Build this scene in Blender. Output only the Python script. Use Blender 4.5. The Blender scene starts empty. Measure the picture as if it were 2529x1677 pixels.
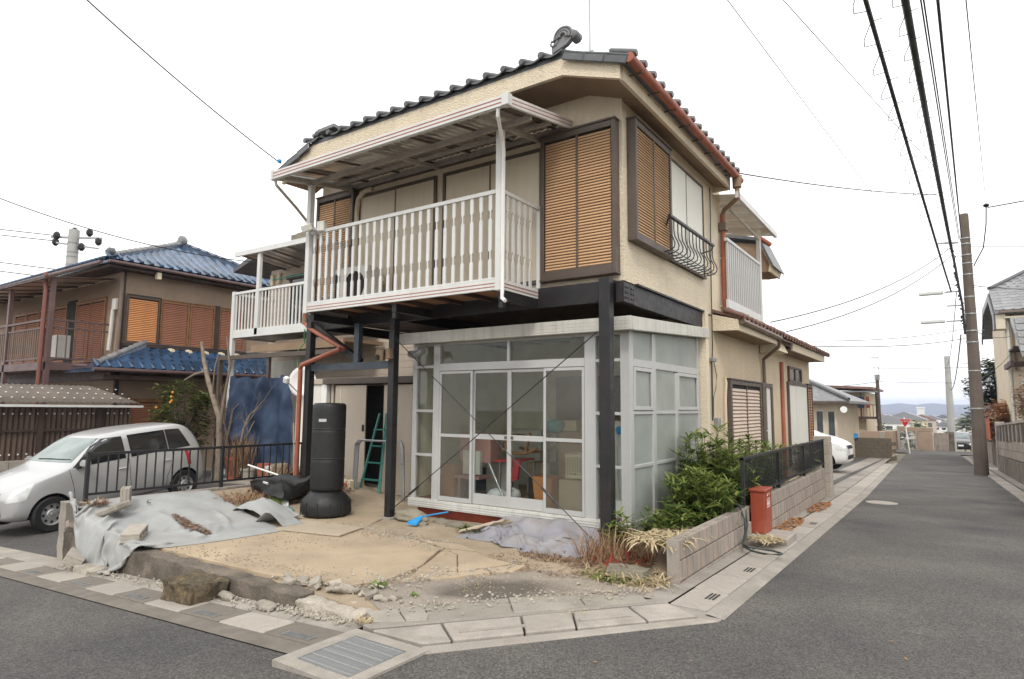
import bpy, bmesh, math, random
from mathutils import Vector, Matrix, Euler, noise as mnoise

sc = bpy.context.scene
COL = sc.collection
R = math.radians

# ------------------------------------------------------------------ camera
cam_d = bpy.data.cameras.new('camera')
cam = bpy.data.objects.new('camera', cam_d)
COL.objects.link(cam)
cam_d.sensor_width = 36.0
cam_d.lens = 36.0 * 1559.79 / 2529.0
cam_d.clip_start = 0.05
cam_d.clip_end = 6000.0
_yaw, _pitch, _roll = R(-34.531), R(6.0005), R(0.428)
_f = Vector((math.sin(_yaw) * math.cos(_pitch), math.cos(_yaw) * math.cos(_pitch), math.sin(_pitch)))
_r = Vector((math.cos(_yaw), -math.sin(_yaw), 0))
_u = _r.cross(_f)
_r2 = _r * math.cos(_roll) + _u * math.sin(_roll)
_u2 = -_r * math.sin(_roll) + _u * math.cos(_roll)
cam.matrix_world = Matrix(((_r2.x, _u2.x, -_f.x, 0), (_r2.y, _u2.y, -_f.y, 0), (_r2.z, _u2.z, -_f.z, 1.6), (0, 0, 0, 1)))
sc.camera = cam
sc.render.resolution_x, sc.render.resolution_y = 1024, 679

# ------------------------------------------------------------------ sky, sun, exposure
SUN_EL, SUN_AZ = R(48), R(150)      # azimuth clockwise from +Y: the sun stands behind the camera's right shoulder
world = bpy.data.worlds.new('World')
sc.world = world
world.use_nodes = True
wt = world.node_tree
wn, wl = wt.nodes, wt.links
wn.clear()
w_out = wn.new('ShaderNodeOutputWorld')
w_bg = wn.new('ShaderNodeBackground')
w_bg.inputs['Strength'].default_value = 0.1
w_sky = wn.new('ShaderNodeTexSky')
w_sky.sky_type = 'NISHITA'
w_sky.sun_disc = False
w_sky.sun_elevation = SUN_EL
w_sky.sun_rotation = SUN_AZ
w_sky.air_density = 1.0
w_sky.dust_density = 2.0
w_tc = wn.new('ShaderNodeTexCoord')
w_map = wn.new('ShaderNodeMapping')
w_map.inputs['Scale'].default_value = (1.0, 1.0, 3.2)
w_noise = wn.new('ShaderNodeTexNoise')
w_noise.inputs['Scale'].default_value = 2.2
w_noise.inputs['Detail'].default_value = 6.0
w_noise.inputs['Roughness'].default_value = 0.55
w_ramp = wn.new('ShaderNodeMapRange')
w_ramp.inputs['From Min'].default_value = 0.30
w_ramp.inputs['From Max'].default_value = 0.52
w_ramp.inputs['To Min'].default_value = 0.80
w_ramp.inputs['To Max'].default_value = 0.985
w_mix = wn.new('ShaderNodeMix')
w_mix.data_type = 'RGBA'
w_mix.inputs['B'].default_value = (13.2, 13.2, 13.1, 1)
wl.new(w_tc.outputs['Generated'], w_map.inputs['Vector'])
wl.new(w_map.outputs['Vector'], w_noise.inputs['Vector'])
wl.new(w_noise.outputs['Fac'], w_ramp.inputs['Value'])
wl.new(w_ramp.outputs['Result'], w_mix.inputs['Factor'])
wl.new(w_sky.outputs['Color'], w_mix.inputs['A'])
wl.new(w_mix.outputs['Result'], w_bg.inputs['Color'])
wl.new(w_bg.outputs['Background'], w_out.inputs['Surface'])

sun_d = bpy.data.lights.new('sun', 'SUN')
sun_d.energy = 1.4
sun_d.angle = R(14)
sun_d.color = (1.0, 0.95, 0.88)
sun = bpy.data.objects.new('sun', sun_d)
COL.objects.link(sun)
_sd = Vector((math.sin(SUN_AZ) * math.cos(SUN_EL), math.cos(SUN_AZ) * math.cos(SUN_EL), math.sin(SUN_EL)))
sun.rotation_euler = _sd.to_track_quat('Z', 'Y').to_euler()
sun.location = _sd * 60

sc.view_settings.view_transform = 'Standard'
sc.view_settings.look = 'None'
sc.view_settings.gamma = 1.0
sc.view_settings.use_curve_mapping = False
sc.view_settings.exposure = 0.42
try:
    sc.cycles.transparent_max_bounces = 16
    sc.cycles.max_bounces = 8
except Exception:
    pass

# ------------------------------------------------------------------ helpers
random.seed(7)
rnd = random.uniform
ORG = {}

def srgb(r, g, b, k=1.0):
    def f(c):
        c /= 255.0
        return k * (c / 12.92 if c <= .04045 else ((c + .055) / 1.055) ** 2.4)
    return (f(r), f(g), f(b))

class MB:
    """collects shapes in world coordinates and links them as one mesh object"""
    def __init__(s):
        s.v, s.f = [], []
    def add(s, vs, fs):
        n = len(s.v)
        s.v += [Vector(p) for p in vs]
        s.f += [tuple(i + n for i in q) for q in fs]
        return s
    def box(s, x0, x1, y0, y1, z0, z1):
        return s.add([(x0, y0, z0), (x1, y0, z0), (x1, y1, z0), (x0, y1, z0), (x0, y0, z1), (x1, y0, z1), (x1, y1, z1), (x0, y1, z1)],
                     [(0, 3, 2, 1), (4, 5, 6, 7), (0, 1, 5, 4), (1, 2, 6, 5), (2, 3, 7, 6), (3, 0, 4, 7)])
    def obox(s, c, sz, rot=(0, 0, 0)):
        m = Euler(rot).to_matrix()
        c = Vector(c)
        hx, hy, hz = sz[0] / 2, sz[1] / 2, sz[2] / 2
        P = [c + m @ Vector(p) for p in ((-hx, -hy, -hz), (hx, -hy, -hz), (hx, hy, -hz), (-hx, hy, -hz), (-hx, -hy, hz), (hx, -hy, hz), (hx, hy, hz), (-hx, hy, hz))]
        return s.add(P, [(0, 3, 2, 1), (4, 5, 6, 7), (0, 1, 5, 4), (1, 2, 6, 5), (2, 3, 7, 6), (3, 0, 4, 7)])
    def bar(s, p, q, w, h=None, up=(0, 0, 1)):
        h = h or w
        p, q = Vector(p), Vector(q)
        d = (q - p).normalized()
        up = Vector(up)
        if abs(d.dot(up)) > .98:
            up = Vector((0, 1, 0))
        a = d.cross(up).normalized() * w / 2
        b = a.cross(d).normalized() * h / 2
        return s.add([p - a - b, p + a - b, p + a + b, p - a + b, q - a - b, q + a - b, q + a + b, q - a + b],
                     [(0, 1, 2, 3), (7, 6, 5, 4), (0, 4, 5, 1), (1, 5, 6, 2), (2, 6, 7, 3), (3, 7, 4, 0)])
    def tube(s, pts, r, n=8, cap=True):
        pts = [Vector(p) for p in pts]
        rs = r if isinstance(r, (list, tuple)) else [r] * len(pts)
        vs, fs = [], []
        up = Vector((.13, .21, .97)).normalized()
        for i, p in enumerate(pts):
            d = (pts[min(i + 1, len(pts) - 1)] - pts[max(i - 1, 0)])
            d = d.normalized() if d.length > 1e-9 else Vector((0, 0, 1))
            if abs(d.dot(up)) > .97:
                up = Vector((.9, .3, .1)).normalized()
            a = d.cross(up).normalized()
            b = a.cross(d)
            up = b if False else up
            for k in range(n):
                t = 2 * math.pi * k / n
                vs.append(p + (a * math.cos(t) + b * math.sin(t)) * rs[i])
        for i in range(len(pts) - 1):
            for k in range(n):
                k2 = (k + 1) % n
                fs.append((i * n + k, i * n + k2, (i + 1) * n + k2, (i + 1) * n + k))
        if cap:
            fs.append(tuple(range(n - 1, -1, -1)))
            fs.append(tuple(range((len(pts) - 1) * n, len(pts) * n)))
        return s.add(vs, fs)
    def lathe(s, prof, n=20, c=(0, 0, 0), ax='z', cap=True):
        vs, fs = [], []
        c = Vector(c)
        for (r, z) in prof:
            for k in range(n):
                t = 2 * math.pi * k / n
                x, y = r * math.cos(t), r * math.sin(t)
                vs.append(c + (Vector((x, y, z)) if ax == 'z' else Vector((z, x, y)) if ax == 'x' else Vector((x, z, y))))
        m = len(prof)
        for i in range(m - 1):
            for k in range(n):
                k2 = (k + 1) % n
                fs.append((i * n + k, i * n + k2, (i + 1) * n + k2, (i + 1) * n + k))
        if cap:
            fs.append(tuple(range(n - 1, -1, -1)))
            fs.append(tuple(range((m - 1) * n, m * n)))
        return s.add(vs, fs)
    def prism(s, poly, a, b, ax='z'):
        """extrude a 2-D polygon: ax z -> poly (x,y), ax y -> poly (x,z), ax x -> poly (y,z)"""
        n = len(poly)
        def P(p, t):
            return (p[0], p[1], t) if ax == 'z' else (p[0], t, p[1]) if ax == 'y' else (t, p[0], p[1])
        vs = [P(p, a) for p in poly] + [P(p, b) for p in poly]
        fs = [tuple(range(n - 1, -1, -1)), tuple(range(n, 2 * n))] + [(i, (i + 1) % n, n + (i + 1) % n, n + i) for i in range(n)]
        return s.add(vs, fs)
    def sheet(s, nx, ny, fn):
        vs = [fn(i / nx, j / ny) for j in range(ny + 1) for i in range(nx + 1)]
        w = nx + 1
        fs = [(j * w + i, j * w + i + 1, (j + 1) * w + i + 1, (j + 1) * w + i) for j in range(ny) for i in range(nx)]
        return s.add(vs, fs)
    def slab(s, nx, ny, fn, t):
        """sheet with thickness t downwards"""
        w, h = nx + 1, ny + 1
        top = [Vector(fn(i / nx, j / ny)) for j in range(h) for i in range(w)]
        bot = [p - Vector((0, 0, t)) for p in top]
        n = len(top)
        fs = [(j * w + i, j * w + i + 1, (j + 1) * w + i + 1, (j + 1) * w + i) for j in range(ny) for i in range(nx)]
        fs += [tuple(n + k for k in reversed(q)) for q in fs]
        ring = [i for i in range(w)] + [j * w + nx for j in range(1, h)] + [ny * w + i for i in range(nx - 1, -1, -1)] + [j * w for j in range(ny - 1, 0, -1)]
        for a, b in zip(ring, ring[1:] + ring[:1]):
            fs.append((b, a, n + a, n + b))
        return s.add(top + bot, fs)
    def mesh(s, name, off=Vector((0, 0, 0)), bevel=0, smooth=None, norm=True, seg=1):
        me = bpy.data.meshes.new(name)
        me.from_pydata([p - off for p in s.v], [], s.f)
        if bevel or norm:
            bm = bmesh.new()
            bm.from_mesh(me)
            if norm:
                bmesh.ops.recalc_face_normals(bm, faces=bm.faces)
            if bevel:
                es = [e for e in bm.edges if len(e.link_faces) == 2 and e.calc_face_angle(0) > .6]
                bmesh.ops.bevel(bm, geom=es, offset=bevel, segments=seg, affect='EDGES', clamp_overlap=True)
            bm.to_mesh(me)
            bm.free()
        if smooth is not None:
            me.polygons.foreach_set('use_smooth', [True] * len(me.polygons))
            me.set_sharp_from_angle(angle=R(smooth))
        me.update()
        return me
    def build(s, name, mat, parent=None, bevel=0, smooth=None, norm=True, seg=1, kind=None, label=None):
        if parent is None:
            xs = [p.x for p in s.v]; ys = [p.y for p in s.v]; zs = [p.z for p in s.v]
            off = Vector(((min(xs) + max(xs)) / 2, (min(ys) + max(ys)) / 2, min(zs)))
        else:
            off = ORG[parent.name]
        me = s.mesh(name, off, bevel, smooth, norm, seg)
        me.materials.append(mat)
        o = bpy.data.objects.new(name, me)
        COL.objects.link(o)
        if parent is None:
            o.location = off
        else:
            o.parent = parent
        ORG[o.name] = off.copy()
        if kind:
            o['kind'] = kind
        if label:
            o['label'] = label
        return o

def thing(name, label, cat, loc=(0, 0, 0), group=None, rot=None):
    o = bpy.data.objects.new(name, None)
    o.empty_display_size = .1
    COL.objects.link(o)
    o.location = loc
    o['label'] = label
    o['category'] = cat
    if group:
        o['group'] = group
    if rot:
        o.rotation_euler = rot
        ORG[o.name] = Vector((0, 0, 0))
    else:
        ORG[o.name] = Vector(loc)
    return o

def tag(o, label, cat, group=None):
    o['label'] = label
    o['category'] = cat
    if group:
        o['group'] = group
    return o

def inst(me, name, loc, parent, rot=None, scale=None):
    o = bpy.data.objects.new(name, me)
    COL.objects.link(o)
    loc = Vector(loc)
    if parent is not None:
        o.parent = parent
        o.location = loc - ORG[parent.name]
    else:
        o.location = loc
    if rot:
        o.rotation_euler = rot
    if scale:
        o.scale = scale if isinstance(scale, (list, tuple)) else (scale,) * 3
    ORG[o.name] = loc.copy()
    return o

def copy_tree(o, parent=None, loc=None, label=None):
    c = o.copy()
    COL.objects.link(c)
    c.parent = parent
    if loc is not None:
        c.location = loc
    if label:
        c['label'] = label
    for ch in list(o.children):
        copy_tree(ch, c)
    return c

def with_mat(me, m):
    me.materials.append(m)
    return me

def fbm(x, y, z=0.0, o=4):
    return mnoise.fractal(Vector((x, y, z)), 1.0, 2.0, o)

# ------------------------------------------------------------------ materials
def M(name, col, rough=.75, var=.14, scale=3.0, fine=.10, fscale=70.0, bump=0.0, bscale=60.0, metal=0.0, spec=.4, rnd_v=0.0, col2=None, streak=0.0, streak_col=None, stain=None, stain_amt=0.0, stain_scale=1.2, coat=0.0):
    m = bpy.data.materials.new(name)
    m.use_nodes = True
    nt = m.node_tree
    N, L = nt.nodes, nt.links
    p = N['Principled BSDF']
    tc = N.new('ShaderNodeTexCoord')
    co = tc.outputs['Object']
    def noise(sc_, det=5.0, vec=None, rg=.55):
        n = N.new('ShaderNodeTexNoise')
        n.inputs['Scale'].default_value = sc_
        n.inputs['Detail'].default_value = det
        n.inputs['Roughness'].default_value = rg
        L.new(vec or co, n.inputs['Vector'])
        return n.outputs['Fac']
    def mix(f, a, b, mode='MIX'):
        x = N.new('ShaderNodeMix')
        x.data_type = 'RGBA'
        x.blend_type = mode
        for s_, v in (('Factor', f), ('A', a), ('B', b)):
            if hasattr(v, 'is_linked'):
                L.new(v, x.inputs[s_])
            elif s_ == 'Factor':
                x.inputs[s_].default_value = v
            else:
                x.inputs[s_].default_value = (*v[:3], 1)
        return x.outputs['Result']
    def rng(v, a, b, c=0.0, d=1.0):
        x = N.new('ShaderNodeMapRange')
        x.inputs['From Min'].default_value = a
        x.inputs['From Max'].default_value = b
        x.inputs['To Min'].default_value = c
        x.inputs['To Max'].default_value = d
        L.new(v, x.inputs['Value'])
        return x.outputs['Result']
    c1 = tuple(c * (1 - var) for c in col)
    c2 = col2 or tuple(min(1, c * (1 + var)) for c in col)
    out = mix(rng(noise(scale), .32, .68), c1, c2)
    if fine:
        v = rng(noise(fscale, 3.0), .3, .7, 1 - fine, 1 + fine)
        cb = N.new('ShaderNodeCombineColor')
        for i in range(3):
            L.new(v, cb.inputs[i])
        out = mix(1.0, out, cb.outputs[0], 'MULTIPLY')
    if streak:
        mp = N.new('ShaderNodeMapping')
        mp.inputs['Scale'].default_value = (9, 9, .5)
        L.new(co, mp.inputs['Vector'])
        out = mix(rng(noise(1.6, 5.0, mp.outputs['Vector']), .48, .74, 0, streak), out, streak_col or tuple(c * .35 for c in col))
    if stain:
        out = mix(rng(noise(stain_scale, 7.0, None, .65), .46, .66, 0, stain_amt), out, stain)
    if rnd_v:
        oi = N.new('ShaderNodeObjectInfo')
        v = rng(oi.outputs['Random'], 0, 1, 1 - rnd_v, 1 + rnd_v)
        cb = N.new('ShaderNodeCombineColor')
        for i in range(3):
            L.new(v, cb.inputs[i])
        out = mix(1.0, out, cb.outputs[0], 'MULTIPLY')
    L.new(out, p.inputs['Base Color'])
    rr = rng(noise(scale * 3), .3, .7, max(.02, rough - .1), min(1, rough + .1))
    L.new(rr, p.inputs['Roughness'])
    p.inputs['Metallic'].default_value = metal
    p.inputs['Specular IOR Level'].default_value = spec
    if coat:
        p.inputs['Coat Weight'].default_value = coat
        p.inputs['Coat Roughness'].default_value = .08
    if bump:
        b = N.new('ShaderNodeBump')
        b.inputs['Strength'].default_value = min(1, bump)
        b.inputs['Distance'].default_value = .01
        L.new(noise(bscale, 4.0), b.inputs['Height'])
        L.new(b.outputs['Normal'], p.inputs['Normal'])
    return m

def glass(name, tint=(.9, .95, .95), refl=.10, haze=0.0, haze_col=(.55, .58, .55), rough=.02):
    """thin architectural pane: see-through, mirror film, optional frosting that scatters light"""
    m = bpy.data.materials.new(name)
    m.use_nodes = True
    nt = m.node_tree
    N, L = nt.nodes, nt.links
    N.clear()
    out = N.new('ShaderNodeOutputMaterial')
    tr = N.new('ShaderNodeBsdfTransparent')
    tr.inputs['Color'].default_value = (*tint, 1)
    gl = N.new('ShaderNodeBsdfGlossy')
    gl.inputs['Roughness'].default_value = rough
    base = tr.outputs[0]
    if haze:
        di = N.new('ShaderNodeBsdfDiffuse')
        di.inputs['Color'].default_value = (*haze_col, 1)
        tl = N.new('ShaderNodeBsdfTranslucent')
        tl.inputs['Color'].default_value = (*haze_col, 1)
        mm = N.new('ShaderNodeMixShader')
        mm.inputs[0].default_value = .5
        L.new(di.outputs[0], mm.inputs[1]); L.new(tl.outputs[0], mm.inputs[2])
        nz = N.new('ShaderNodeTexNoise'); nz.inputs['Scale'].default_value = 2.5; nz.inputs['Detail'].default_value = 5
        tc = N.new('ShaderNodeTexCoord'); L.new(tc.outputs['Object'], nz.inputs['Vector'])
        mr = N.new('ShaderNodeMapRange')
        mr.inputs['From Min'].default_value = .3; mr.inputs['From Max'].default_value = .7
        mr.inputs['To Min'].default_value = max(0, haze - .06); mr.inputs['To Max'].default_value = min(1, haze + .06)
        L.new(nz.outputs['Fac'], mr.inputs['Value'])
        m2 = N.new('ShaderNodeMixShader')
        L.new(mr.outputs['Result'], m2.inputs[0])
        L.new(base, m2.inputs[1]); L.new(mm.outputs[0], m2.inputs[2])
        base = m2.outputs[0]
    fr = N.new('ShaderNodeFresnel'); fr.inputs['IOR'].default_value = 1.22
    ma = N.new('ShaderNodeMath'); ma.operation = 'MULTIPLY_ADD'
    ma.inputs[1].default_value = 1.0; ma.inputs[2].default_value = refl * .1
    L.new(fr.outputs[0], ma.inputs[0])
    mx = N.new('ShaderNodeMixShader')
    L.new(ma.outputs[0], mx.inputs[0]); L.new(base, mx.inputs[1]); L.new(gl.outputs[0], mx.inputs[2])
    L.new(mx.outputs[0], out.inputs['Surface'])
    return m

def paint_mat(name, col, rough, metal):
    m = bpy.data.materials.new(name); m.use_nodes = True
    N, L = m.node_tree.nodes, m.node_tree.links
    p = N['Principled BSDF']
    tc = N.new('ShaderNodeTexCoord'); n = N.new('ShaderNodeTexNoise'); n.inputs['Scale'].default_value = 1.5
    L.new(tc.outputs['Object'], n.inputs['Vector'])
    r = N.new('ShaderNodeMix'); r.data_type = 'RGBA'
    r.inputs['A'].default_value = (*[c * .97 for c in col], 1); r.inputs['B'].default_value = (*[min(1, c * 1.03) for c in col], 1)
    L.new(n.outputs['Fac'], r.inputs['Factor']); L.new(r.outputs['Result'], p.inputs['Base Color'])
    p.inputs['Roughness'].default_value = rough; p.inputs['Metallic'].default_value = metal
    p.inputs['Coat Weight'].default_value = .6; p.inputs['Coat Roughness'].default_value = .06
    return m

def leafmat(name, col, col2, rough=.5, trans=.25):
    m = bpy.data.materials.new(name)
    m.use_nodes = True
    nt = m.node_tree
    N, L = nt.nodes, nt.links
    p = N['Principled BSDF']
    g = N.new('ShaderNodeNewGeometry')
    r = N.new('ShaderNodeMix'); r.data_type = 'RGBA'
    r.inputs['A'].default_value = (*col, 1); r.inputs['B'].default_value = (*col2, 1)
    L.new(g.outputs['Random Per Island'], r.inputs['Factor'])
    L.new(r.outputs['Result'], p.inputs['Base Color'])
    p.inputs['Roughness'].default_value = rough
    p.inputs['Specular IOR Level'].default_value = .35
    tl = N.new('ShaderNodeBsdfTranslucent')
    L.new(r.outputs['Result'], tl.inputs['Color'])
    mx = N.new('ShaderNodeMixShader'); mx.inputs[0].default_value = trans
    L.new(p.outputs[0], mx.inputs[1]); L.new(tl.outputs[0], mx.inputs[2])
    L.new(mx.outputs[0], N['Material Output'].inputs['Surface'])
    return m

def asphalt_mat(name, base, warm):
    m = M(name, base, rough=.92, var=.10, scale=.7, fine=.16, fscale=45, col2=warm, spec=.25)
    nt = m.node_tree
    N, L = nt.nodes, nt.links
    p = N['Principled BSDF']
    tc = N.new('ShaderNodeTexCoord')
    v = N.new('ShaderNodeTexVoronoi'); v.inputs['Scale'].default_value = 110
    L.new(tc.outputs['Object'], v.inputs['Vector'])
    # single aggregate stones are lighter or darker than the binder
    sep = N.new('ShaderNodeSeparateColor'); L.new(v.outputs['Color'], sep.inputs[0])
    mr = N.new('ShaderNodeMapRange')
    mr.inputs['From Min'].default_value = 0; mr.inputs['From Max'].default_value = 1
    mr.inputs['To Min'].default_value = .55; mr.inputs['To Max'].default_value = 1.5
    L.new(sep.outputs[0], mr.inputs['Value'])
    cb = N.new('ShaderNodeCombineColor')
    for i in range(3): L.new(mr.outputs['Result'], cb.inputs[i])
    src = p.inputs['Base Color'].links[0].from_socket
    x = N.new('ShaderNodeMix'); x.data_type = 'RGBA'; x.blend_type = 'MULTIPLY'; x.inputs['Factor'].default_value = 1
    L.new(src, x.inputs['A']); L.new(cb.outputs[0], x.inputs['B'])
    L.new(x.outputs['Result'], p.inputs['Base Color'])
    b = N.new('ShaderNodeBump'); b.inputs['Strength'].default_value = .7; b.inputs['Distance'].default_value = .006
    L.new(v.outputs['Distance'], b.inputs['Height']); L.new(b.outputs['Normal'], p.inputs['Normal'])
    return m

def stucco_mat(name, col, **k):
    m = M(name, col, rough=.9, var=.07, scale=1.4, fine=.08, fscale=120, spec=.2, streak=.22, streak_col=tuple(c * .62 for c in col), **k)
    nt = m.node_tree
    N, L = nt.nodes, nt.links
    p = N['Principled BSDF']
    tc = N.new('ShaderNodeTexCoord')
    n = N.new('ShaderNodeTexNoise'); n.inputs['Scale'].default_value = 42; n.inputs['Detail'].default_value = 3
    L.new(tc.outputs['Object'], n.inputs['Vector'])
    v = N.new('ShaderNodeTexVoronoi'); v.inputs['Scale'].default_value = 60; v.feature = 'SMOOTH_F1'
    L.new(tc.outputs['Object'], v.inputs['Vector'])
    ad = N.new('ShaderNodeMath'); ad.operation = 'ADD'
    L.new(n.outputs['Fac'], ad.inputs[0]); L.new(v.outputs['Distance'], ad.inputs[1])
    b = N.new('ShaderNodeBump'); b.inputs['Strength'].default_value = .8; b.inputs['Distance'].default_value = .012
    L.new(ad.outputs[0], b.inputs['Height']); L.new(b.outputs['Normal'], p.inputs['Normal'])
    return m

K = {}
K['asphalt'] = asphalt_mat('asphalt', (.076, .074, .072), (.118, .108, .098))
K['asphalt_dark'] = asphalt_mat('asphalt_dark', (.082, .076, .074), (.10, .094, .088))
K['concrete'] = M('concrete', (.30, .27, .235), rough=.9, var=.16, scale=2.2, fine=.16, fscale=90, bump=.35, bscale=140, stain=(.16, .14, .115), stain_amt=.5, rnd_v=.12)
K['cover_pale'] = M('cover_pale', (.34, .305, .265), rough=.9, var=.14, scale=5, fine=.15, fscale=110, bump=.25, bscale=160, stain=(.2, .18, .15), stain_amt=.4, stain_scale=4, rnd_v=.10)
K['cover_dark'] = M('cover_dark', (.175, .152, .128), rough=.92, var=.16, scale=5, fine=.15, fscale=110, bump=.25, bscale=160, stain=(.10, .085, .07), stain_amt=.4, stain_scale=4, rnd_v=.10)
K['pad'] = M('pad', (.40, .315, .215), rough=.92, var=.12, scale=.9, fine=.10, fscale=60, bump=.3, bscale=90, col2=(.46, .36, .25), stain=(.27, .215, .15), stain_amt=.65, stain_scale=1.1)
K['slab'] = M('slab', (.31, .285, .24), rough=.92, var=.15, scale=2.2, fine=.14, fscale=90, bump=.35, bscale=110, stain=(.16, .13, .10), stain_amt=.5, stain_scale=1.6, rnd_v=.10)
K['mossy'] = M('mossy', (.15, .125, .098), rough=.95, var=.3, scale=3, fine=.3, fscale=60, bump=.8, bscale=50, stain=(.055, .045, .035), stain_amt=.85, stain_scale=2.5)
K['dirt'] = M('dirt', (.36, .28, .19), rough=.97, var=.2, scale=2.2, fine=.3, fscale=85, bump=.9, bscale=70, col2=(.42, .34, .245), stain=(.27, .205, .14), stain_amt=.4, stain_scale=1.0)
K['gravel'] = M('gravel', (.30, .26, .215), rough=.97, var=.16, scale=1.5, fine=.42, fscale=110, bump=1.0, bscale=120)
def add_spot(m, centre, rad, col, amt=.75):
    nt = m.node_tree; N, L = nt.nodes, nt.links; p = N['Principled BSDF']
    tc = N.new('ShaderNodeTexCoord'); mp = N.new('ShaderNodeMapping'); mp.vector_type = 'TEXTURE'
    mp.inputs['Location'].default_value = centre; mp.inputs['Scale'].default_value = rad; mp.inputs['Rotation'].default_value = (0, 0, .75)
    nz = N.new('ShaderNodeTexNoise'); nz.inputs['Scale'].default_value = 2.2; nz.inputs['Detail'].default_value = 5
    L.new(tc.outputs['Object'], nz.inputs['Vector']); L.new(tc.outputs['Object'], mp.inputs['Vector'])
    gr = N.new('ShaderNodeTexGradient'); gr.gradient_type = 'SPHERICAL'; L.new(mp.outputs['Vector'], gr.inputs['Vector'])
    ad = N.new('ShaderNodeMath'); ad.operation = 'MULTIPLY_ADD'; ad.inputs[1].default_value = 1.1; L.new(nz.outputs['Fac'], ad.inputs[0])
    sb_ = N.new('ShaderNodeMath'); sb_.operation = 'SUBTRACT'; sb_.inputs[1].default_value = .55; L.new(gr.outputs['Fac'], sb_.inputs[0]); L.new(sb_.outputs[0], ad.inputs[2])
    mr = N.new('ShaderNodeMapRange'); mr.inputs['From Min'].default_value = .12; mr.inputs['From Max'].default_value = .5; mr.inputs['To Max'].default_value = amt; L.new(ad.outputs[0], mr.inputs['Value'])
    src = p.inputs['Base Color'].links[0].from_socket
    x = N.new('ShaderNodeMix'); x.data_type = 'RGBA'; L.new(mr.outputs['Result'], x.inputs['Factor']); L.new(src, x.inputs['A']); x.inputs['B'].default_value = (*col, 1)
    L.new(x.outputs['Result'], p.inputs['Base Color'])
K['block'] = M('block', (.295, .255, .215), rough=.93, var=.16, scale=4, fine=.18, fscale=110, bump=.5, bscale=130, streak=.75, streak_col=(.085, .068, .055), stain=(.31, .20, .145), stain_amt=.35, stain_scale=2.0, rnd_v=.10)
K['block_pale'] = M('block_pale', (.37, .335, .285), rough=.93, var=.15, scale=5, fine=.18, fscale=100, bump=.5, bscale=130, stain=(.26, .21, .16), stain_amt=.5, stain_scale=4, rnd_v=.06)
K['stucco'] = stucco_mat('stucco', (.66, .57, .435))
K['stucco_warm'] = stucco_mat('stucco_warm', (.58, .475, .34))
K['fascia'] = stucco_mat('fascia', (.66, .57, .43))
K['soffit'] = M('soffit', (.25, .175, .115), rough=.9, var=.12, scale=2, fine=.1, bump=.4, bscale=80)
K['panel'] = M('panel', (.60, .53, .41), rough=.55, var=.04, scale=1.2, fine=.03, streak=.12)
K['panel_white'] = M('panel_white', (.66, .64, .57), rough=.5, var=.04, scale=1.2, fine=.03, streak=.10)
K['alu'] = M('alu', (.44, .44, .43), rough=.42, var=.05, scale=2, fine=.04, metal=.15, spec=.5, streak=.16, streak_col=(.38, .35, .31), rnd_v=.03)
K['alu_white'] = M('alu_white', (.60, .60, .58), rough=.45, var=.05, scale=2.5, fine=.04, spec=.5, streak=.2, streak_col=(.42, .39, .34), rnd_v=.04)
K['alu_dirty'] = M('alu_dirty', (.52, .505, .455), rough=.5, var=.1, scale=2.5, fine=.06, spec=.5, streak=.45, streak_col=(.24, .20, .16))
K['red_line'] = M('red_line', (.36, .12, .075), rough=.6, var=.1)
K['bronze'] = M('bronze', (.085, .062, .047), rough=.5, var=.12, scale=3, fine=.08, spec=.5, rnd_v=.05)
K['bronze_pale'] = M('bronze_pale', (.16, .115, .085), rough=.5, var=.12, scale=3, fine=.08, spec=.5)  # a paler brown than the plain bronze
K['slat'] = M('slat', (.52, .33, .185), rough=.5, var=.08, scale=3, fine=.06, spec=.45, rnd_v=.06)
K['slat_brown'] = M('slat_brown', (.40, .185, .09), rough=.55, var=.12, scale=3, fine=.06, rnd_v=.06)
K['black_steel'] = M('black_steel', (.011, .011, .012), rough=.5, var=.3, scale=4, fine=.2, spec=.45, stain=(.10, .03, .02), stain_amt=.10, stain_scale=5)
K['blue_steel'] = M('blue_steel', (.045, .06, .075), rough=.5, var=.25, scale=4, fine=.2, spec=.45)
K['black_rail'] = M('black_rail', (.016, .016, .018), rough=.45, var=.2, scale=6, spec=.5)
K['rust_pipe'] = M('rust_pipe', (.33, .095, .05), rough=.5, var=.2, scale=5, fine=.12, spec=.45, stain=(.20, .09, .06), stain_amt=.5, stain_scale=6)
K['tile'] = M('tile', (.085, .088, .092), rough=.42, var=.25, scale=8, fine=.12, spec=.5, rnd_v=.18)
K['tile_red'] = M('tile_red', (.16, .085, .065), rough=.6, var=.25, scale=8, fine=.15, rnd_v=.25)
K['tile_blue'] = M('tile_blue', (.028, .095, .21), rough=.2, var=.3, scale=9, fine=.1, spec=.6, rnd_v=.35, col2=(.04, .055, .08))
K['tile_grey'] = M('tile_grey', (.20, .20, .205), rough=.5, var=.2, scale=6, fine=.12, rnd_v=.18)
K['white_paint'] = M('white_paint', (.78, .77, .74), rough=.5, var=.05, scale=3, fine=.03)
K['cream_metal'] = M('cream_metal', (.70, .68, .60), rough=.5, var=.05, scale=3, fine=.03, streak=.15)
K['shed_door'] = M('shed_door', (.46, .39, .31), rough=.5, var=.06, scale=2, fine=.03)
K['dark'] = M('dark', (.02, .019, .018), rough=.8, var=.2)
K['clear_glass'] = glass('clear_glass', (.95, .97, .95), .10)
K['screen_glass'] = glass('screen_glass', (.88, .89, .86), .06, haze=.16, haze_col=(.50, .50, .45), rough=.1)
K['frost_glass'] = glass('frost_glass', (.85, .92, .88), .12, haze=.62, haze_col=(.78, .82, .77), rough=.16)
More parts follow.
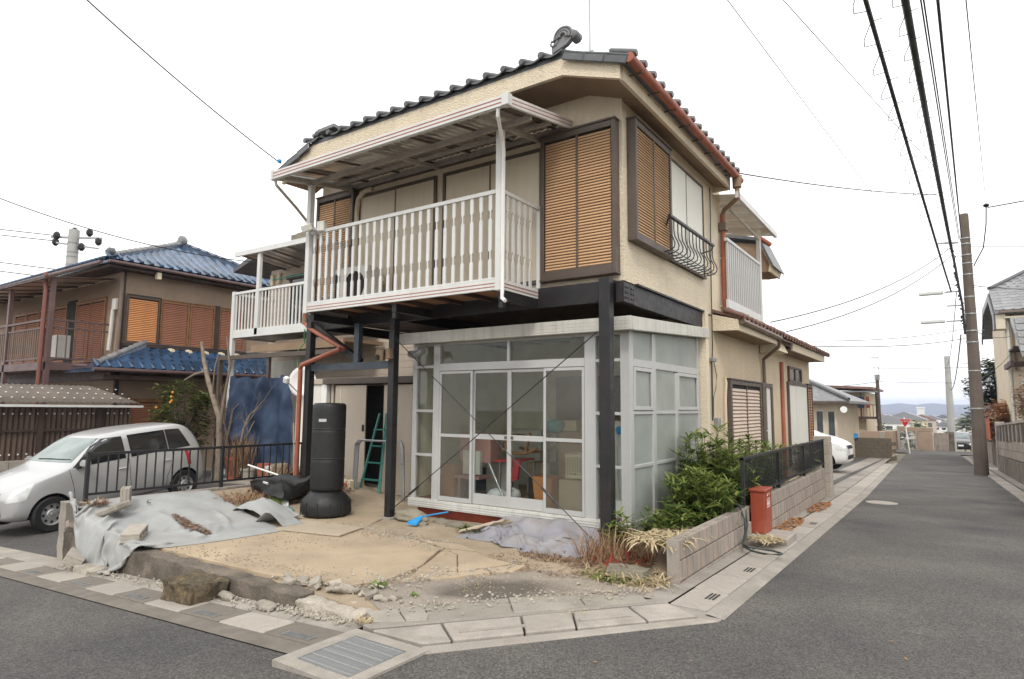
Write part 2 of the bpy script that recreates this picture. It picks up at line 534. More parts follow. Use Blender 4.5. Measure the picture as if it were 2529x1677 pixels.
K['dark_glass'] = M('dark_glass', (.012, .013, .014), rough=.06, var=.1, fine=0, spec=.8)
K['window_glass'] = M('window_glass', (.05, .055, .058), rough=.08, var=.3, fine=0, spec=.8)
K['windshield'] = M('windshield', (.16, .20, .19), rough=.08, var=.35, scale=2.2, fine=0, spec=.9)
K['silver_car'] = paint_mat('silver_car', (.46, .46, .455), .34, .35)
K['white_car'] = paint_mat('white_car', (.78, .78, .77), .25, 0)
K['black_car'] = paint_mat('black_car', (.012, .012, .016), .15, 0)
K['rubber'] = M('rubber', (.016, .016, .016), rough=.75, var=.2, fine=.1)
K['rim'] = M('rim', (.42, .42, .42), rough=.35, var=.1, metal=.6)
K['headlight'] = M('headlight', (.62, .63, .62), rough=.12, var=.15, scale=9, fine=0, spec=.8, coat=.8)
K['vinyl'] = M('vinyl', (.010, .010, .010), rough=.55, var=.25, scale=5, fine=.1, bump=.15, bscale=30, spec=.5)
K['tarp_grey'] = M('tarp_grey', (.33, .335, .33), rough=.92, var=.14, scale=2.2, fine=.08, fscale=160, bump=.25, bscale=220, stain=(.25, .235, .205), stain_amt=.45, stain_scale=1.4)
K['blanket'] = M('blanket', (.27, .265, .29), rough=.95, var=.18, scale=3.0, fine=.1, fscale=180, bump=.3, bscale=200, stain=(.27, .235, .20), stain_amt=.6, stain_scale=2.2)
K['blue_tarp'] = M('blue_tarp', (.026, .046, .09), rough=.6, var=.14, scale=2.0, fine=.05, bump=.1, bscale=90, spec=.4)
K['plywood'] = M('plywood', (.40, .33, .245), rough=.85, var=.12, scale=2.4, fine=.1, fscale=80, stain=(.34, .29, .23), stain_amt=.5)
K['red_box'] = M('red_box', (.30, .055, .025), rough=.45, var=.1, scale=3, fine=.06, spec=.5, stain=(.35, .13, .09), stain_amt=.35, stain_scale=3)
K['white_mark'] = M('white_mark', (.8, .79, .77), rough=.6, var=.04, fine=0)
K['hose'] = M('hose', (.035, .045, .045), rough=.45, var=.2, fine=.05)
K['stone'] = M('stone', (.24, .215, .165), rough=.93, var=.22, scale=5, fine=.25, fscale=60, bump=.7, bscale=45, rnd_v=.2, stain=(.14, .14, .10), stain_amt=.4, stain_scale=5)
K['rubble'] = M('rubble', (.33, .295, .245), rough=.95, var=.2, scale=9, fine=.2, fscale=90, bump=.6, bscale=80, rnd_v=.22)
K['broom_blue'] = M('broom_blue', (.03, .27, .60), rough=.4, var=.1, fine=.05)
K['foundation_red'] = M('foundation_red', (.26, .055, .03), rough=.8, var=.25, scale=4, fine=.15)
K['wood'] = M('wood', (.26, .13, .06), rough=.5, var=.25, scale=6, fine=.1)
K['orange'] = M('orange', (.42, .17, .05), rough=.55, var=.12)
K['red_plastic'] = M('red_plastic', (.40, .03, .035), rough=.4, var=.1)
K['green_paint'] = M('green_paint', (.03, .17, .14), rough=.45, var=.15)
K['steel'] = M('steel', (.30, .31, .31), rough=.35, var=.15, metal=.5)
K['floor'] = M('floor', (.22, .12, .07), rough=.5, var=.2, scale=4)
K['interior'] = M('interior', (.70, .66, .55), rough=.8, var=.08)
K['bamboo'] = leafmat('bamboo', (.095, .165, .028), (.26, .29, .07))
K['bamboo_dark'] = leafmat('bamboo_dark', (.035, .075, .016), (.11, .16, .035))
K['dry_leaf'] = leafmat('dry_leaf', (.42, .33, .19), (.62, .52, .34), .7)
K['dry_brown'] = leafmat('dry_brown', (.20, .10, .06), (.42, .29, .17), .8)
K['litter'] = leafmat('litter', (.17, .08, .05), (.36, .25, .16), .85)
K['grass'] = leafmat('grass', (.10, .19, .02), (.22, .30, .05))
K['shrub'] = leafmat('shrub', (.05, .09, .018), (.18, .20, .05))
K['autumn'] = leafmat('autumn', (.30, .11, .035), (.45, .22, .08))
K['red_leaf'] = leafmat('red_leaf', (.25, .03, .02), (.36, .06, .04))
K['bark'] = M('bark', (.21, .165, .125), rough=.9, var=.25, scale=8, fine=.25, bump=.6, bscale=50)
K['fruit'] = M('fruit', (.62, .26, .02), rough=.45, var=.1)
K['cable'] = M('cable', (.012, .012, .013), rough=.6, var=.1, fine=0)
K['pole_conc'] = M('pole_conc', (.105, .083, .066), rough=.85, var=.14, scale=2, fine=.1, streak=.3)
K['pole_grey'] = M('pole_grey', (.36, .355, .34), rough=.85, var=.1, scale=2, fine=.1)
K['lamp_white'] = M('lamp_white', (.62, .63, .62), rough=.4, var=.05)
K['ac'] = M('ac', (.60, .585, .53), rough=.5, var=.06, streak=.2)
K['siding'] = M('siding', (.46, .385, .315), rough=.75, var=.08, scale=3, fine=.06, rnd_v=.05)
K['brown_wall'] = stucco_mat('brown_wall', (.34, .255, .19))
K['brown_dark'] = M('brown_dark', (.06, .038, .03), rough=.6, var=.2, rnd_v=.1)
K['purple_brown'] = M('purple_brown', (.115, .07, .065), rough=.5, var=.15)
K['corr_brown'] = M('corr_brown', (.085, .055, .04), rough=.55, var=.3, scale=2, fine=.1, streak=.5, streak_col=(.18, .11, .075))
K['corr_roof'] = M('corr_roof', (.12, .098, .08), rough=.7, var=.15, scale=2)
K['terracotta'] = M('terracotta', (.33, .09, .045), rough=.75, var=.12)
K['hill'] = M('hill', (.06, .07, .06), rough=1, var=.3, scale=.01, fine=.3, fscale=.05)
K['terrain'] = M('terrain', (.16, .14, .10), rough=1, var=.3, scale=.2, fine=.2, fscale=3)
K['sign_red'] = M('sign_red', (.55, .015, .012), rough=.4, var=.05, fine=0)
K['poly'] = glass('poly', (.80, .74, .62), .05, haze=.72, haze_col=(.72, .64, .50), rough=.3)
K['poly_smoke'] = glass('poly_smoke', (.42, .38, .35), .06, haze=.85, haze_col=(.15, .13, .115), rough=.3)
K['rope_green'] = M('rope_green', (.10, .42, .12), rough=.7, var=.1)
# ------------------------------------------------------------------ draped cloth: position based dynamics on a grid
import numpy as np
def drape(P, lx, ly, hfun, steps=110, iters=10, pin=None, fric=.5, bend=.12, g=9.0, dt=.02, thick=.006, ylim=None, yedge=None):
    """P: (ny,nx,3) start positions, lx/ly: real size of the sheet, hfun(x,y)->ground height (arrays)"""
    P = P.astype(float).copy(); V = np.zeros_like(P)
    ny, nx, _ = P.shape
    rx, ry = lx / (nx - 1), ly / (ny - 1); rd = math.hypot(rx, ry)
    W_ = np.ones((ny, nx, 1))
    if pin is not None: W_[pin] = 0.0
    def solve(A, B, wa, wb, r, k):
        d = B - A
        L = np.linalg.norm(d, axis=2, keepdims=True) + 1e-9
        w = wa + wb + 1e-9
        c = d * ((L - r) / L * k / w)
        A += c * wa; B -= c * wb
    for s_ in range(steps):
        V[..., 2] -= g * dt
        V *= .985
        Q = P + V * dt * W_
        for it in range(iters):
            for c in (0, 1):
                n = (nx - c) // 2
                solve(Q[:, c:c + 2 * n:2], Q[:, c + 1:c + 1 + 2 * n:2], W_[:, c:c + 2 * n:2], W_[:, c + 1:c + 1 + 2 * n:2], rx, 1.0)
                n = (ny - c) // 2
                solve(Q[c:c + 2 * n:2], Q[c + 1:c + 1 + 2 * n:2], W_[c:c + 2 * n:2], W_[c + 1:c + 1 + 2 * n:2], ry, 1.0)
                n = (ny - c) // 2
                solve(Q[c:c + 2 * n:2, :-1], Q[c + 1:c + 1 + 2 * n:2, 1:], W_[c:c + 2 * n:2, :-1], W_[c + 1:c + 1 + 2 * n:2, 1:], rd, .45)
                solve(Q[c:c + 2 * n:2, 1:], Q[c + 1:c + 1 + 2 * n:2, :-1], W_[c:c + 2 * n:2, 1:], W_[c + 1:c + 1 + 2 * n:2, :-1], rd, .45)
            if bend:
                for c in (0, 1, 2, 3):
                    a = np.arange(c, nx - 2, 4)
                    if len(a):
                        A = Q[:, a]; B = Q[:, a + 2]; solve(A, B, W_[:, a], W_[:, a + 2], 2 * rx, bend); Q[:, a] = A; Q[:, a + 2] = B
                    a = np.arange(c, ny - 2, 4)
                    if len(a):
                        A = Q[a]; B = Q[a + 2]; solve(A, B, W_[a], W_[a + 2], 2 * ry, bend); Q[a] = A; Q[a + 2] = B
            h = hfun(Q[..., 0], Q[..., 1]) + thick
            low = (Q[..., 2] < h) & (W_[..., 0] > 0)
            Q[..., 2] = np.where(low, h, Q[..., 2])
            if yedge is not None:
                Q[..., 1] = np.where(P[..., 1] < yedge, np.minimum(Q[..., 1], yedge - .004), np.maximum(Q[..., 1], yedge + .001))
            if ylim is not None:
                Q[..., 1] = np.minimum(Q[..., 1], ylim)
        fx = np.where(low, 1 - fric, 1.0)[..., None]
        N_ = P + (Q - P) * np.concatenate([fx, fx, np.ones_like(fx)], axis=2)
        V = (N_ - P) / dt
        P = N_
        np.clip(V, -4, 4, out=V)
    return P
def cloth_mb(P):
    ny, nx, _ = P.shape
    b = MB()
    b.add([tuple(p) for p in P.reshape(-1, 3)], [(j * nx + i, j * nx + i + 1, (j + 1) * nx + i + 1, (j + 1) * nx + i) for j in range(ny - 1) for i in range(nx - 1)])
    return b
def smooth_noise(ny, nx, cells, seed):
    r = np.random.RandomState(seed)
    g_ = r.uniform(-1, 1, (cells + 2, cells + 2))
    y = np.linspace(0, cells, ny)[:, None]; x = np.linspace(0, cells, nx)[None, :]
    yi, xi = np.minimum(y.astype(int), cells), np.minimum(x.astype(int), cells)
    fy, fx = y - yi, x - xi
    fy = fy * fy * (3 - 2 * fy); fx = fx * fx * (3 - 2 * fx)
    return (g_[yi, xi] * (1 - fy) * (1 - fx) + g_[yi, xi + 1] * (1 - fy) * fx + g_[yi + 1, xi] * fy * (1 - fx) + g_[yi + 1, xi + 1] * fy * fx)
# ================================================================== terrain, roads, kerbs, the lot
def zfront(x):
    return -.056 * max(0.0, min(-3.1 - x, 26.0))
def zroad(y):
    if y < 5: return 0.0
    if y < 15: return -.021 * (y - 5)
    return -.21 - .035 * (y - 15)
def xl(y):
    if y < 3.2: return -2.9
    if y < 4.95: return -2.9 + 1.4 * (y - 3.2) / 1.75
    return -1.5 if y < 15 else -1.5 - .029 * (y - 15)
def xr(y):
    return 1.15 if y < 15 else 1.15 - .016 * (y - 15)
def drive(x, y):
    return zfront(x) + .1 * max(0, min(y - 4.0, 6))
def terr(x, y):
    if y < 66: r = zroad(y)
    elif y < 100: r = zroad(66) - .12 * (y - 66)
    elif y < 400: r = -6.1 - .012 * (y - 100)
    else: r = -9.7 - .0036 * (min(y, 2400) - 400)
    if x < -3.1:
        l = (drive(x, y) if x < -9 else zfront(x) - .25) if y > 3.5 else zfront(x)
        t = max(0, min(1, (y - 9) / 20))
        r = l * (1 - t) + r * t
    return r - .07
xs = [-3000, -1500, -600, -300, -150, -80, -50, -40, -30, -25, -20, -16, -12, -9.3, -7, -5, -3.6, -3.1, -2, -1, 1.5, 3, 6, 10, 20, 40, 80, 200, 600, 1500, 3000]
ys = [-300, -60, -20, -10, 0, 2.74, 3.2, 4, 5, 7, 10, 15, 20, 27, 35, 45, 55, 66, 70, 80, 90, 100, 140, 200, 300, 400, 700, 1200, 2400, 3500]
b = MB()
b.add([(x, y, terr(x, y)) for y in ys for x in xs], [(j * len(xs) + i, j * len(xs) + i + 1, (j + 1) * len(xs) + i + 1, (j + 1) * len(xs) + i) for j in range(len(ys) - 1) for i in range(len(xs) - 1)])
b.build('ground', K['terrain'], norm=False, kind='structure')

b = MB()
fx = [-60, -29.2, -20, -12, -8, -5, -3.1, -2.9, -1, 2, 9]
fy = [-12, -4, 0, 2.0, 2.74]
b.add([(x, y, zfront(x)) for y in fy for x in fx], [(j * len(fx) + i, j * len(fx) + i + 1, (j + 1) * len(fx) + i + 1, (j + 1) * len(fx) + i) for j in range(len(fy) - 1) for i in range(len(fx) - 1)])
ry = [2.74, 3.2, 3.8, 4.4, 4.95, 5, 10, 15, 25, 35, 45, 55.5]
b.add([p for y in ry for p in ((xl(y), y, zroad(y)), (xr(y) if y > 9 else xr(y) + (9 - y) * .3, y, zroad(y)))], [(2 * i, 2 * i + 1, 2 * i + 3, 2 * i + 2) for i in range(len(ry) - 1)])
b.add([(-14, 55.5, zroad(55.5)), (14, 55.5, zroad(55.5)), (14, 61.6, zroad(58)), (-14, 61.6, zroad(58))], [(0, 1, 2, 3)])
road = b.build('road', K['asphalt'], norm=False, kind='structure')

# dark strip of asphalt between the gutter and the carriageway, and the driveway of the car
b = MB()
for x0, x1 in ((-30, -16), (-16, -9), (-9, -5), (-5, -3.62)):
    b.add([(x0, 2.745, zfront(x0) + .006), (x1, 2.745, zfront(x1) + .006), (x1, 2.91, zfront(x1) + .012), (x0, 2.91, zfront(x0) + .012)], [(0, 1, 2, 3)])
b.build('gutter_edge', K['cover_dark'], norm=False, kind='structure')
b = MB()
dx = [-30, -20, -16, -13, -11, -9.05]
dy = [3.225, 4.0, 5, 6.5, 8, 9.6]
b.add([(x, y, drive(x, y) + .004) for y in dy for x in dx], [(j * len(dx) + i, j * len(dx) + i + 1, (j + 1) * len(dx) + i + 1, (j + 1) * len(dx) + i) for j in range(len(dy) - 1) for i in range(len(dx) - 1)])
b.build('driveway', K['asphalt_dark'], norm=False, kind='structure')

# gutter of alternating pale and dark covers along the front road
def empty_struct(name, loc):
    o = bpy.data.objects.new(name, None)
    o.empty_display_size = .1
    COL.objects.link(o); o.location = loc; o['kind'] = 'structure'
    ORG[o.name] = Vector(loc)
    return o
gut = empty_struct('gutter', (-6, 3.06, -.2))
b = MB(); b.box(-.286, .286, -.143, .143, -.12, 0)
me_p = with_mat(b.mesh('drain_cover', bevel=.008), K['cover_pale'])
me_d = with_mat(b.mesh('drain_cover_dark', bevel=.008), K['cover_dark'])
b = MB()
for i in range(5):
    b.box(-.13, .13, -.032 + i * .014, -.026 + i * .014, 0, .004)
b.box(-.15, -.13, -.036, .036, 0, .004); b.box(.13, .15, -.036, .036, 0, .004)
me_s = with_mat(b.mesh('slot_plate'), K['steel'])
for i in range(34):
    x = -3.89 - i * .58
    tilt = -math.atan(.056)
    z = zfront(x) + .018 + rnd(-.003, .003)
    dark = i % 2 == 0
    c = inst(me_d if dark else me_p, 'drain_cover', (x, 3.065, z), gut, rot=(0, tilt, 0))
    if dark and i < 16:
        s_ = bpy.data.objects.new('slot_plate', me_s); COL.objects.link(s_)
        s_.parent = c; s_.location = (.02, -.075, .0015)
b = MB()
for x0, x1 in ((-22, -16), (-16, -9), (-9, -5), (-5, -3.62)):
    b.add([(x0, 3.212, zfront(x0) + .012), (x1, 3.212, zfront(x1) + .012), (x1, 3.5, zfront(x1) + .014), (x0, 3.5, zfront(x0) + .014)], [(0, 1, 2, 3)])
b.build('gutter_apron', K['concrete'], norm=False, kind='structure')

# chamfered kerb at the corner: wedge covers and a lip
kerb = empty_struct('corner_kerb', (-2.6, 4.1, 0))
def lerp2(a, c, t): return (a[0] + (c[0] - a[0]) * t, a[1] + (c[1] - a[1]) * t)
IN0, IN1 = (-3.44, 3.27), (-1.95, 5.10)
OU0, OU1 = (-2.98, 3.29), (-1.66, 4.93)
cuts = [(0, 0), (.215, .10), (.47, .345), (.645, .53), (.85, .80), (1, 1)]
cm = [K['cover_pale'], K['cover_pale'], K['cover_pale'], K['cover_pale'], K['cover_pale']]
for i in range(5):
    (a0, b0), (a1, b1) = cuts[i], cuts[i + 1]
    e = .004
    P = [lerp2(IN0, IN1, a0 + e), lerp2(OU0, OU1, b0 + e), lerp2(OU0, OU1, b1 - e), lerp2(IN0, IN1, a1 - e)]
    o = MB().prism(P, -.15, .022 + .003 * (i % 3)).build('kerb_cover', cm[i], kerb, bevel=.008)
for t0, t1 in ((.13, .36), (.56, .76)):
    P0, P1 = lerp2(OU0, OU1, t0), lerp2(OU0, OU1, t1)
    MB().bar((P0[0] - .09, P0[1] + .09, .025), (P1[0] - .09, P1[1] + .09, .025), .035, .012).build('slot_plate', K['white_mark'] if False else K['cover_pale'], kerb)
MB().prism([(-2.965, 3.275), (-2.87, 3.2), (-1.51, 4.935), (-1.645, 4.925)], -.15, .01).build('kerb_lip', K['concrete'], kerb, bevel=.006)
MB().prism([(-1.98, 5.09), (-1.67, 4.925), (-1.50, 4.93), (-1.49, 5.12), (-1.98, 5.13)], -.15, .008).build('corner_fill', K['concrete'], kerb)
MB().prism([(-3.56, 3.30), (-3.46, 3.28), (-1.955, 5.115), (-2.02, 5.19)], -.15, .032).build('kerb_back', K['concrete'], kerb, bevel=.01)

# straight kerb along the side road: cover slabs, sloping lip, back edging
kr = empty_struct('side_kerb', (-1.77, 9, 0))
b = MB(); b.box(-.155, .155, -.296, .296, -.14, 0)
me_k = with_mat(b.mesh('kerb_cover', bevel=.008), K['cover_pale'])
b = MB()
for i in range(3):
    b.box(.03 + i * .03, .045 + i * .03, -.1, .1, 0, .003)
me_kd = with_mat(b.mesh('drain_slot'), K['dark'])
y = 5.4
i = 0
while y < 33:
    x = xl(y) - .285 + .0
    c = inst(me_k, 'kerb_cover', (x, y, zroad(y) + .03 + rnd(-.004, .004)), kr, rot=(math.atan(-.021 if y < 15 else -.035), 0, rnd(-.006, .006)))
    if i in (0, 2, 5, 8):
        s_ = bpy.data.objects.new('drain_slot', me_kd); COL.objects.link(s_)
        s_.parent = c; s_.location = (0, .1, .001)
    y += .60; i += 1
yy = [5.0, 10, 15, 22, 34]
b = MB()
for a, c in zip(yy, yy[1:]):
    b.add([(xl(a) - .12, a, zroad(a) + .026), (xl(a) + .02, a, zroad(a) + .004), (xl(c) + .02, c, zroad(c) + .004), (xl(c) - .12, c, zroad(c) + .026)], [(0, 1, 2, 3)])
b.build('kerb_lip', K['concrete'], kr, norm=False)
yy = [5.12, 10, 15, 22, 34, 50]
b = MB()
for a, c in zip(yy, yy[1:]):
    w = 1.0 if a > 14.9 else .24
    b.add([(xl(a) - .45 - w, a, zroad(a) + .028), (xl(a) - .45, a, zroad(a) + .028), (xl(c) - .45, c, zroad(c) + .028), (xl(c) - .45 - w, c, zroad(c) + .028)], [(0, 1, 2, 3)])
b.build('kerb_apron', K['concrete'], kr, norm=False)
# kerb along the right-hand side
krr = empty_struct('far_kerb', (1.4, 18, 0))
b = MB(); b.box(-.15, .15, -.296, .296, -.14, 0)
me_k2 = with_mat(b.mesh('kerb_cover', bevel=.008), K['cover_pale'])
y = 8.2
while y < 52:
    inst(me_k2, 'kerb_cover', (xr(y) + .17, y, zroad(y) + .02 + rnd(-.003, .003)), krr, rot=(math.atan(-.021 if y < 15 else -.035), 0, 0))
    y += .6
b = MB()
for a, c in zip([8, 15, 25, 35, 52], [15, 25, 35, 52]):
    b.add([(xr(a) + .33, a, zroad(a) + .03), (xr(a) + 1.2, a, zroad(a) + .03), (xr(c) + 1.2, c, zroad(c) + .03), (xr(c) + .33, c, zroad(c) + .03)], [(0, 1, 2, 3)])
b.build('kerb_apron', K['concrete'], krr, norm=False)
# manhole plate
t = MB(); t.lathe([(.27, -.02), (.27, .006), (.25, .008), (.25, .004), (.01, .004)], 24, (-1.15, 14.2, zroad(14.2)))
tag(t.build('manhole_cover', K['cover_pale'], smooth=30), 'round pale manhole cover in the side road', 'manhole cover')

# storm drain grate in its concrete frame
g = thing('storm_drain', 'square steel bar grate in a pale concrete frame at the street corner', 'drain', (-3.2, 2.9, 0))
def fr(b, x0, x1, y0, y1, X0, X1, Y0, Y1, z0, z1):
    b.box(X0, X1, Y0, y0, z0, z1); b.box(X0, X1, y1, Y1, z0, z1); b.box(X0, x0, y0, y1, z0, z1); b.box(x1, X1, y0, y1, z0, z1)
b = MB(); fr(b, -3.45, -2.97, 2.66, 3.14, -3.56, -2.87, 2.56, 3.245, -.15, .016)
b.build('concrete_frame', K['cover_pale'], g)
b = MB(); b.box(-3.45, -2.97, 2.66, 3.14, -.3, -.12); b.build('pit', K['dark'], g)
K['galv'] = M('galv', (.36, .365, .36), rough=.5, var=.12, scale=20, metal=.3)
b = MB(); fr(b, -3.443, -2.977, 2.667, 3.133, -3.449, -2.971, 2.661, 3.139, -.05, .019); b.build('grate_frame', K['steel'], g)
b = MB(); b.box(-.0034, .0034, -.233, .233, -.03, 0)
me_b = with_mat(b.mesh('grate_bar'), K['galv'])
for i in range(25):
    inst(me_b, 'grate_bar', (-3.435 + i * .0188, 2.9, .016), g)
b = MB(); b.box(-.233, .233, -.0035, .0035, -.01, 0)
me_b = with_mat(b.mesh('cross_bar'), K['galv'])
for i in range(6):
    inst(me_b, 'cross_bar', (-3.21, 2.69 + i * .085, .0175), g)

# ------------------------------------------------------------------ the lot
b = MB().prism([(-9.0, 3.62), (-4.5, 3.62), (-3.8, 3.56), (-3.52, 3.34), (-2.03, 5.2), (-2.17, 5.75), (-2.17, 15.0), (-9.0, 15.0)], -1.0, .012)
b.build('lot_ground', K['dirt'], kind='structure')
def patch(name, mat, poly_fn, nx, ny, z, amp, sc_=2.0, seed=0):
    b = MB()
    def fn(u, v):
        x, y = poly_fn(u, v)
        e = min(1, 8 * min(u, 1 - u, v, 1 - v))
        return (x, y, .016 + e * (z + amp * fbm(x * sc_, y * sc_, seed)) )
    b.sheet(nx, ny, fn)
    return b.build(name, mat, kind='structure', smooth=40, norm=False)
patch('soil', K['dirt'], lambda u, v: (-6.75 + 4.6 * u, 5.30 + .25 * (1 - u) + 1.55 * v), 90, 36, .026, .022, 2.2, 3)
patch('gravel', K['gravel'], lambda u, v: ((-4.36 + 1.10 * u) * (1 - v) + (-3.70 + 1.58 * u) * v, (3.93 + 1.62 * u) * (1 - v) + (3.62 + 1.62 * u) * v), 60, 36, .016, .012, 3.0, 5)

add_spot(K['gravel'], (-.05, -.05, 0), (.75, .42, 1), (.07, .055, .042))
# concrete pad, its cracked corner slabs and the step board
pad = MB().prism([(-7.45, 3.63), (-5.25, 3.67), (-4.72, 3.80), (-4.38, 3.85), (-4.30, 3.98), (-4.22, 4.16), (-4.27, 4.5), (-4.32, 4.75), (-4.66, 5.42), (-5.1, 5.56), (-6.16, 5.68), (-6.55, 6.4), (-6.7, 8.4), (-9.0, 8.6), (-9.0, 6.2), (-7.6, 5.6)], .0, .05)
padO = pad.build('concrete_pad', K['pad'], kind='structure', bevel=.006)
def poly_part(P, z0, z1, mat, name, par, gap=.006, bev=.004):
    cx = sum(p[0] for p in P) / len(P); cy = sum(p[1] for p in P) / len(P)
    Q = []
    for p in P:
        d = Vector((p[0] - cx, p[1] - cy)); l = d.length
        d *= max(0, l - gap) / l
        Q.append((cx + d.x, cy + d.y))
    return MB().prism(Q, z0, z1).build(name, mat, par, bevel=bev)
cr = [[(-4.31, 4.76), (-4.60, 5.41), (-4.34, 5.32), (-4.12, 5.06), (-3.86, 4.74), (-4.24, 4.58)],
      [(-4.60, 5.41), (-4.2, 5.5), (-3.98, 5.36), (-4.12, 5.06), (-4.34, 5.32)],
      [(-4.12, 5.06), (-3.98, 5.36), (-3.63, 5.3), (-3.74, 5.0), (-3.86, 4.74)],
      [(-3.63, 5.3), (-3.5, 5.36), (-3.47, 5.08), (-3.61, 4.95), (-3.74, 5.0)],
      [(-4.22, 4.55), (-3.86, 4.72), (-3.74, 4.98), (-3.61, 4.93), (-3.78, 4.58), (-3.92, 4.40), (-4.1, 4.42)],
      [(-4.62, 5.44), (-5.1, 5.58), (-4.55, 5.66), (-4.22, 5.52)]]
for i, P in enumerate(cr):
    poly_part(P, 0.0, .046 + .006 * (i % 3), K['pad'], 'cracked_slab', padO, .008)
strip = empty_struct('edge_paving', (-3.1, 4.1, 0))
sl = [[(-3.74, 3.50), (-3.60, 3.43), (-3.46, 3.60), (-3.60, 3.70)], [(-3.60, 3.43), (-3.52, 3.36), (-3.33, 3.51), (-3.46, 3.60)],
      [(-3.60, 3.70), (-3.46, 3.60), (-3.33, 3.76), (-3.50, 3.86)], [(-3.46, 3.60), (-3.33, 3.51), (-3.22, 3.62), (-3.33, 3.76)],
      [(-3.50, 3.86), (-3.22, 3.62), (-2.80, 4.12), (-3.06, 4.42)], [(-3.06, 4.42), (-2.80, 4.12), (-2.42, 4.58), (-2.62, 4.80)],
      [(-2.62, 4.80), (-2.42, 4.58), (-2.08, 5.0), (-2.2, 5.15)]]
for i, P in enumerate(sl):
    poly_part(P, -.05, .034 + .005 * (i % 2), K['slab'], 'paving_slab', strip, .007)

# rough retaining kerb of the lot
def roughbox(b, x0, x1, y0, y1, z0, z1, n=(12, 3, 3), amp=.02, seed=0, sc_=3.0):
    bm = bmesh.new()
    bmesh.ops.create_cube(bm, size=1)
    mx = max(n)
    bmesh.ops.subdivide_edges(bm, edges=[e for e in bm.edges if abs((e.verts[0].co - e.verts[1].co).x) > .5], cuts=n[0], use_grid_fill=True)
    bmesh.ops.subdivide_edges(bm, edges=[e for e in bm.edges if abs((e.verts[0].co - e.verts[1].co).y) > .5], cuts=n[1], use_grid_fill=True)
    bmesh.ops.subdivide_edges(bm, edges=[e for e in bm.edges if abs((e.verts[0].co - e.verts[1].co).z) > .5], cuts=n[2], use_grid_fill=True)
    vs = []
    for v in bm.verts:
        p = Vector((x0 + (v.co.x + .5) * (x1 - x0), y0 + (v.co.y + .5) * (y1 - y0), z0 + (v.co.z + .5) * (z1 - z0)))
        q = p * sc_ + Vector((seed, 0, 0))
        d = Vector((fbm(q.x, q.y, q.z), fbm(q.x + 9, q.y, q.z), fbm(q.x, q.y + 9, q.z))) * amp
        vs.append(p + d)
    bm.verts.index_update()
    fs = [[v.index for v in f.verts] for f in bm.faces]
    bm.free()
    b.add(vs, fs)
b = MB(); roughbox(b, -8.97, -4.5, 3.43, 3.625, -.55, .032, (90, 4, 8), .020, 1, 7)
tag(b.build('retaining_kerb', K['mossy'], smooth=35), 'dark weathered concrete edge holding up the lot along the street', 'retaining kerb')
b = MB(); roughbox(b, -4.5, -3.74, 3.42, 3.66, -.3, .0, (24, 5, 4), .045, 4, 6)
tag(b.build('broken_kerb', K['rubble'], smooth=35), 'crumbled pale end of the street edge beside the drain', 'retaining kerb')
# ================================================================== the main two-storey house
house = thing('two_storey_house', 'cream stucco two-storey house with amber louvred shutters and dark tiled eaves on the corner lot', 'house', (-5.7, 10, 0))
W = lambda b, n, m, **k: b.build(n, m, house, **k)

# walls
b = MB().prism([(-8.4, 3.05), (-3.0, 3.05), (-3.0, 5.24), (-3.43, 5.40), (-7.87, 5.40), (-8.4, 5.2)], 6.62, 10.5, 'y')
wall2 = W(b, 'upper_wall', K['stucco'])
b = MB(); b.box(-8.4, -3.9, 10.5, 14.2, 3.05, 5.0); W(b, 'rear_upper_wall', K['stucco_warm'])
b = MB(); b.box(-8.2, -3.0, 9.42, 18.3, -.7, 3.02); wall1 = W(b, 'lower_wall', K['stucco_warm'])
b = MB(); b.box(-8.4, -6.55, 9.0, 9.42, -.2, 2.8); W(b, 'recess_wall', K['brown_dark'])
b = MB(); b.box(-3.06, -2.93, 9.36, 9.5, 0, 3.05); W(b, 'corner_trim', K['stucco'])

# roof body (gable with a clipped front hip)
V = [(-2.64, 5.98, 5.34), (-2.64, 10.2, 5.34), (-5.655, 10.2, 6.48), (-5.655, 8.2, 6.48), (-3.42, 5.98, 5.63), (-7.89, 5.98, 5.63), (-8.67, 5.98, 5.34), (-8.67, 10.2, 5.34)]
Lo = [(x, y, z - .05) for x, y, z in V]
b = MB().add(V + Lo, [(0, 1, 2, 3, 4), (4, 3, 5), (5, 3, 2, 7, 6), (8, 12, 11, 10, 9), (12, 13, 11), (13, 14, 15, 10, 11),
                      (0, 4, 12, 8), (4, 5, 13, 12), (5, 6, 14, 13), (6, 7, 15, 14), (7, 2, 10, 15), (2, 1, 9, 10), (1, 0, 8, 9)])
roof = W(b, 'roof', K['tile'])
b = MB().prism([(-2.73, 5.12), (-2.73, 5.30), (-3.42, 5.575), (-7.89, 5.575), (-8.62, 5.30), (-8.62, 5.11), (-7.87, 5.375), (-3.44, 5.375)], 5.98, 6.03, 'y')
W(b, 'front_fascia', K['fascia'])
b = MB(); b.box(-2.76, -2.715, 6.035, 10.12, 5.12, 5.295); W(b, 'side_fascia', K['fascia'])
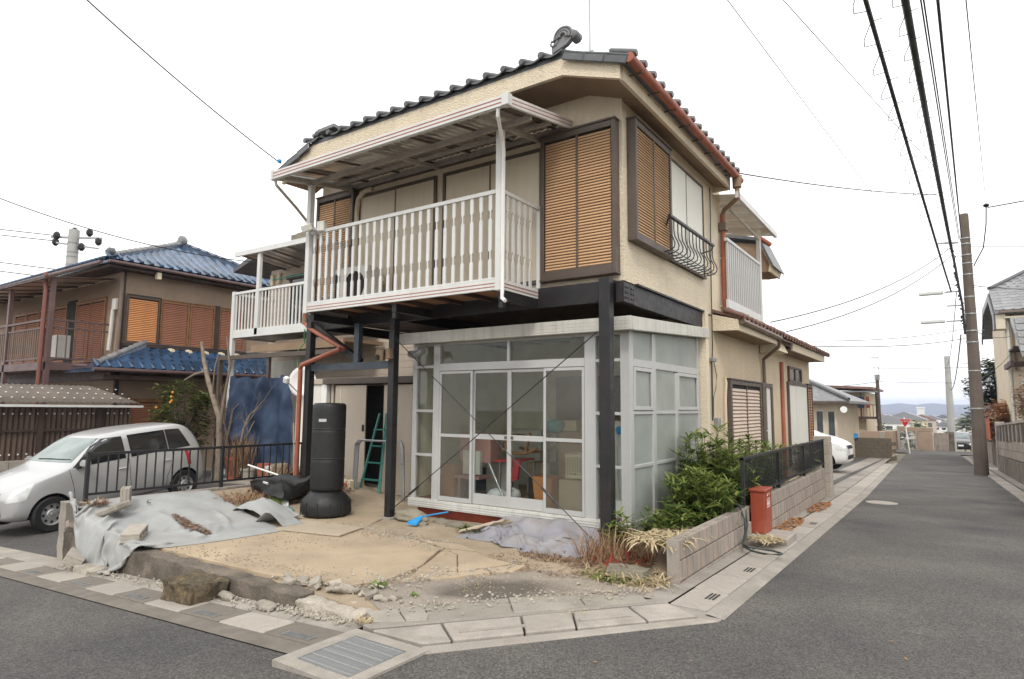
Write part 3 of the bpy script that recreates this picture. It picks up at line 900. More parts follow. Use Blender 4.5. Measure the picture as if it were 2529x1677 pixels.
# soffit: three sloping boards behind the front fascia and one along the side
prof = [(-2.76, 5.135), (-3.44, 5.39), (-7.87, 5.39), (-8.6, 5.125)]
b = MB()
for (x0, z0), (x1, z1) in zip(prof, prof[1:]):
    b.add([(x0, 6.03, z0), (x1, 6.03, z1), (x1, 6.63, z1 + .012), (x0, 6.63, z0 + .012), (x0, 6.03, z0 + .02), (x1, 6.03, z1 + .02), (x1, 6.63, z1 + .032), (x0, 6.63, z0 + .032)],
          [(0, 1, 2, 3), (7, 6, 5, 4), (0, 4, 5, 1), (2, 6, 7, 3), (0, 3, 7, 4), (1, 5, 6, 2)])
W(b, 'front_soffit', K['soffit'])
b = MB().prism([(-2.757, 5.128), (-3.02, 5.226), (-3.02, 5.246), (-2.757, 5.148)], 6.63, 10.12, 'y'); W(b, 'side_soffit', K['soffit'])
b = MB(); b.box(-2.99, -2.72, 10.12, 10.16, 5.1, 5.32); W(b, 'rear_fascia', K['fascia'])

# tiles: one wave profile shared by every tile
def tile_mesh(mat, w=.272, depth=.30, rise=.115, cap=True):
    b = MB()
    n = 8
    top = []
    for i in range(n + 1):
        t = i / n
        top.append((-w / 2 + w * t, -.034 * math.sin(math.pi * t) + .012 * t))
    poly = top + [(x, z - .022) for x, z in reversed(top)]
    k = len(poly)
    b.add([(x, 0, z) for x, z in poly] + [(x, depth, z + rise) for x, z in poly],
          [tuple(range(k - 1, -1, -1)), tuple(range(k, 2 * k))] + [(i, (i + 1) % k, k + (i + 1) % k, k + i) for i in range(k)])
    if cap:
        b.lathe([(.036, -.03), (.042, -.022), (.042, .26), (.036, .28)], 10, (-w / 2, 0, .004), 'y')
        for j in range(len(b.v) - 40, len(b.v)):
            b.v[j].z += max(0, b.v[j].y) * rise / depth
    return with_mat(b.mesh('roof_tile', smooth=40), mat)
me_tile = tile_mesh(K['tile'])
for i in range(17):
    x = -3.56 - i * .268
    if i in (15,): continue
    inst(me_tile, 'eave_tile', (x, 5.93, 5.655 + rnd(-.004, .004)), roof, rot=(rnd(-.02, .02), rnd(-.02, .02), 0))
inst(me_tile, 'eave_tile', (-7.62, 6.0, 5.69), roof, rot=(.05, .22, .3))
for i in range(16):
    inst(me_tile, 'eave_tile', (-2.56, 6.12 + i * .268, 5.345 + rnd(-.004, .004)), roof, rot=(rnd(-.02, .02), 0, R(90)))
b = MB()
b.box(-.15, .15, -.05, .24, .0, .028); b.box(-.15, .15, -.055, -.03, -.085, .0)
me_rake = with_mat(b.mesh('rake_tile', bevel=.008), K['tile'])
sl_ = math.atan2(.29, .78)
for i in range(3):
    inst(me_rake, 'rake_tile', (-2.75 - i * .25, 5.97, 5.365 + i * .093), roof, rot=(0, sl_ + rnd(-.03, .03), 0))
    inst(me_rake, 'rake_tile', (-8.55 + i * .25, 5.97, 5.365 + i * .093), roof, rot=(0, -sl_ + rnd(-.06, .06), rnd(-.05, .05)))
# scrolled ridge-end ornament
b = MB()
pl_ = []
for i in range(19):
    t = math.pi * (-.15 + 1.2 * i / 18)
    pl_.append((-3.40 + .115 * math.cos(t), 5.80 + .105 * math.sin(t)))
pl_ += [(-3.56, 5.70), (-3.55, 5.64), (-3.36, 5.70)]
b.prism(pl_, 5.93, 5.99, 'y')
for rr_, yy_ in ((.115, 5.925), (.078, 5.92), (.045, 5.915)):
    b.tube([(-3.40 + rr_ * math.cos(math.pi * (-.1 + 1.15 * i / 16)), yy_, 5.80 + rr_ * .95 * math.sin(math.pi * (-.1 + 1.15 * i / 16))) for i in range(17)], .016, 8)
b.tube([(-3.535 + (.012 + .004 * i) * math.cos(.55 * i + .5), 5.93, 5.765 + (.012 + .004 * i) * math.sin(.55 * i + .5)) for i in range(13)], .014, 7)
b.lathe([(.002, -.075), (.05, -.065), (.062, -.03), (.062, .06), (.03, .08)], 14, (-3.285, 6.0, 5.80), 'y')
W(b, 'ridge_ornament', K['tile_grey'], smooth=35)
b = MB(); b.obox((-7.75, 6.02, 5.76), (.09, .05, .1), (.1, .3, .2)); b.lathe([(.03, -.05), (.045, 0), (.03, .1)], 10, (-7.84, 6.0, 5.72), 'y'); b.obox((-7.5, 6.0, 5.73), (.34, .2, .05), (0, -.1, .1))
W(b, 'broken_ornament', K['tile_grey'], smooth=35)
# gutter and downpipes
b = MB(); b.tube([(-2.60, 5.93, 5.30), (-2.60, 10.05, 5.285), (-2.60, 10.32, 5.28)], .055, 12); gutter = W(b, 'gutter', K['rust_pipe'], smooth=40)
b = MB()
for i in range(8): b.box(-2.72, -2.56, 6.2 + i * .52, 6.215 + i * .52, 5.235, 5.25)
b.build('gutter_bracket', K['bronze'], gutter)
b = MB(); b.lathe([(.07, -.1), (.075, .06), (.06, .1)], 12, (-2.60, 10.1, 5.2)); b.lathe([(.04, -.2), (.04, .0)], 12, (-2.6, 10.1, 5.12))
W(b, 'gutter_outlet', K['soffit'], smooth=40)
b = MB(); b.tube([(-2.6, 10.1, 5.0), (-2.62, 10.15, 4.94), (-2.90, 10.4, 4.86), (-2.94, 10.45, 4.8)], .035, 10); W(b, 'outlet_elbow', K['soffit'], smooth=40)
b = MB(); b.box(-3.0, -2.87, 10.38, 10.52, 4.52, 4.66); W(b, 'rain_head', K['bronze_pale'], bevel=.01)
b = MB(); b.tube([(-2.94, 10.45, 4.8), (-2.94, 10.45, 3.1)], .042, 12); W(b, 'downpipe', K['rust_pipe'], smooth=40)
b = MB()
for z in (4.05, 3.25): b.box(-3.01, -2.89, 10.425, 10.475, z, z + .02)
W(b, 'pipe_clip', K['alu_dirty'])

# ---- shutters
def slat_me(L, ax, mat, h=.03):
    b = MB()
    if ax == 'x': b.add([(-L / 2, -.004, -h * .55), (L / 2, -.004, -h * .55), (L / 2, .012, h * .45), (-L / 2, .012, h * .45), (-L / 2, -.012, -h * .3), (L / 2, -.012, -h * .3), (L / 2, .004, h * .5), (-L / 2, .004, h * .5)], [(0, 1, 5, 4), (4, 5, 6, 7), (7, 6, 2, 3), (3, 2, 1, 0), (0, 4, 7, 3), (1, 2, 6, 5)])
    else: b.add([(.004, -L / 2, -h * .55), (.004, L / 2, -h * .55), (-.012, L / 2, h * .45), (-.012, -L / 2, h * .45), (.012, -L / 2, -h * .3), (.012, L / 2, -h * .3), (-.004, L / 2, h * .5), (-.004, -L / 2, h * .5)], [(0, 1, 5, 4), (4, 5, 6, 7), (7, 6, 2, 3), (3, 2, 1, 0), (0, 4, 7, 3), (1, 2, 6, 5)])
    return with_mat(b.mesh('slat'), mat)
def shutter_x(parent, x0, x1, z0, z1, y, panels=2, mat=K['slat'], sp=.036, frame=K['bronze'], depth=.12, t=.05, foot=.1):
    """louvred shutter case on a front wall, face towards -y at y"""
    b = MB()
    b.box(x0, x0 + t, y, y + depth, z0, z1); b.box(x1 - t, x1, y, y + depth, z0, z1)
    b.box(x0 + t, x1 - t, y + .004, y + depth, z1 - .075, z1); b.box(x0 + t, x1 - t, y + .004, y + depth, z0, z0 + foot)
    b.box(x0 - .012, x1 + .012, y - .015, y + depth, z1 + .001, z1 + .025); b.box(x0 - .008, x1 + .008, y - .01, y + depth, z0 - .022, z0 - .001)
    iw = (x1 - x0 - 2 * t) / panels
    for i in range(1, panels): b.box(x0 + t + iw * i - .014, x0 + t + iw * i + .014, y + .006, y + .04, z0 + foot, z1 - .075)
    o = b.build('shutter', frame, parent, bevel=.004)
    MB().box(x0 + t, x1 - t, y + .045, y + .06, z0 + foot, z1 - .075).build('backing', K['dark'], o)
    me = slat_me(iw - .03, 'x', mat, sp * .84)
    n = int((z1 - z0 - foot - .08) / sp)
    for p in range(panels):
        for k in range(n):
            inst(me, 'slat', (x0 + t + iw * (p + .5), y + .024, z0 + foot + sp * (k + .55)), o)
    return o
def shutter_y(parent, y0, y1, z0, z1, x, panels=2, mat=K['slat'], sp=.036, frame=K['bronze'], depth=.12, t=.05, foot=.08):
    """the same on a side wall, face towards +x at x"""
    b = MB()
    b.box(x - depth, x, y0, y0 + t, z0, z1); b.box(x - depth, x, y1 - t, y1, z0, z1)
    b.box(x - depth, x - .004, y0 + t, y1 - t, z1 - .075, z1); b.box(x - depth, x - .004, y0 + t, y1 - t, z0, z0 + foot)
    b.box(x - depth, x + .015, y0 - .012, y1 + .012, z1 + .001, z1 + .025); b.box(x - depth, x + .01, y0 - .008, y1 + .008, z0 - .022, z0 - .001)
    iw = (y1 - y0 - 2 * t) / panels
    for i in range(1, panels): b.box(x - .04, x - .006, y0 + t + iw * i - .014, y0 + t + iw * i + .014, z0 + foot, z1 - .075)
    o = b.build('shutter', frame, parent, bevel=.004)
    MB().box(x - .06, x - .045, y0 + t, y1 - t, z0 + foot, z1 - .075).build('backing', K['dark'], o)
    me = slat_me(iw - .03, 'y', mat, sp * .84)
    n = int((z1 - z0 - foot - .08) / sp)
    for p in range(panels):
        for k in range(n):
            inst(me, 'slat', (x - .024, y0 + t + iw * (p + .5), z0 + foot + sp * (k + .55)), o)
    return o
shutter_x(house, -4.06, -3.04, 3.14, 4.96, 6.50)
shutter_x(house, -8.40, -7.52, 3.20, 4.96, 6.50)
shutter_y(house, 6.74, 7.92, 3.56, 5.02, -2.88)
# closed rain-shutter panels on the front
def panel_win_x(x0, x1, z0, z1, y, n, mat, name='window'):
    b = MB(); fr_ = .045
    b.box(x0, x0 + fr_, y - .03, y, z0, z1); b.box(x1 - fr_, x1, y - .03, y, z0, z1); b.box(x0 + fr_, x1 - fr_, y - .03, y, z1 - .05, z1); b.box(x0 + fr_, x1 - fr_, y - .03, y, z0, z0 + .05)
    w = (x1 - x0 - 2 * fr_) / n
    for i in range(1, n): b.box(x0 + fr_ + w * i - .012, x0 + fr_ + w * i + .012, y - .028, y - .004, z0 + .05, z1 - .05)
    o = b.build(name, K['bronze'], house, bevel=.003)
    for i in range(n):
        MB().box(x0 + fr_ + w * i + .012, x0 + fr_ + w * (i + 1) - .012, y - .018 - .004 * (i % 2), y - .002, z0 + .05, z1 - .05).build('panel', mat, o)
    return o
panel_win_x(-7.50, -5.87, 3.12, 4.88, 6.618, 2, K['panel'])
panel_win_x(-5.75, -4.08, 3.12, 4.88, 6.618, 2, K['panel'])
b = MB(); b.box(-8.4, -4.06, 6.585, 6.617, 4.97, 5.02); W(b, 'wall_batten', K['bronze'])
# closed panels on the side with the iron guard
b = MB(); b.box(-3.0, -2.965, 7.97, 7.99, 3.58, 5.02); b.box(-3.0, -2.965, 9.5, 9.53, 3.58, 5.02); b.box(-3.0, -2.96, 7.99, 9.5, 4.99, 5.02); b.box(-3.0, -2.94, 7.97, 9.53, 3.55, 3.58); b.box(-3.0, -2.97, 8.75, 8.765, 3.58, 4.99)
sw = W(b, 'side_window', K['bronze'])
MB().box(-3.0, -2.975, 7.99, 8.75, 3.58, 4.99).build('panel', K['panel_white'], sw)
MB().box(-3.0, -2.98, 8.765, 9.5, 3.58, 4.99).build('panel', K['panel_white'], sw)
b = MB(); b.bar((-2.80, 7.58, 4.03), (-2.80, 9.42, 4.03), .045, .03); b.tube([(-2.82, 7.6, 4.0), (-2.86, 7.66, 3.96), (-3.0, 7.95, 3.94)], .012, 6); b.bar((-2.98, 7.9, 3.56), (-2.98, 9.44, 3.56), .02)
b.tube([(-2.80, 9.40, 4.0), (-2.84, 9.42, 3.96), (-3.0, 9.44, 3.94)], .012, 6)
guard = W(b, 'window_guard', K['black_rail'])
b = MB()
gp = [(0, 0, .0), (.0, 0, -.14), (.01, 0, -.22), (.045, 0, -.29), (.065, 0, -.35), (.055, 0, -.40), (.0, 0, -.435), (-.17, 0, -.45)]
b.tube(gp, .008, 6)
me_g = with_mat(b.mesh('guard_bar', smooth=40), K['black_rail'])
for i in range(13):
    inst(me_g, 'guard_bar', (-2.81, 7.62 + i * .148, 4.02), guard)
b = MB()
for k_ in (.0, .07): b.bar((-2.78 - k_, 7.6, 3.585 - k_ * .2), (-2.78 - k_, 9.42, 3.585 - k_ * .2), .010)
b.build('guard_rail', K['black_rail'], guard)

# ---- front balcony with its roof
bal = MB()
bal.box(-7.60, -4.10, 5.72, 5.76, 2.915, 3.035)
bal.box(-4.135, -4.10, 5.76, 6.60, 2.915, 3.035); bal.box(-7.60, -7.565, 5.76, 6.60, 2.915, 3.035)
balcony = bal.build('balcony', K['alu_white'], house)
for z in (2.945, 2.985, 3.015):
    b = MB(); b.box(-7.598, -4.105, 5.7165, 5.7215, z, z + .009); b.box(-4.0985, -4.0945, 5.73, 6.58, z, z + .009)
    if z != 3.015: b.build('red_stripe', K['red_line'], balcony)
b = MB(); b.box(-7.56, -4.14, 5.77, 6.48, 2.98, 3.01); b.build('deck', K['wood'], balcony)
b = MB()
for i in range(7): b.box(-7.3 + i * .5, -7.25 + i * .5, 5.77, 6.48, 2.93, 2.978)
b.build('joist', K['brown_dark'], balcony)
b = MB(); b.box(-7.56, -4.17, 5.725, 5.765, 4.045, 4.095); b.box(-4.14, -4.10, 5.79, 6.56, 4.045, 4.09); b.box(-7.6, -7.565, 5.79, 6.56, 4.045, 4.09)
b.box(-7.56, -4.17, 5.73, 5.76, 3.036, 3.062)
b.build('handrail', K['alu_white'], balcony, bevel=.004)
def balpost(n, x, y, z1, w=.07):
    MB().box(x - w / 2, x + w / 2, y - w / 2, y + w / 2, 2.9, z1).build(n, K['alu_white'], balcony, bevel=.006)
balpost('post', -4.135, 5.745, 4.80, .08); balpost('post', -7.55, 5.745, 4.80, .08); balpost('end_post', -4.12, 6.57, 4.1, .055); balpost('end_post', -7.58, 6.57, 4.1, .055)
# turned-look flat balusters
def bal_me(ax):
    b = MB()
    Z = [(3.04, .024), (3.27, .024), (3.285, .009), (3.37, .009), (3.385, .024), (3.75, .024), (3.765, .009), (3.85, .009), (3.865, .024), (4.046, .024)]
    vs, fs = [], []
    for z, w in Z:
        for sx, sy in ((-w, -.008), (w, -.008), (w, .008), (-w, .008)):
            vs.append((sx, sy, z) if ax == 'x' else (sy, sx, z))
    for i in range(len(Z) - 1):
        for k in range(4):
            fs.append((i * 4 + k, i * 4 + (k + 1) % 4, i * 4 + 4 + (k + 1) % 4, i * 4 + 4 + k))
    b.add(vs, fs)
    return with_mat(b.mesh('baluster'), K['alu_white'])
mx_, my_ = bal_me('x'), bal_me('y')
for i in range(24):
    inst(mx_, 'baluster', (-7.43 + i * .1375, 5.745, 0), balcony)
for i in range(5):
    inst(my_, 'baluster', (-4.12, 5.87 + i * .125, 0), balcony)
    inst(my_, 'baluster', (-7.583, 5.87 + i * .125, 0), balcony)
# balcony roof
K['soffit_grey'] = M('soffit_grey', (.34, .32, .285), rough=.6, var=.12, streak=.3)
b = MB(); b.box(-7.73, -3.66, 5.20, 5.255, 4.765, 4.885)
for x in (-3.695, -7.73):
    b.add([(x, 5.256, 4.765), (x + .035, 5.256, 4.765), (x + .035, 6.61, 5.02), (x, 6.61, 5.02), (x, 5.256, 4.885), (x + .035, 5.256, 4.885), (x + .035, 6.61, 5.135), (x, 6.61, 5.135)], [(0, 3, 2, 1), (4, 5, 6, 7), (0, 1, 5, 4), (1, 2, 6, 5), (2, 3, 7, 6), (3, 0, 4, 7)])
b.box(-3.73, -3.645, 5.185, 5.27, 4.76, 4.895); b.box(-7.75, -7.70, 5.185, 5.265, 4.755, 4.90)
bro = b.build('balcony_roof', K['alu_white'], house, bevel=.004)
b = MB(); b.box(-7.70, -3.735, 5.1965, 5.1985, 4.80, 4.811); b.box(-7.70, -3.735, 5.1965, 5.1985, 4.845, 4.856)
for zo in (.035, .08):
    b.add([(-3.6585, 5.28, 4.765 + zo), (-3.6585, 6.6, 5.02 + zo), (-3.6585, 6.6, 5.031 + zo), (-3.6585, 5.28, 4.776 + zo)], [(0, 1, 2, 3)])
b.build('red_stripe', K['red_line'], bro)
b = MB()
nn = 150
b.sheet(nn, 1, lambda u, v: (-7.69 + 3.99 * u, 5.25 + 1.36 * v, 4.868 + .245 * v + .008 * math.sin(u * nn * math.pi / 2 * 1.0)))
b.build('roof_sheet', K['poly_smoke'], bro, norm=False, smooth=60)
b = MB()
for i in range(6):
    x = -7.3 + i * .68
    b.bar((x, 5.26, 4.835), (x, 6.6, 5.08), .022, .028)
b.build('rafter', K['bronze'], bro)
b = MB(); b.bar((-7.65, 5.75, 4.845), (-3.72, 5.75, 4.845), .05, .06); b.bar((-7.65, 6.18, 4.95), (-3.72, 6.18, 4.95), .04, .04); b.bar((-7.65, 6.58, 5.02), (-3.72, 6.58, 5.02), .05, .06)
b.bar((-4.135, 5.3, 4.79), (-4.135, 6.6, 4.98), .05, .055); b.bar((-7.55, 5.3, 4.79), (-7.55, 6.6, 4.98), .05, .055); b.bar((-5.85, 5.3, 4.80), (-5.85, 6.6, 4.99), .05, .05)
b.build('roof_beam', K['soffit_grey'], bro)
b = MB(); b.tube([(-3.80, 5.23, 4.77), (-3.82, 5.25, 4.70), (-4.02, 5.62, 4.60), (-4.045, 5.68, 4.52), (-4.05, 5.685, 2.86), (-4.05, 5.685, 2.80), (-3.99, 5.66, 2.76)], .022, 8)
b.build('roof_drain', K['white_paint'], bro, smooth=40)
b = MB(); b.tube([(-7.70, 5.24, 4.77), (-7.71, 5.26, 4.70), (-8.1, 5.9, 4.60), (-8.42, 6.36, 4.54)], .022, 8); b.build('roof_drain', K['alu_dirty'], bro, smooth=40)

# orange-red downpipe on the left edge and its detour under the balcony
b = MB(); b.tube([(-8.46, 6.42, 5.12), (-8.47, 6.42, 2.98)], .04, 10); b.tube([(-8.46, 6.42, 2.90), (-8.32, 6.40, 2.80), (-7.45, 6.36, 2.43)], .033, 10)
W(b, 'left_downpipe', K['rust_pipe'], smooth=40)
b = MB(); b.tube([(-8.47, 6.42, 2.99), (-8.47, 6.42, 2.88)], .047, 10); W(b, 'pipe_socket', K['soffit'], smooth=40)
b = MB(); b.tube([(-7.45, 6.30, 2.43), (-8.33, 6.30, 2.22), (-8.40, 6.32, 2.17), (-8.41, 6.33, 2.08), (-8.42, 6.34, .02)], .036, 10); W(b, 'lower_downpipe', K['rust_pipe'], smooth=40)

# ---- under-storey: dark soffit boards and joists
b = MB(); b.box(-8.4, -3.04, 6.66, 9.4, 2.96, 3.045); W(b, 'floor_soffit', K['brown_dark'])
b = MB(); b.box(-7.95, -7.2, 8.95, 9.0, 2.35, 2.62); W(b, 'recess_board', K['wood'])

# ---- lower side roof (brown-red tiles) with its boxed eave
V = [(-2.56, 9.93, 2.985), (-2.56, 12.6, 2.985), (-3.95, 12.6, 3.50), (-3.95, 9.93, 3.50)]
b = MB()
for y0, y1, dz in ((9.93, 12.62, 0), (12.62, 14.05, -.05), (14.05, 18.75, 0)):
    b.add([(-2.56, y0, 2.985 + dz), (-2.56, y1, 2.985 + dz), (-3.95, y1, 3.50 + dz), (-3.95, y0, 3.50 + dz), (-2.56, y0, 2.955 + dz), (-2.56, y1, 2.955 + dz), (-3.95, y1, 3.40 + dz), (-3.95, y0, 3.40 + dz)], [(0, 1, 2, 3), (7, 6, 5, 4), (0, 4, 5, 1), (1, 5, 6, 2), (2, 6, 7, 3), (3, 7, 4, 0)])
lroof = W(b, 'lower_roof', K['tile_red'])
me_tr = tile_mesh(K['tile_red'])
for i in range(33):
    inst(me_tr, 'eave_tile', (-2.53, 10.06 + i * .264, 3.0 + rnd(-.006, .006)), lroof, rot=(rnd(-.04, .04), 0, R(90)))
for i in range(28):
    inst(me_tr, 'roof_tile', (-2.80, 11.4 + i * .264, 3.10 + rnd(-.006, .006)), lroof, rot=(rnd(-.04, .04), 0, R(90)))
b = MB(); b.prism([(-2.60, 2.79), (-3.03, 2.80), (-3.03, 3.07), (-2.60, 2.955)], 9.93, 9.98, 'y'); b.box(-2.64, -2.60, 9.98, 12.6, 2.79, 2.95); b.box(-2.64, -2.60, 14.1, 18.2, 2.79, 2.95)
W(b, 'lower_fascia', K['fascia'])
b = MB(); b.box(-3.0, -2.64, 9.98, 12.6, 2.80, 2.82); b.box(-3.0, -2.64, 14.1, 18.2, 2.80, 2.82); W(b, 'lower_soffit', K['soffit'])
b = MB(); b.prism([(-2.62, 2.70), (-2.98, 2.66), (-2.98, 2.86), (-2.72, 2.92)], 12.9, 13.7, 'y'); W(b, 'eave_bracket_box', K['fascia'])
b = MB(); b.tube([(-2.55, 9.95, 2.93), (-2.55, 12.7, 2.91)], .045, 8); b.tube([(-2.55, 12.65, 2.9), (-2.6, 12.72, 2.75), (-2.94, 13.0, 2.55), (-2.95, 13.05, 2.4), (-2.95, 13.05, .1)], .032, 8); W(b, 'lower_gutter', K['bronze_pale'], smooth=40)
b = MB(); b.tube([(-2.96, 14.72, 2.6), (-2.96, 14.72, .1)], .04, 8); W(b, 'rear_downpipe', K['red_line'], smooth=40)
# roof of the rear wing seen past the balcony
b = MB().prism([(-3.06, 4.97), (-2.98, 4.82), (-2.86, 4.52), (-2.89, 4.38), (-3.07, 4.37), (-3.9, 4.45), (-3.9, 5.15)], 13.45, 14.3, 'y'); W(b, 'rear_eave', K['soffit'])
b = MB().prism([(-3.05, 5.02), (-2.965, 4.85), (-2.81, 4.50), (-2.84, 4.36), (-2.885, 4.37), (-2.855, 4.52), (-2.975, 4.82), (-3.06, 4.98)], 13.4, 14.3, 'y'); W(b, 'rear_bargeboard', K['fascia'])
b = MB().prism([(-2.76, 4.46), (-3.03, 5.09), (-3.9, 5.32), (-8.4, 5.32), (-8.4, 5.24), (-3.9, 5.24), (-3.05, 5.03), (-2.80, 4.47)], 13.35, 14.4, 'y'); W(b, 'rear_roof', K['tile'])
b = MB(); b.tube([(-3.05, 13.3, 5.1), (-2.87, 13.6, 4.97)], .05, 8); W(b, 'rear_gutter', K['red_line'], smooth=40)

# ---- rear balcony over the side roof
b = MB(); b.box(-2.88, -2.84, 10.31, 12.6, 3.21, 3.35); b.box(-3.9, -2.88, 12.56, 12.6, 3.20, 3.34)
rb = b.build('rear_balcony', K['alu_white'], house)
b = MB(); b.box(-2.885, -2.835, 10.31, 12.6, 4.32, 4.37); b.build('handrail', K['alu_white'], rb)
b = MB(); b.box(-.015, .015, -.03, .03, 3.34, 4.32)
me_rb = with_mat(b.mesh('baluster'), K['alu'])
for i in range(18): inst(me_rb, 'baluster', (-2.86, 10.38 + i * .125, 0), rb)
b = MB(); b.box(-2.9, -2.83, 12.52, 12.6, 3.2, 5.0); b.build('post', K['alu_white'], rb)
b = MB(); b.add([(-2.62, 10.1, 5.0), (-2.62, 12.85, 4.97), (-3.9, 12.85, 5.2), (-3.9, 10.1, 5.2)], [(0, 1, 2, 3)]); b.build('roof_sheet', K['poly'], rb, norm=False)
b = MB(); b.bar((-2.60, 10.06, 4.98), (-2.60, 12.84, 4.95), .05, .10)
for yv in (10.6, 11.1, 11.6, 12.1, 12.78): b.bar((-2.65, yv, 4.95), (-3.9, yv, 5.15), .03, .04)
b.bar((-2.86, 10.6, 4.93), (-2.86, 12.62, 4.86), .04, .05); b.build('roof_frame', K['alu_white'], rb)

# ---- openings on the lower side wall
shutter_y(house, 10.62, 12.72, .55, 2.06, -2.93, 2, M('slat_pale', (.52, .40, .31), rough=.5, var=.08, rnd_v=.05), .062, K['bronze'], .07, .09, .07)
b = MB(); b.box(-3.0, -2.92, 12.76, 12.95, .3, 2.08); b.box(-3.0, -2.92, 13.5, 13.62, .3, 2.08); b.box(-3.0, -2.92, 12.95, 13.5, 2.0, 2.08); W(b, 'side_door_frame', K['bronze'])
b = MB(); b.box(-2.99, -2.95, 12.95, 13.5, .3, 2.0); sd = W(b, 'side_door', K['panel_white'])
MB().lathe([(.012, -.02), (.018, 0), (.012, .02)], 8, (-2.93, 13.02, 1.15), 'x').build('door_knob', K['steel'], sd)
b = MB(); b.box(-3.0, -2.95, 15.35, 15.45, .3, 2.2); b.box(-3.0, -2.95, 15.45, 17.6, 2.12, 2.2); bw = W(b, 'rear_window', K['bronze'])
for i in range(3): MB().box(-2.99, -2.96 + .004 * (i % 2), 15.45 + i * .717, 15.45 + (i + 1) * .717 - .01, .3, 2.12).build('panel', K['panel_white'], bw)
shutter_y(house, 17.62, 18.28, .3, 2.2, -2.93, 2, K['slat_brown'], .07, K['bronze'], .07, .05, .05)
b = MB(); b.box(-3.0, -2.95, 15.5, 17.0, 2.2, 2.24); b.box(-3.0, -2.95, 15.5, 17.0, 2.52, 2.56); b.box(-3.0, -2.95, 15.5, 15.55, 2.24, 2.52); b.box(-3.0, -2.95, 16.95, 17.0, 2.24, 2.52); b.box(-3.0, -2.955, 16.2, 16.26, 2.24, 2.52)
hw = W(b, 'high_window', K['bronze'])
MB().box(-3.0, -2.975, 15.55, 16.2, 2.24, 2.52).build('pane', K['window_glass'], hw); MB().box(-3.0, -2.975, 16.26, 16.95, 2.24, 2.52).build('pane', K['window_glass'], hw)
# conduit, drop cable and meter fittings on the wall edge
b = MB(); b.tube([(-2.96, 9.85, 5.1), (-2.965, 9.86, 4.6), (-2.97, 9.82, 3.4), (-2.965, 9.8, 2.55), (-2.97, 9.78, 2.35)], .009, 5); b.tube([(-2.96, 9.72, 2.35), (-2.96, 9.7, 1.4)], .014, 6); b.tube([(-2.965, 9.85, 2.3), (-2.96, 9.95, 2.1), (-2.96, 9.9, 1.9), (-2.965, 9.78, 1.75), (-2.965, 9.76, 1.45)], .007, 5)
W(b, 'wall_cable', K['hose'], smooth=40)
b = MB(); b.box(-3.0, -2.92, 9.68, 9.86, 2.3, 2.36); b.box(-3.0, -2.93, 9.9, 10.02, 1.28, 1.44); W(b, 'meter_box', K['steel'], bevel=.008)
b = MB(); b.tube([(-2.965, 10.42, 2.1), (-2.95, 10.44, 2.0), (-2.96, 10.40, 1.7), (-2.96, 10.38, .9)], .018, 6); W(b, 'bent_duct', K['stucco'], smooth=40)
# ================================================================== steel frame under the house
sf = thing('steel_frame', 'black painted steel posts and beams carrying the overhanging upper storey', 'steel frame', (-5.7, 6.5, .05))
S = lambda b, n, m=K['black_steel'], **k: b.build(n, m, sf, **k)
b = MB(); b.box(-3.21, -3.075, 6.39, 6.51, .0, 3.06); S(b, 'post', bevel=.006)
b = MB(); b.box(-6.535, -6.425, 6.39, 6.50, .04, 2.85); S(b, 'post', bevel=.006)
b = MB(); b.box(-8.36, -8.25, 6.37, 6.48, .0, 2.9); S(b, 'post', bevel=.006)
b = MB(); b.box(-8.5, -3.08, 6.52, 6.61, 2.80, 3.045); S(b, 'front_beam')
b = MB(); b.box(-3.055, -2.975, 6.52, 9.44, 2.785, 3.02); S(b, 'side_beam')
b = MB(); b.box(-3.06, -2.94, 6.9, 9.5, 3.024, 3.046); S(b, 'beam_cap')
b = MB(); b.box(-2.974, -2.962, 6.53, 6.85, 2.79, 3.01); S(b, 'splice_plate')
b = MB(); b.box(-3.3, -3.215, 6.5, 6.519, 2.82, 3.03); S(b, 'splice_plate')
b = MB()
for y_ in (6.58, 6.64, 6.74, 6.80):
    for z_ in (2.84, 2.90, 2.96): b.lathe([(.010, -.004), (.010, .008)], 6, (-2.96, y_, z_), 'x')
S(b, 'bolt')
b = MB(); b.box(-8.30, -6.45, 6.40, 6.47, 2.12, 2.225); S(b, 'tie_beam', K['blue_steel'])
b = MB(); b.bar((-8.42, 6.45, 2.93), (-7.16, 6.45, 2.23), .07, .1); S(b, 'knee_brace')
b = MB(); b.box(-7.27, -7.17, 6.40, 6.48, 2.226, 2.81); S(b, 'stub_post', K['blue_steel'])
for x_ in (-4.15, -5.85, -7.5):
    b = MB(); b.box(x_ - .04, x_ + .04, 5.80, 6.515, 2.80, 2.905); S(b, 'cantilever')
    if x_ > -7: 
        b = MB(); b.box(x_ - .03, x_ + .03, 5.80, 5.86, 2.72, 2.79); S(b, 'cantilever_end')
for x_ in (-8.45, -6.5):
    b = MB(); b.box(x_, x_ + .08, 6.62, 9.3, 2.8, 2.95); S(b, 'cross_beam')
b = MB(); b.box(-3.24, -3.05, 6.36, 6.55, .0, .03); b.box(-6.6, -6.36, 6.33, 6.57, .0, .06); S(b, 'base_plate', K['concrete'])
def rod(p, q, tb):
    r_ = thing('bracing_rod', '', 'brace', p)
    b = MB(); b.tube([p, q], .0065, 7); b.build('rod', K['black_rail'], r_, smooth=40)
    P, Q = Vector(p), Vector(q)
    a = P.lerp(Q, tb - .03); c = P.lerp(Q, tb + .03)
    b = MB(); b.tube([a, a.lerp(c, .1), a.lerp(c, .9), c], [.008, .016, .016, .008], 7); b.build('turnbuckle', K['black_rail'], r_, smooth=40)
    return r_
r1 = rod((-6.42, 6.42, .16), (-3.22, 6.38, 2.44), .13)
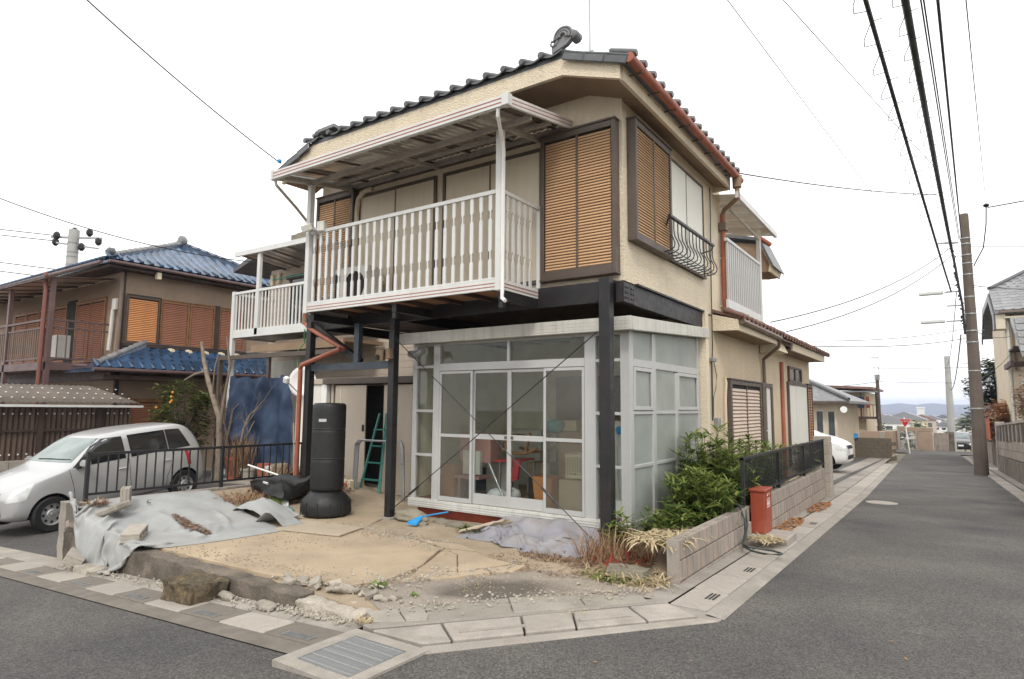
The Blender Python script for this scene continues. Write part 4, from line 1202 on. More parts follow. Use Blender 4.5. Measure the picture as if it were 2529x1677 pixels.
r1['label'] = 'thin black bracing rod rising from lower left to upper right before the sunroom'
r2 = rod((-6.42, 6.405, 2.54), (-3.22, 6.36, .10), .80)
r2['label'] = 'thin black bracing rod falling from upper left to lower right before the sunroom'
for a_ in (r1, r2): a_['group'] = 'crossed bracing rods'

# ================================================================== sunroom
sr = thing('sunroom', 'silver aluminium framed glass sunroom under the overhanging storey', 'sunroom', (-4.7, 8, .15))
A = K['alu']
B_ = lambda b, n, m=A, **k: b.build(n, m, sr, **k)
Y0, XR_ = 6.85, -3.03
b = MB(); b.box(-6.45, -6.375, Y0 - .03, Y0 + .05, .28, 2.5); B_(b, 'corner_post', bevel=.004)
b = MB(); b.box(-6.05, -5.935, Y0 - .035, Y0 + .05, .28, 2.5); B_(b, 'pillar', bevel=.004)
b = MB(); b.box(-3.62, -3.47, Y0 - .035, Y0 + .05, .28, 2.5); B_(b, 'pillar', bevel=.004)
b = MB(); b.box(-3.15, -3.03, Y0 - .03, Y0 + .08, .2, 2.5); B_(b, 'corner_post', bevel=.004)
b = MB(); b.box(-6.375, -3.15, Y0 - .03, Y0 + .05, 2.45, 2.52); B_(b, 'head_rail')
b = MB(); b.box(-5.935, -3.62, Y0 - .033, Y0 + .05, 2.085, 2.19); B_(b, 'transom_rail', bevel=.004)
b = MB(); b.box(-4.775, -4.735, Y0 - .025, Y0 + .03, 2.19, 2.45); B_(b, 'transom_post')
b = MB(); b.box(-6.47, -3.03, Y0 - .06, Y0 + .06, .17, .285); sill = B_(b, 'sill', K['alu_dirty'], bevel=.004)
b = MB()
for z_ in (.195, .225, .255): b.box(-6.465, -3.035, Y0 - .067, Y0 - .061, z_, z_ + .012)
b.build('sill_rib', K['alu_white'], sill)
for x0, x1 in ((-6.375, -6.05), (-3.47, -3.15)):
    zs = [.30, .90, 1.52, 2.15, 2.45]
    for z_ in zs[1:-1]:
        b = MB(); b.box(x0, x1, Y0 - .028, Y0 + .03, z_ - .018, z_ + .018); B_(b, 'glazing_bar')
    for a_, c_ in zip(zs, zs[1:]):
        b = MB(); b.box(x0 + .003, x1 - .003, Y0 + .004, Y0 + .010, a_ + .018, c_ - .018); B_(b, 'pane', K['clear_glass'])
for x0, x1 in ((-5.93, -4.777), (-4.733, -3.625)):
    b = MB(); b.box(x0, x1, Y0 + .004, Y0 + .010, 2.192, 2.448); B_(b, 'pane', K['clear_glass'])
def door(x0, x1, y, glassm, mid, bot, handle=0):
    f = .035
    b = MB(); b.box(x0, x0 + f, y, y + .03, .29, 2.08); b.box(x1 - f, x1, y, y + .03, .29, 2.08); b.box(x0 + f, x1 - f, y, y + .03, 2.04, 2.08)
    b.box(x0 + f, x1 - f, y, y + .03, .29, .29 + bot); b.box(x0 + f, x1 - f, y, y + .03, 1.185 - mid, 1.185 + mid)
    o = b.build('sliding_door', A, sr, bevel=.003)
    MB().box(x0 + f, x1 - f, y + .012, y + .017, .29 + bot, 1.185 - mid).build('pane', glassm, o)
    MB().box(x0 + f, x1 - f, y + .012, y + .017, 1.185 + mid, 2.04).build('pane', glassm, o)
    if handle:
        hx = x1 - .075 if handle > 0 else x0 + .035
        MB().box(hx, hx + .04, y - .003, y - .0005, 1.165, 1.205).build('finger_pull', K['bronze'], o)
door(-5.935, -5.345, Y0 - .03, K['screen_glass'], .022, .06)
door(-5.355, -4.752, Y0 + .004, K['clear_glass'], .035, .14, 1)
door(-4.758, -4.195, Y0 + .004, K['clear_glass'], .035, .14, -1)
door(-4.205, -3.625, Y0 - .03, K['screen_glass'], .022, .06)
# street side of the sunroom
sy = lambda y: 2.47 + (y - 6.65) * .058
b = MB(); b.box(XR_ - .08, XR_, 9.24, 9.34, .25, sy(9.3) + .02); B_(b, 'corner_post')
for y_ in (7.50, 8.31):
    b = MB(); b.box(XR_ - .06, XR_ + .006, y_, y_ + (.11 if y_ < 8 else .085), .28, (sy(y_) if y_ < 8 else 2.06)); B_(b, 'mullion', bevel=.004)
b = MB()
b.box(XR_ - .05, XR_ + .004, 6.93, 9.24, 2.075, 2.165)
for z_ in (1.53, .905): b.box(XR_ - .045, XR_ + .002, 6.93, 9.24, z_ - .02, z_ + .02)
b.box(XR_ - .06, XR_ + .002, 6.91, 9.3, .17, .29)
B_(b, 'side_rail', bevel=.004)
cols = [(6.93, 7.50), (7.61, 8.31), (8.395, 9.24)]
for ci, (a_, c_) in enumerate(cols):
    for zi, (z0, z1) in enumerate(((.29, .885), (.925, 1.51), (1.55, 2.075))):
        b = MB(); b.box(XR_ - .022, XR_ - .016, a_ + .002, c_ - .002, z0, z1); B_(b, 'pane', K['frost_glass'])
    if ci != 1:
        b = MB(); b.box(XR_ - .01, XR_ + .012, a_, a_ + .045, 1.56, 2.07); b.box(XR_ - .01, XR_ + .012, c_ - .045, c_, 1.56, 2.07); b.box(XR_ - .01, XR_ + .012, a_ + .045, c_ - .045, 1.56, 1.605); b.box(XR_ - .01, XR_ + .012, a_ + .045, c_ - .045, 2.025, 2.07)
        B_(b, 'sash', bevel=.003)
for a_, c_ in ((6.93, 7.50), (7.61, 9.24)):
    b = MB(); b.add([(XR_ - .022, a_, 2.165), (XR_ - .022, c_, 2.165), (XR_ - .022, c_, sy(c_)), (XR_ - .022, a_, sy(a_)), (XR_ - .016, a_, 2.165), (XR_ - .016, c_, 2.165), (XR_ - .016, c_, sy(c_)), (XR_ - .016, a_, sy(a_))], [(0, 1, 2, 3), (7, 6, 5, 4), (0, 4, 5, 1), (2, 6, 7, 3), (0, 3, 7, 4), (1, 5, 6, 2)]); B_(b, 'pane', K['frost_glass'])
# fascia and roof
b = MB(); b.box(-6.56, -2.915, 6.62, 6.69, 2.475, 2.635)
b.add([(-2.985, 6.69, 2.475), (-2.915, 6.69, 2.475), (-2.915, 9.5, 2.64), (-2.985, 9.5, 2.64), (-2.985, 6.69, 2.635), (-2.915, 6.69, 2.635), (-2.915, 9.5, 2.79), (-2.985, 9.5, 2.79)], [(0, 3, 2, 1), (4, 5, 6, 7), (0, 1, 5, 4), (1, 2, 6, 5), (2, 3, 7, 6), (3, 0, 4, 7)])
fa = B_(b, 'fascia', K['alu_dirty'], bevel=.006)
b = MB()
for z_ in (2.505, 2.545, 2.585): b.box(-6.555, -2.92, 6.6165, 6.6195, z_, z_ + .007)
b.box(-2.9148, -2.9118, 6.64, 6.69, 2.49, 2.62)
b.build('groove', K['alu_dirty'], fa)
b = MB(); b.add([(-6.5, 6.69, 2.56), (-2.99, 6.69, 2.56), (-2.99, 9.36, 2.72), (-6.5, 9.36, 2.72)], [(0, 1, 2, 3)]); B_(b, 'roof_sheet', K['poly'], norm=False)
b = MB()
for i in range(7): b.bar((-6.4 + i * .56, 6.72, 2.53), (-6.4 + i * .56, 9.36, 2.69), .03, .04)
B_(b, 'rafter', K['alu'])
b = MB(); b.box(-6.45, -6.40, 6.9, 9.38, .2, 2.6); B_(b, 'end_wall', K['interior'])
b = MB(); b.box(-6.4, -3.1, 9.36, 9.41, .2, 2.75); B_(b, 'back_wall', K['interior'])
b = MB(); b.box(-5.5, -4.3, 9.33, 9.358, .3, 2.1); B_(b, 'back_door', K['bronze_pale'])
b = MB(); b.box(-6.44, -3.06, 6.92, 9.4, .18, .28); B_(b, 'floor', K['floor'])
b = MB(); b.box(-6.4, -3.1, 6.93, 9.3, -.05, .165); B_(b, 'foundation', K['foundation_red'])

# ---- belongings inside the sunroom
FZ = .28
def single(b, name, mat, label, cat, group=None, **k):
    return tag(b.build(name, mat, **k), label, cat, group)
rc = thing('rocking_chair', 'brown wooden rocking chair lying stacked behind the sliding doors', 'chair', (-5.0, 7.5, FZ))
b = MB(); b.tube([(-5.32, 7.5, .98), (-5.1, 7.5, .93), (-4.9, 7.5, .94), (-4.72, 7.5, 1.02)], .022, 8); b.tube([(-5.32, 7.95, .98), (-5.1, 7.95, .93), (-4.9, 7.95, .94), (-4.72, 7.95, 1.02)], .022, 8); b.build('rocker', K['wood'], rc, smooth=40)
b = MB(); b.bar((-4.92, 7.5, .94), (-4.85, 7.5, 1.22), .035); b.bar((-5.25, 7.5, .97), (-5.25, 7.5, 1.25), .035); b.build('leg', K['wood'], rc)
b = MB(); b.obox((-5.1, 7.72, 1.15), (.5, .48, .03), (0, .1, 0)); b.build('seat', K['wood'], rc)
rcc = thing('red_chair', 'glossy red plastic chair shell under the wooden rocker', 'chair', (-5.05, 7.6, FZ))
b = MB(); b.obox((-5.1, 7.5, .84), (.42, .4, .03), (0, -.06, 0)); b.build('seat', K['red_plastic'], rcc)
b = MB(); b.add([(-4.98, 7.3, .83), (-4.88, 7.3, .83), (-4.92, 7.3, .6), (-5.05, 7.3, .55), (-4.98, 7.34, .83), (-4.88, 7.34, .83), (-4.92, 7.34, .6), (-5.05, 7.34, .55)], [(0, 1, 2, 3), (7, 6, 5, 4), (0, 4, 5, 1), (1, 5, 6, 2), (2, 6, 7, 3), (3, 7, 4, 0)]); b.build('side_panel', K['red_plastic'], rcc)
b = MB(); b.bar((-5.28, 7.4, .28), (-5.28, 7.4, .83), .025); b.bar((-4.9, 7.7, .28), (-4.9, 7.7, .83), .025); b.bar((-5.28, 7.7, .28), (-5.28, 7.7, .83), .025); b.build('leg', K['steel'], rcc)
K['pink'] = M('pink', (.48, .26, .24), rough=.7, var=.1); K['card'] = M('card', (.46, .36, .25), rough=.8, var=.1); K['teal'] = M('teal', (.05, .24, .25), rough=.5, var=.2); K['bagw'] = M('bagw', (.62, .64, .65), rough=.4, var=.1, bump=.4, bscale=20); K['cream'] = M('cream', (.60, .53, .38), rough=.6, var=.05)
b = MB(); b.box(-5.98, -5.42, 7.35, 7.6, .78, 1.2); single(b, 'storage_chest', K['pink'], 'faded pink cabinet top seen through the left screen door', 'cabinet', bevel=.01)
pc = thing('pink_stool', 'small pink stool below the faded pink cabinet', 'stool', (-5.7, 7.4, FZ))
b = MB(); b.box(-5.95, -5.5, 7.2, 7.5, .56, .6); b.build('seat', K['pink'], pc)
b = MB(); b.box(-5.9, -5.86, 7.22, 7.26, .28, .56); b.build('leg', K['pink'], pc); b = MB(); b.box(-5.68, -5.6, 7.22, 7.26, .28, .56); b.build('leg', K['pink'], pc)
b = MB(); b.box(-5.86, -5.55, 7.28, 7.34, .62, .95); single(b, 'white_board', K['white_paint'], 'white panel leaning on the pink stool', 'panel')
b = MB(); b.box(-4.62, -4.22, 7.9, 8.3, .28, 1.25); cab = single(b, 'wooden_cabinet', K['wood'], 'tall brown wooden cabinet at the back of the sunroom', 'cabinet', bevel=.008)
b = MB(); b.box(-4.75, -4.3, 7.85, 8.2, 1.26, 1.4); single(b, 'cardboard_box', K['card'], 'brown cardboard box on top of the wooden cabinet', 'box')
def bag(c, r, n, lab, m):
    b = MB()
    bm = bmesh.new(); bmesh.ops.create_icosphere(bm, subdivisions=3, radius=1)
    vs = [Vector((v.co.x * r[0], v.co.y * r[1], v.co.z * r[2])) * (1 + .22 * fbm(v.co.x * 2 + c[0] * 3, v.co.y * 2, v.co.z * 2)) + Vector(c) for v in bm.verts]
    bm.verts.index_update(); fs = [[v.index for v in f.verts] for f in bm.faces]; bm.free()
    b.add(vs, fs)
    return single(b, n, m, lab, 'bag', smooth=50)
bag((-5.15, 7.15, .38), (.15, .12, .10), 'plastic_bag', 'bulging white plastic bag inside the left sliding door', K['bagw'])
bag((-4.85, 7.1, .39), (.11, .11, .12), 'plastic_bag', 'small knotted white plastic bag beside the red dustpan', K['bagw'])
bag((-4.62, 7.8, 1.32), (.14, .1, .1), 'cloth_bundle', 'teal cloth bundle on the wooden cabinet', K['teal'])
dp = thing('dustpan', 'red long-handled dustpan just inside the sliding doors', 'dustpan', (-4.85, 7.0, FZ))
b = MB(); b.obox((-4.84, 6.98, .305), (.24, .2, .02), (0, .05, 0)); b.obox((-4.84, 7.07, .33), (.24, .015, .07)); b.build('pan', K['red_plastic'], dp)
b = MB(); b.tube([(-4.95, 7.05, .34), (-5.32, 7.15, .86)], .010, 6); b.tube([(-4.98, 7.08, .34), (-5.36, 7.2, .82)], .008, 6); b.build('handle', K['steel'], dp)
def bin_(x, y, lab, s=1.0):
    b = MB(); w, w2, h = .12 * s, .15 * s, .42 * s
    b.add([(x - w, y - w, FZ), (x + w, y - w, FZ), (x + w, y + w, FZ), (x - w, y + w, FZ), (x - w2, y - w2, FZ + h), (x + w2, y - w2, FZ + h), (x + w2, y + w2, FZ + h), (x - w2, y + w2, FZ + h)], [(0, 3, 2, 1), (4, 5, 6, 7), (0, 1, 5, 4), (1, 2, 6, 5), (2, 3, 7, 6), (3, 0, 4, 7)])
    return single(b, 'waste_bin', K['orange'], lab, 'bin', bevel=.01)
bin_(-4.32, 7.12, 'orange waste bin behind the right sliding door'); bin_(-6.1, 7.35, 'orange bin half hidden by the left pillar', 1.1)
bk = thing('laundry_basket', 'cream perforated plastic basket on a box behind the right screen door', 'basket', (-3.85, 7.25, .68))
b = MB(); fr(b, -4.03, -3.67, 7.12, 7.38, -4.05, -3.65, 7.10, 7.40, .70, .74); fr(b, -4.03, -3.67, 7.12, 7.38, -4.055, -3.645, 7.095, 7.405, .96, 1.0); b.box(-4.03, -3.67, 7.12, 7.38, .69, .71); b.build('rim', K['cream'], bk)
b = MB()
for i in range(11): b.box(-4.045 + i * .0375, -4.03 + i * .0375, 7.103, 7.112, .74, .96)
for i in range(6): b.box(-4.05, -3.65, 7.101, 7.106, .765 + i * .034, .777 + i * .034)
b.build('lattice', K['cream'], bk)
b = MB(); b.box(-4.1, -3.62, 7.02, 7.45, .28, .68); single(b, 'cardboard_box', K['card'], 'beige cardboard box under the perforated basket', 'box', bevel=.006)
b = MB(); b.box(-4.9, -4.6, 7.55, 7.9, .28, .62); single(b, 'dark_crate', K['dark'], 'dark green crate on the sunroom floor', 'crate')
b = MB(); b.lathe([(.10, .3), (.13, .8), (.12, 1.25), (.1, 1.3)], 14, (-3.28, 7.3, 0)); nb = single(b, 'laundry_net', K['bagw'], 'tall white net roll standing in the sunroom corner', 'net', smooth=40)
b = MB(); b.lathe([(.135, 1.26), (.15, 1.32), (.12, 1.36)], 14, (-3.28, 7.3, 0)); b.build('blue_top', K['broom_blue'], nb, smooth=40)
b = MB(); b.box(-3.42, -3.18, 7.05, 7.3, .28, .48); single(b, 'white_tub', K['white_paint'], 'white tub behind the narrow corner pane', 'tub', bevel=.01)
b = MB(); b.lathe([(.14, .28), (.2, .62), (.21, .64)], 16, (-3.35, 8.05, 0)); single(b, 'green_bucket', K['teal'], 'blurred green bucket behind the frosted side panes', 'bucket', smooth=40)
b = MB(); b.lathe([(.2, .28), (.24, 1.35), (.1, 1.42)], 12, (-3.45, 7.5, 0)); single(b, 'blue_cover', K['panel_white'], 'pale draped stand behind the frosted side panes', 'stand', smooth=40)
b = MB(); b.box(-3.95, -3.45, 8.9, 9.3, .28, 1.9); single(b, 'wood_shelf', K['wood'], 'brown shelf unit against the back wall of the sunroom', 'shelf')

for (nm_, x0, x1, y0, y1, z0, z1, m_, lab, cat) in (
    ('cardboard_box', -5.35, -4.95, 8.2, 8.6, .28, .75, 'card', 'open brown carton at the back behind the rocking chair', 'box'),
    ('drawer_chest', -4.55, -4.12, 8.4, 8.75, .28, 1.05, 'wood', 'low brown drawer chest behind the orange bin', 'chest'),
    ('black_case', -4.72, -4.38, 7.45, 7.75, .28, .55, 'dark', 'black case on the floor beside the orange bin', 'case'),
    ('white_crate', -5.9, -5.5, 7.9, 8.2, .28, .72, 'white_paint', 'white crate at the back left of the sunroom', 'crate'),
    ('wooden_board', -4.12, -3.95, 7.6, 7.66, .30, 1.45, 'wood', 'upright wooden board behind the right screen door', 'board'),
    ('cardboard_box', -3.98, -3.62, 7.75, 8.1, .28, 1.15, 'card', 'tall carton behind the perforated basket', 'box'),
    ('blue_crate', -6.3, -6.1, 7.9, 8.2, .28, .62, 'blue_tarp', 'dark blue crate behind the left narrow panes', 'crate'),
    ('picture_frame', -3.44, -3.2, 7.9, 7.93, 1.55, 2.0, 'wood', 'brown framed shelf behind the narrow corner panes', 'frame'),
    ('wall_cabinet', -6.3, -5.6, 9.0, 9.3, .28, 1.2, 'panel_white', 'cream cabinet against the back wall on the left', 'cabinet')):
    b = MB(); b.box(x0, x1, y0, y1, z0, z1); single(b, nm_, K[m_], lab, cat, bevel=.008)

# ================================================================== things on and around the house
ac = thing('air_conditioner', 'cream outdoor air conditioner unit on the front balcony', 'air conditioner', (-7.1, 6.25, 3.01))
b = MB(); b.box(-7.42, -6.75, 6.12, 6.40, 3.05, 3.6); b.build('case', K['ac'], ac, bevel=.012)
b = MB(); b.lathe([(.205, -.001), (.205, -.012), (.19, -.012), (.19, -.002)], 28, (-6.98, 6.119, 3.32), 'y'); b.lathe([(.188, -.0015), (.188, -.004), (.01, -.004)], 28, (-6.98, 6.119, 3.32), 'y'); b.build('fan_grille', K['dark'], ac)
b = MB(); b.box(-7.40, -7.30, 6.113, 6.119, 3.1, 3.52); b.build('side_vent', K['dark'], ac)
b = MB(); b.box(-7.38, -7.3, 6.14, 6.38, 3.01, 3.05); b.box(-6.87, -6.79, 6.14, 6.38, 3.01, 3.05); b.build('foot', K['bronze'], ac)
b = MB(); b.tube([(-6.78, 6.5, 3.4), (-6.9, 6.56, 3.5), (-7.48, 6.57, 3.65), (-7.50, 6.57, 4.6), (-7.47, 6.57, 4.82), (-7.35, 6.58, 4.92), (-7.2, 6.6, 4.94)], .04, 10); b.build('pipe_duct', K['stucco'], ac, smooth=40)
fl = thing('floodlight', 'white boxy floodlight clamped to the balcony corner rail', 'lamp', (-7.36, 5.7, 4.08))
b = MB(); b.obox((-7.44, 5.62, 4.12), (.16, .13, .1), (.35, -.3, .5)); b.build('lamp_head', K['ac'], fl, bevel=.012)
b = MB(); b.obox((-7.25, 5.72, 4.13), (.13, .09, .15), (0, 0, .2)); b.build('housing', K['cream_metal'], fl, bevel=.012)
b = MB(); b.bar((-7.4, 5.66, 4.1), (-7.3, 5.7, 4.1), .04); b.build('bracket', K['alu'], fl)
pl2 = thing('porch_light', 'beige twin porch light fixed to the middle black post', 'lamp', (-6.5, 6.36, 2.28))
b = MB(); b.obox((-6.62, 6.33, 2.31), (.12, .1, .16), (0, .1, .3)); b.obox((-6.46, 6.34, 2.32), (.09, .08, .15), (0, -.1, 0)); b.build('lamp_head', K['soffit'], pl2, bevel=.01)
b = MB(); b.lathe([(.025, -.02), (.04, -.015), (.04, 0)], 10, (-6.63, 6.28, 2.27), 'y'); b.build('lens', K['dark'], pl2)
b = MB(); b.tube([(-6.33, 6.62, 2.33), (-6.2, 6.6, 2.31), (-6.02, 6.56, 2.36)], [.05, .06, .045], 8); single(b, 'sensor_lamp', K['steel'], 'grey cylindrical lamps under the sunroom roof edge', 'lamp', smooth=40)
an = thing('roof_antenna', 'thin mast antenna standing on the roof ridge', 'antenna', (-3.15, 6.15, 5.6))
b = MB(); b.tube([(-3.2, 6.2, 5.5), (-3.2, 6.2, 7.4)], .009, 7); b.build('mast', K['steel'], an)
b = MB(); b.tube([(-3.6, 6.2, 6.95), (-2.7, 6.2, 7.0)], .008, 6)
for i in range(6): b.tube([(-3.5 + i * .14, 6.0, 6.96), (-3.5 + i * .14, 6.4, 6.96)], .004, 5)
b.build('elements', K['steel'], an)
b = MB(); b.tube([(-3.2, 5.95, 5.5), (-3.13, 6.15, 5.66)], .008, 5); b.tube([(-3.05, 5.95, 5.45), (-3.13, 6.15, 5.66)], .008, 5); b.build('stay', K['steel'], an)

# storage shed, white cabinet, dish and clutter under the house
shd = thing('storage_shed', 'beige metal storage shed with its sliding door left open', 'shed', (-8.6, 8.4, .05))
b = MB(); b.box(-9.75, -9.68, 8.06, 8.75, .08, 2.0); b.box(-7.57, -7.5, 8.06, 8.75, .08, 2.0); b.box(-9.75, -7.5, 8.02, 8.85, .06, .12); b.build('body', K['shed_door'], shd)
b = MB(); b.box(-9.66, -7.58, 8.45, 8.5, .13, 1.97); b.build('inside', K['dark'], shd)  # black panel: the shade behind the open door is put into its colour
b = MB(); b.box(-9.56, -8.72, 8.0, 8.03, .12, 1.96); d_ = b.build('door', K['shed_door'], shd, bevel=.006)
MB().box(-8.80, -8.74, 7.994, 7.999, 1.12, 1.24).build('handle', K['dark'], d_); MB().box(-9.40, -9.385, 7.992, 7.999, .13, 1.95).build('door_edge', K['cream_metal'], d_)
b = MB(); b.box(-8.30, -7.6, 8.035, 8.06, .12, 1.96); d_ = b.build('door', K['shed_door'], shd, bevel=.006)
MB().box(-8.27, -8.2, 8.029, 8.034, 1.12, 1.24).build('handle', K['dark'], d_)
b = MB(); b.box(-9.85, -7.45, 7.93, 8.9, 1.98, 2.10); b.build('roof', K['bronze'], shd, bevel=.01)
wc = thing('white_cabinet', 'white metal storage cabinet with a beige lid beside the shed', 'cabinet', (-10.3, 8.2, 0))
b = MB(); b.box(-10.72, -9.98, 8.0, 8.5, .12, 1.98); b.build('body', K['cream_metal'], wc, bevel=.008)
b = MB(); b.box(-10.75, -9.9, 7.96, 8.52, 1.982, 2.09); b.build('lid', K['shed_door'], wc, bevel=.01)
b = MB(); b.box(-9.96, -9.80, 7.99, 8.08, .1, 2.0); b.build('side_strip', K['white_paint'], wc)
di = thing('satellite_dish', 'white satellite dish tilted up in front of the white cabinet', 'satellite dish', (-10.42, 7.9, 2.04), rot=(0, 0, R(28)))
b = MB()
n_ = 24
vs = [(0, .06, 0)]; fs = []
for r_i in range(1, 5):
    r_ = .30 * r_i / 4
    for k_ in range(n_):
        t_ = 2 * math.pi * k_ / n_
        vs.append((r_ * .95 * math.cos(t_), .06 - .06 * (r_i / 4) ** 2, r_ * math.sin(t_)))
for k_ in range(n_): fs.append((0, 1 + k_, 1 + (k_ + 1) % n_))
for r_i in range(3):
    for k_ in range(n_):
        fs.append((1 + r_i * n_ + k_, 1 + (r_i + 1) * n_ + k_, 1 + (r_i + 1) * n_ + (k_ + 1) % n_, 1 + r_i * n_ + (k_ + 1) % n_))
b.add(vs, fs); d_ = b.build('reflector', K['white_paint'], di, smooth=60)
sm = d_.modifiers.new('thick', 'SOLIDIFY'); sm.thickness = .012; sm.offset = -1
b = MB(); b.tube([(0, .0, -.28), (-.12, -.38, -.02)], .012, 6); b.build('arm', K['alu'], di)
b = MB(); b.obox((-.13, -.41, .02), (.11, .09, .13), (.4, .3, 0)); b.build('receiver', K['white_paint'], di, bevel=.02)
b = MB(); b.tube([(0, .06, 0), (.05, .12, -.05), (.05, .12, -.7)], .02, 8); b.build('mount', K['steel'], di)
ld = thing('step_ladder', 'green painted step ladder inside the open shed', 'ladder', (-8.1, 7.8, .05))
for x0, x1 in ((-8.30, -8.42), (-8.12, -7.93)):
    b = MB(); b.bar((x0, 7.95, 1.45), (x1, 7.62, .06), .045, .025); b.build('rail', K['green_paint'], ld)
for i in range(4):
    z_ = .33 + i * .28; t_ = (1.45 - z_) / 1.39
    b = MB(); b.obox(((-8.30 - .12 * t_ + -8.12 + .19 * t_) / 2, 7.95 - .33 * t_, z_), (.2 + .29 * t_, .08, .02)); b.build('step', K['green_paint'], ld)
gt = thing('folded_gate', 'folded grey tubular gate frames leaning by the shed', 'gate frame', (-8.1, 7.5, .05))
for i in range(3):
    o_ = i * .06
    b = MB(); b.tube([(-8.44 + o_, 7.5 - o_ * .3, .06), (-8.42 + o_, 7.52 - o_ * .3, .92), (-8.36 + o_, 7.53 - o_ * .3, 1.0), (-7.45 + o_ * .3, 7.6, 1.0), (-7.40 + o_ * .3, 7.6, .92), (-7.34 + o_ * .3, 7.58, .06)], .018, 8); b.build('frame', K['steel'], gt, smooth=40)
sb = thing('soil_bag', 'green and white printed bag of soil leaning on the gate frames', 'bag', (-8.5, 7.45, .05))
b = MB(); roughbox(b, -8.66, -8.38, 7.38, 7.5, .05, .33, (8, 4, 8), .02, 3, 4); b.build('sack', K['cream'], sb, smooth=50)
for (x_, z_, w_, h_, m_) in ((-8.57, .24, .13, .05, 'green_paint'), (-8.46, .26, .08, .05, 'red_plastic'), (-8.52, .17, .2, .015, 'bark'), (-8.56, .14, .03, .06, 'bark'), (-8.49, .14, .03, .06, 'bark'), (-8.59, .09, .06, .03, 'teal'), (-8.46, .09, .08, .03, 'red_leaf')):
    MB().box(x_ - w_ / 2, x_ + w_ / 2, 7.355, 7.36, z_ - h_ / 2, z_ + h_ / 2).build('print', K[m_], sb)
b = MB(); b.box(-7.35, -6.75, 7.9, 8.4, .05, .95); single(b, 'black_bin', K['vinyl'], 'black lidded bin in the dark recess beside the sunroom', 'bin', bevel=.02)
b = MB(); b.lathe([(.08, .05), (.11, .22), (.115, .23)], 14, (-8.85, 7.5, 0)); single(b, 'green_pot', K['green_paint'], 'small green pot behind the punching bag base', 'pot', smooth=40)

# ---- free-standing punching bag
pb = thing('punching_bag', 'black free-standing punching bag on a round flared base', 'punching bag', (-7.3, 6.02, .05))
c_ = (-7.3, 6.02, .05)
b = MB(); b.lathe([(.28, 0), (.33, .04), (.345, .14), (.335, .22), (.23, .33), (.20, .35)], 36, c_); b.build('base', K['vinyl'], pb, smooth=40)
b = MB()
for i in range(12):
    t_ = i * math.pi / 6
    b.tube([(c_[0] + .347 * math.cos(t_), c_[1] + .347 * math.sin(t_), .08), (c_[0] + .340 * math.cos(t_), c_[1] + .340 * math.sin(t_), .26)], .008, 6)
b.build('rib', K['vinyl'], pb)
prof = [(.20, .345), (.222, .36), (.232, .40)]
z_ = .40
for zc in (.78, 1.19): prof += [(.2325, zc - .05), (.233, zc - .014), (.232, zc - .010), (.228, zc - .003), (.228, zc + .003), (.232, zc + .010), (.233, zc + .014), (.2325, zc + .05)]
prof += [(.232, 1.45), (.230, 1.53), (.222, 1.555), (.20, 1.57), (.05, 1.575)]
b = MB(); b.lathe(prof, 40, c_); b.build('bag', K['vinyl'], pb, smooth=50)
b = MB()
for zc in (.78, 1.19): b.lathe([(.234, zc + .018), (.236, zc + .022), (.234, zc + .026)], 40, c_)
b.build('seam', K['hose'], pb, smooth=50)
t_ = R(-62)
b = MB(); b.obox((c_[0] + .229 * math.cos(t_), c_[1] + .229 * math.sin(t_), 1.38), (.012, .11, .04), (0, 0, t_)); b.build('label_patch', K['alu'], pb)
# ================================================================== left boundary wall with black railing
def block_mesh(L, T, Hh, mat, name='block', seed=0):
    b = MB(); b.box(-T / 2, T / 2, -L / 2, L / 2, 0, Hh)
    return with_mat(b.mesh(name, bevel=.006), mat)
bw_ = thing('boundary_wall', 'low weathered block wall between the driveway and the tarp covered lot', 'wall', (-9.08, 5.4, -.3))
meb = block_mesh(.388, .12, .183, K['block'])
for c in range(4):
    z0 = .17 - c * .195
    n0 = 0
    for i in range(10):
        y_ = 3.78 + i * .40 + (.2 if c % 2 else 0)
        if y_ > 7.7: continue
        inst(meb, 'block', (-9.08, y_, z0), bw_)
MB().box(-9.115, -9.045, 3.6, 7.85, -.6, .34).build('mortar', K['concrete'], bw_)
b = MB(); roughbox(b, -9.17, -8.98, 3.44, 3.585, -.5, .38, (3, 3, 12), .015, 2, 6); b.build('end_pier', K['concrete'], bw_, smooth=35)
rl = thing('left_railing', 'black metal railing on the boundary wall beside the silver car', 'railing', (-9.08, 5.4, .36))
b = MB(); b.bar((-9.08, 3.66, .945), (-9.08, 7.3, .945), .035, .035); b.bar((-9.08, 3.66, .44), (-9.08, 7.3, .44), .025, .03); b.build('rail', K['black_rail'], rl)
for y_ in (3.68, 5.5, 7.28):
    b = MB(); b.box(-9.105, -9.055, y_ - .022, y_ + .022, .33, .98); b.build('post', K['black_rail'], rl, bevel=.004)
b = MB(); b.box(-.008, .008, -.008, .008, .45, .935)
me_ = with_mat(b.mesh('bar'), K['black_rail'])
for i in range(29):
    y_ = 3.8 + i * .12
    if abs(y_ - 5.5) < .04: continue
    inst(me_, 'bar', (-9.08, y_, 0), rl)

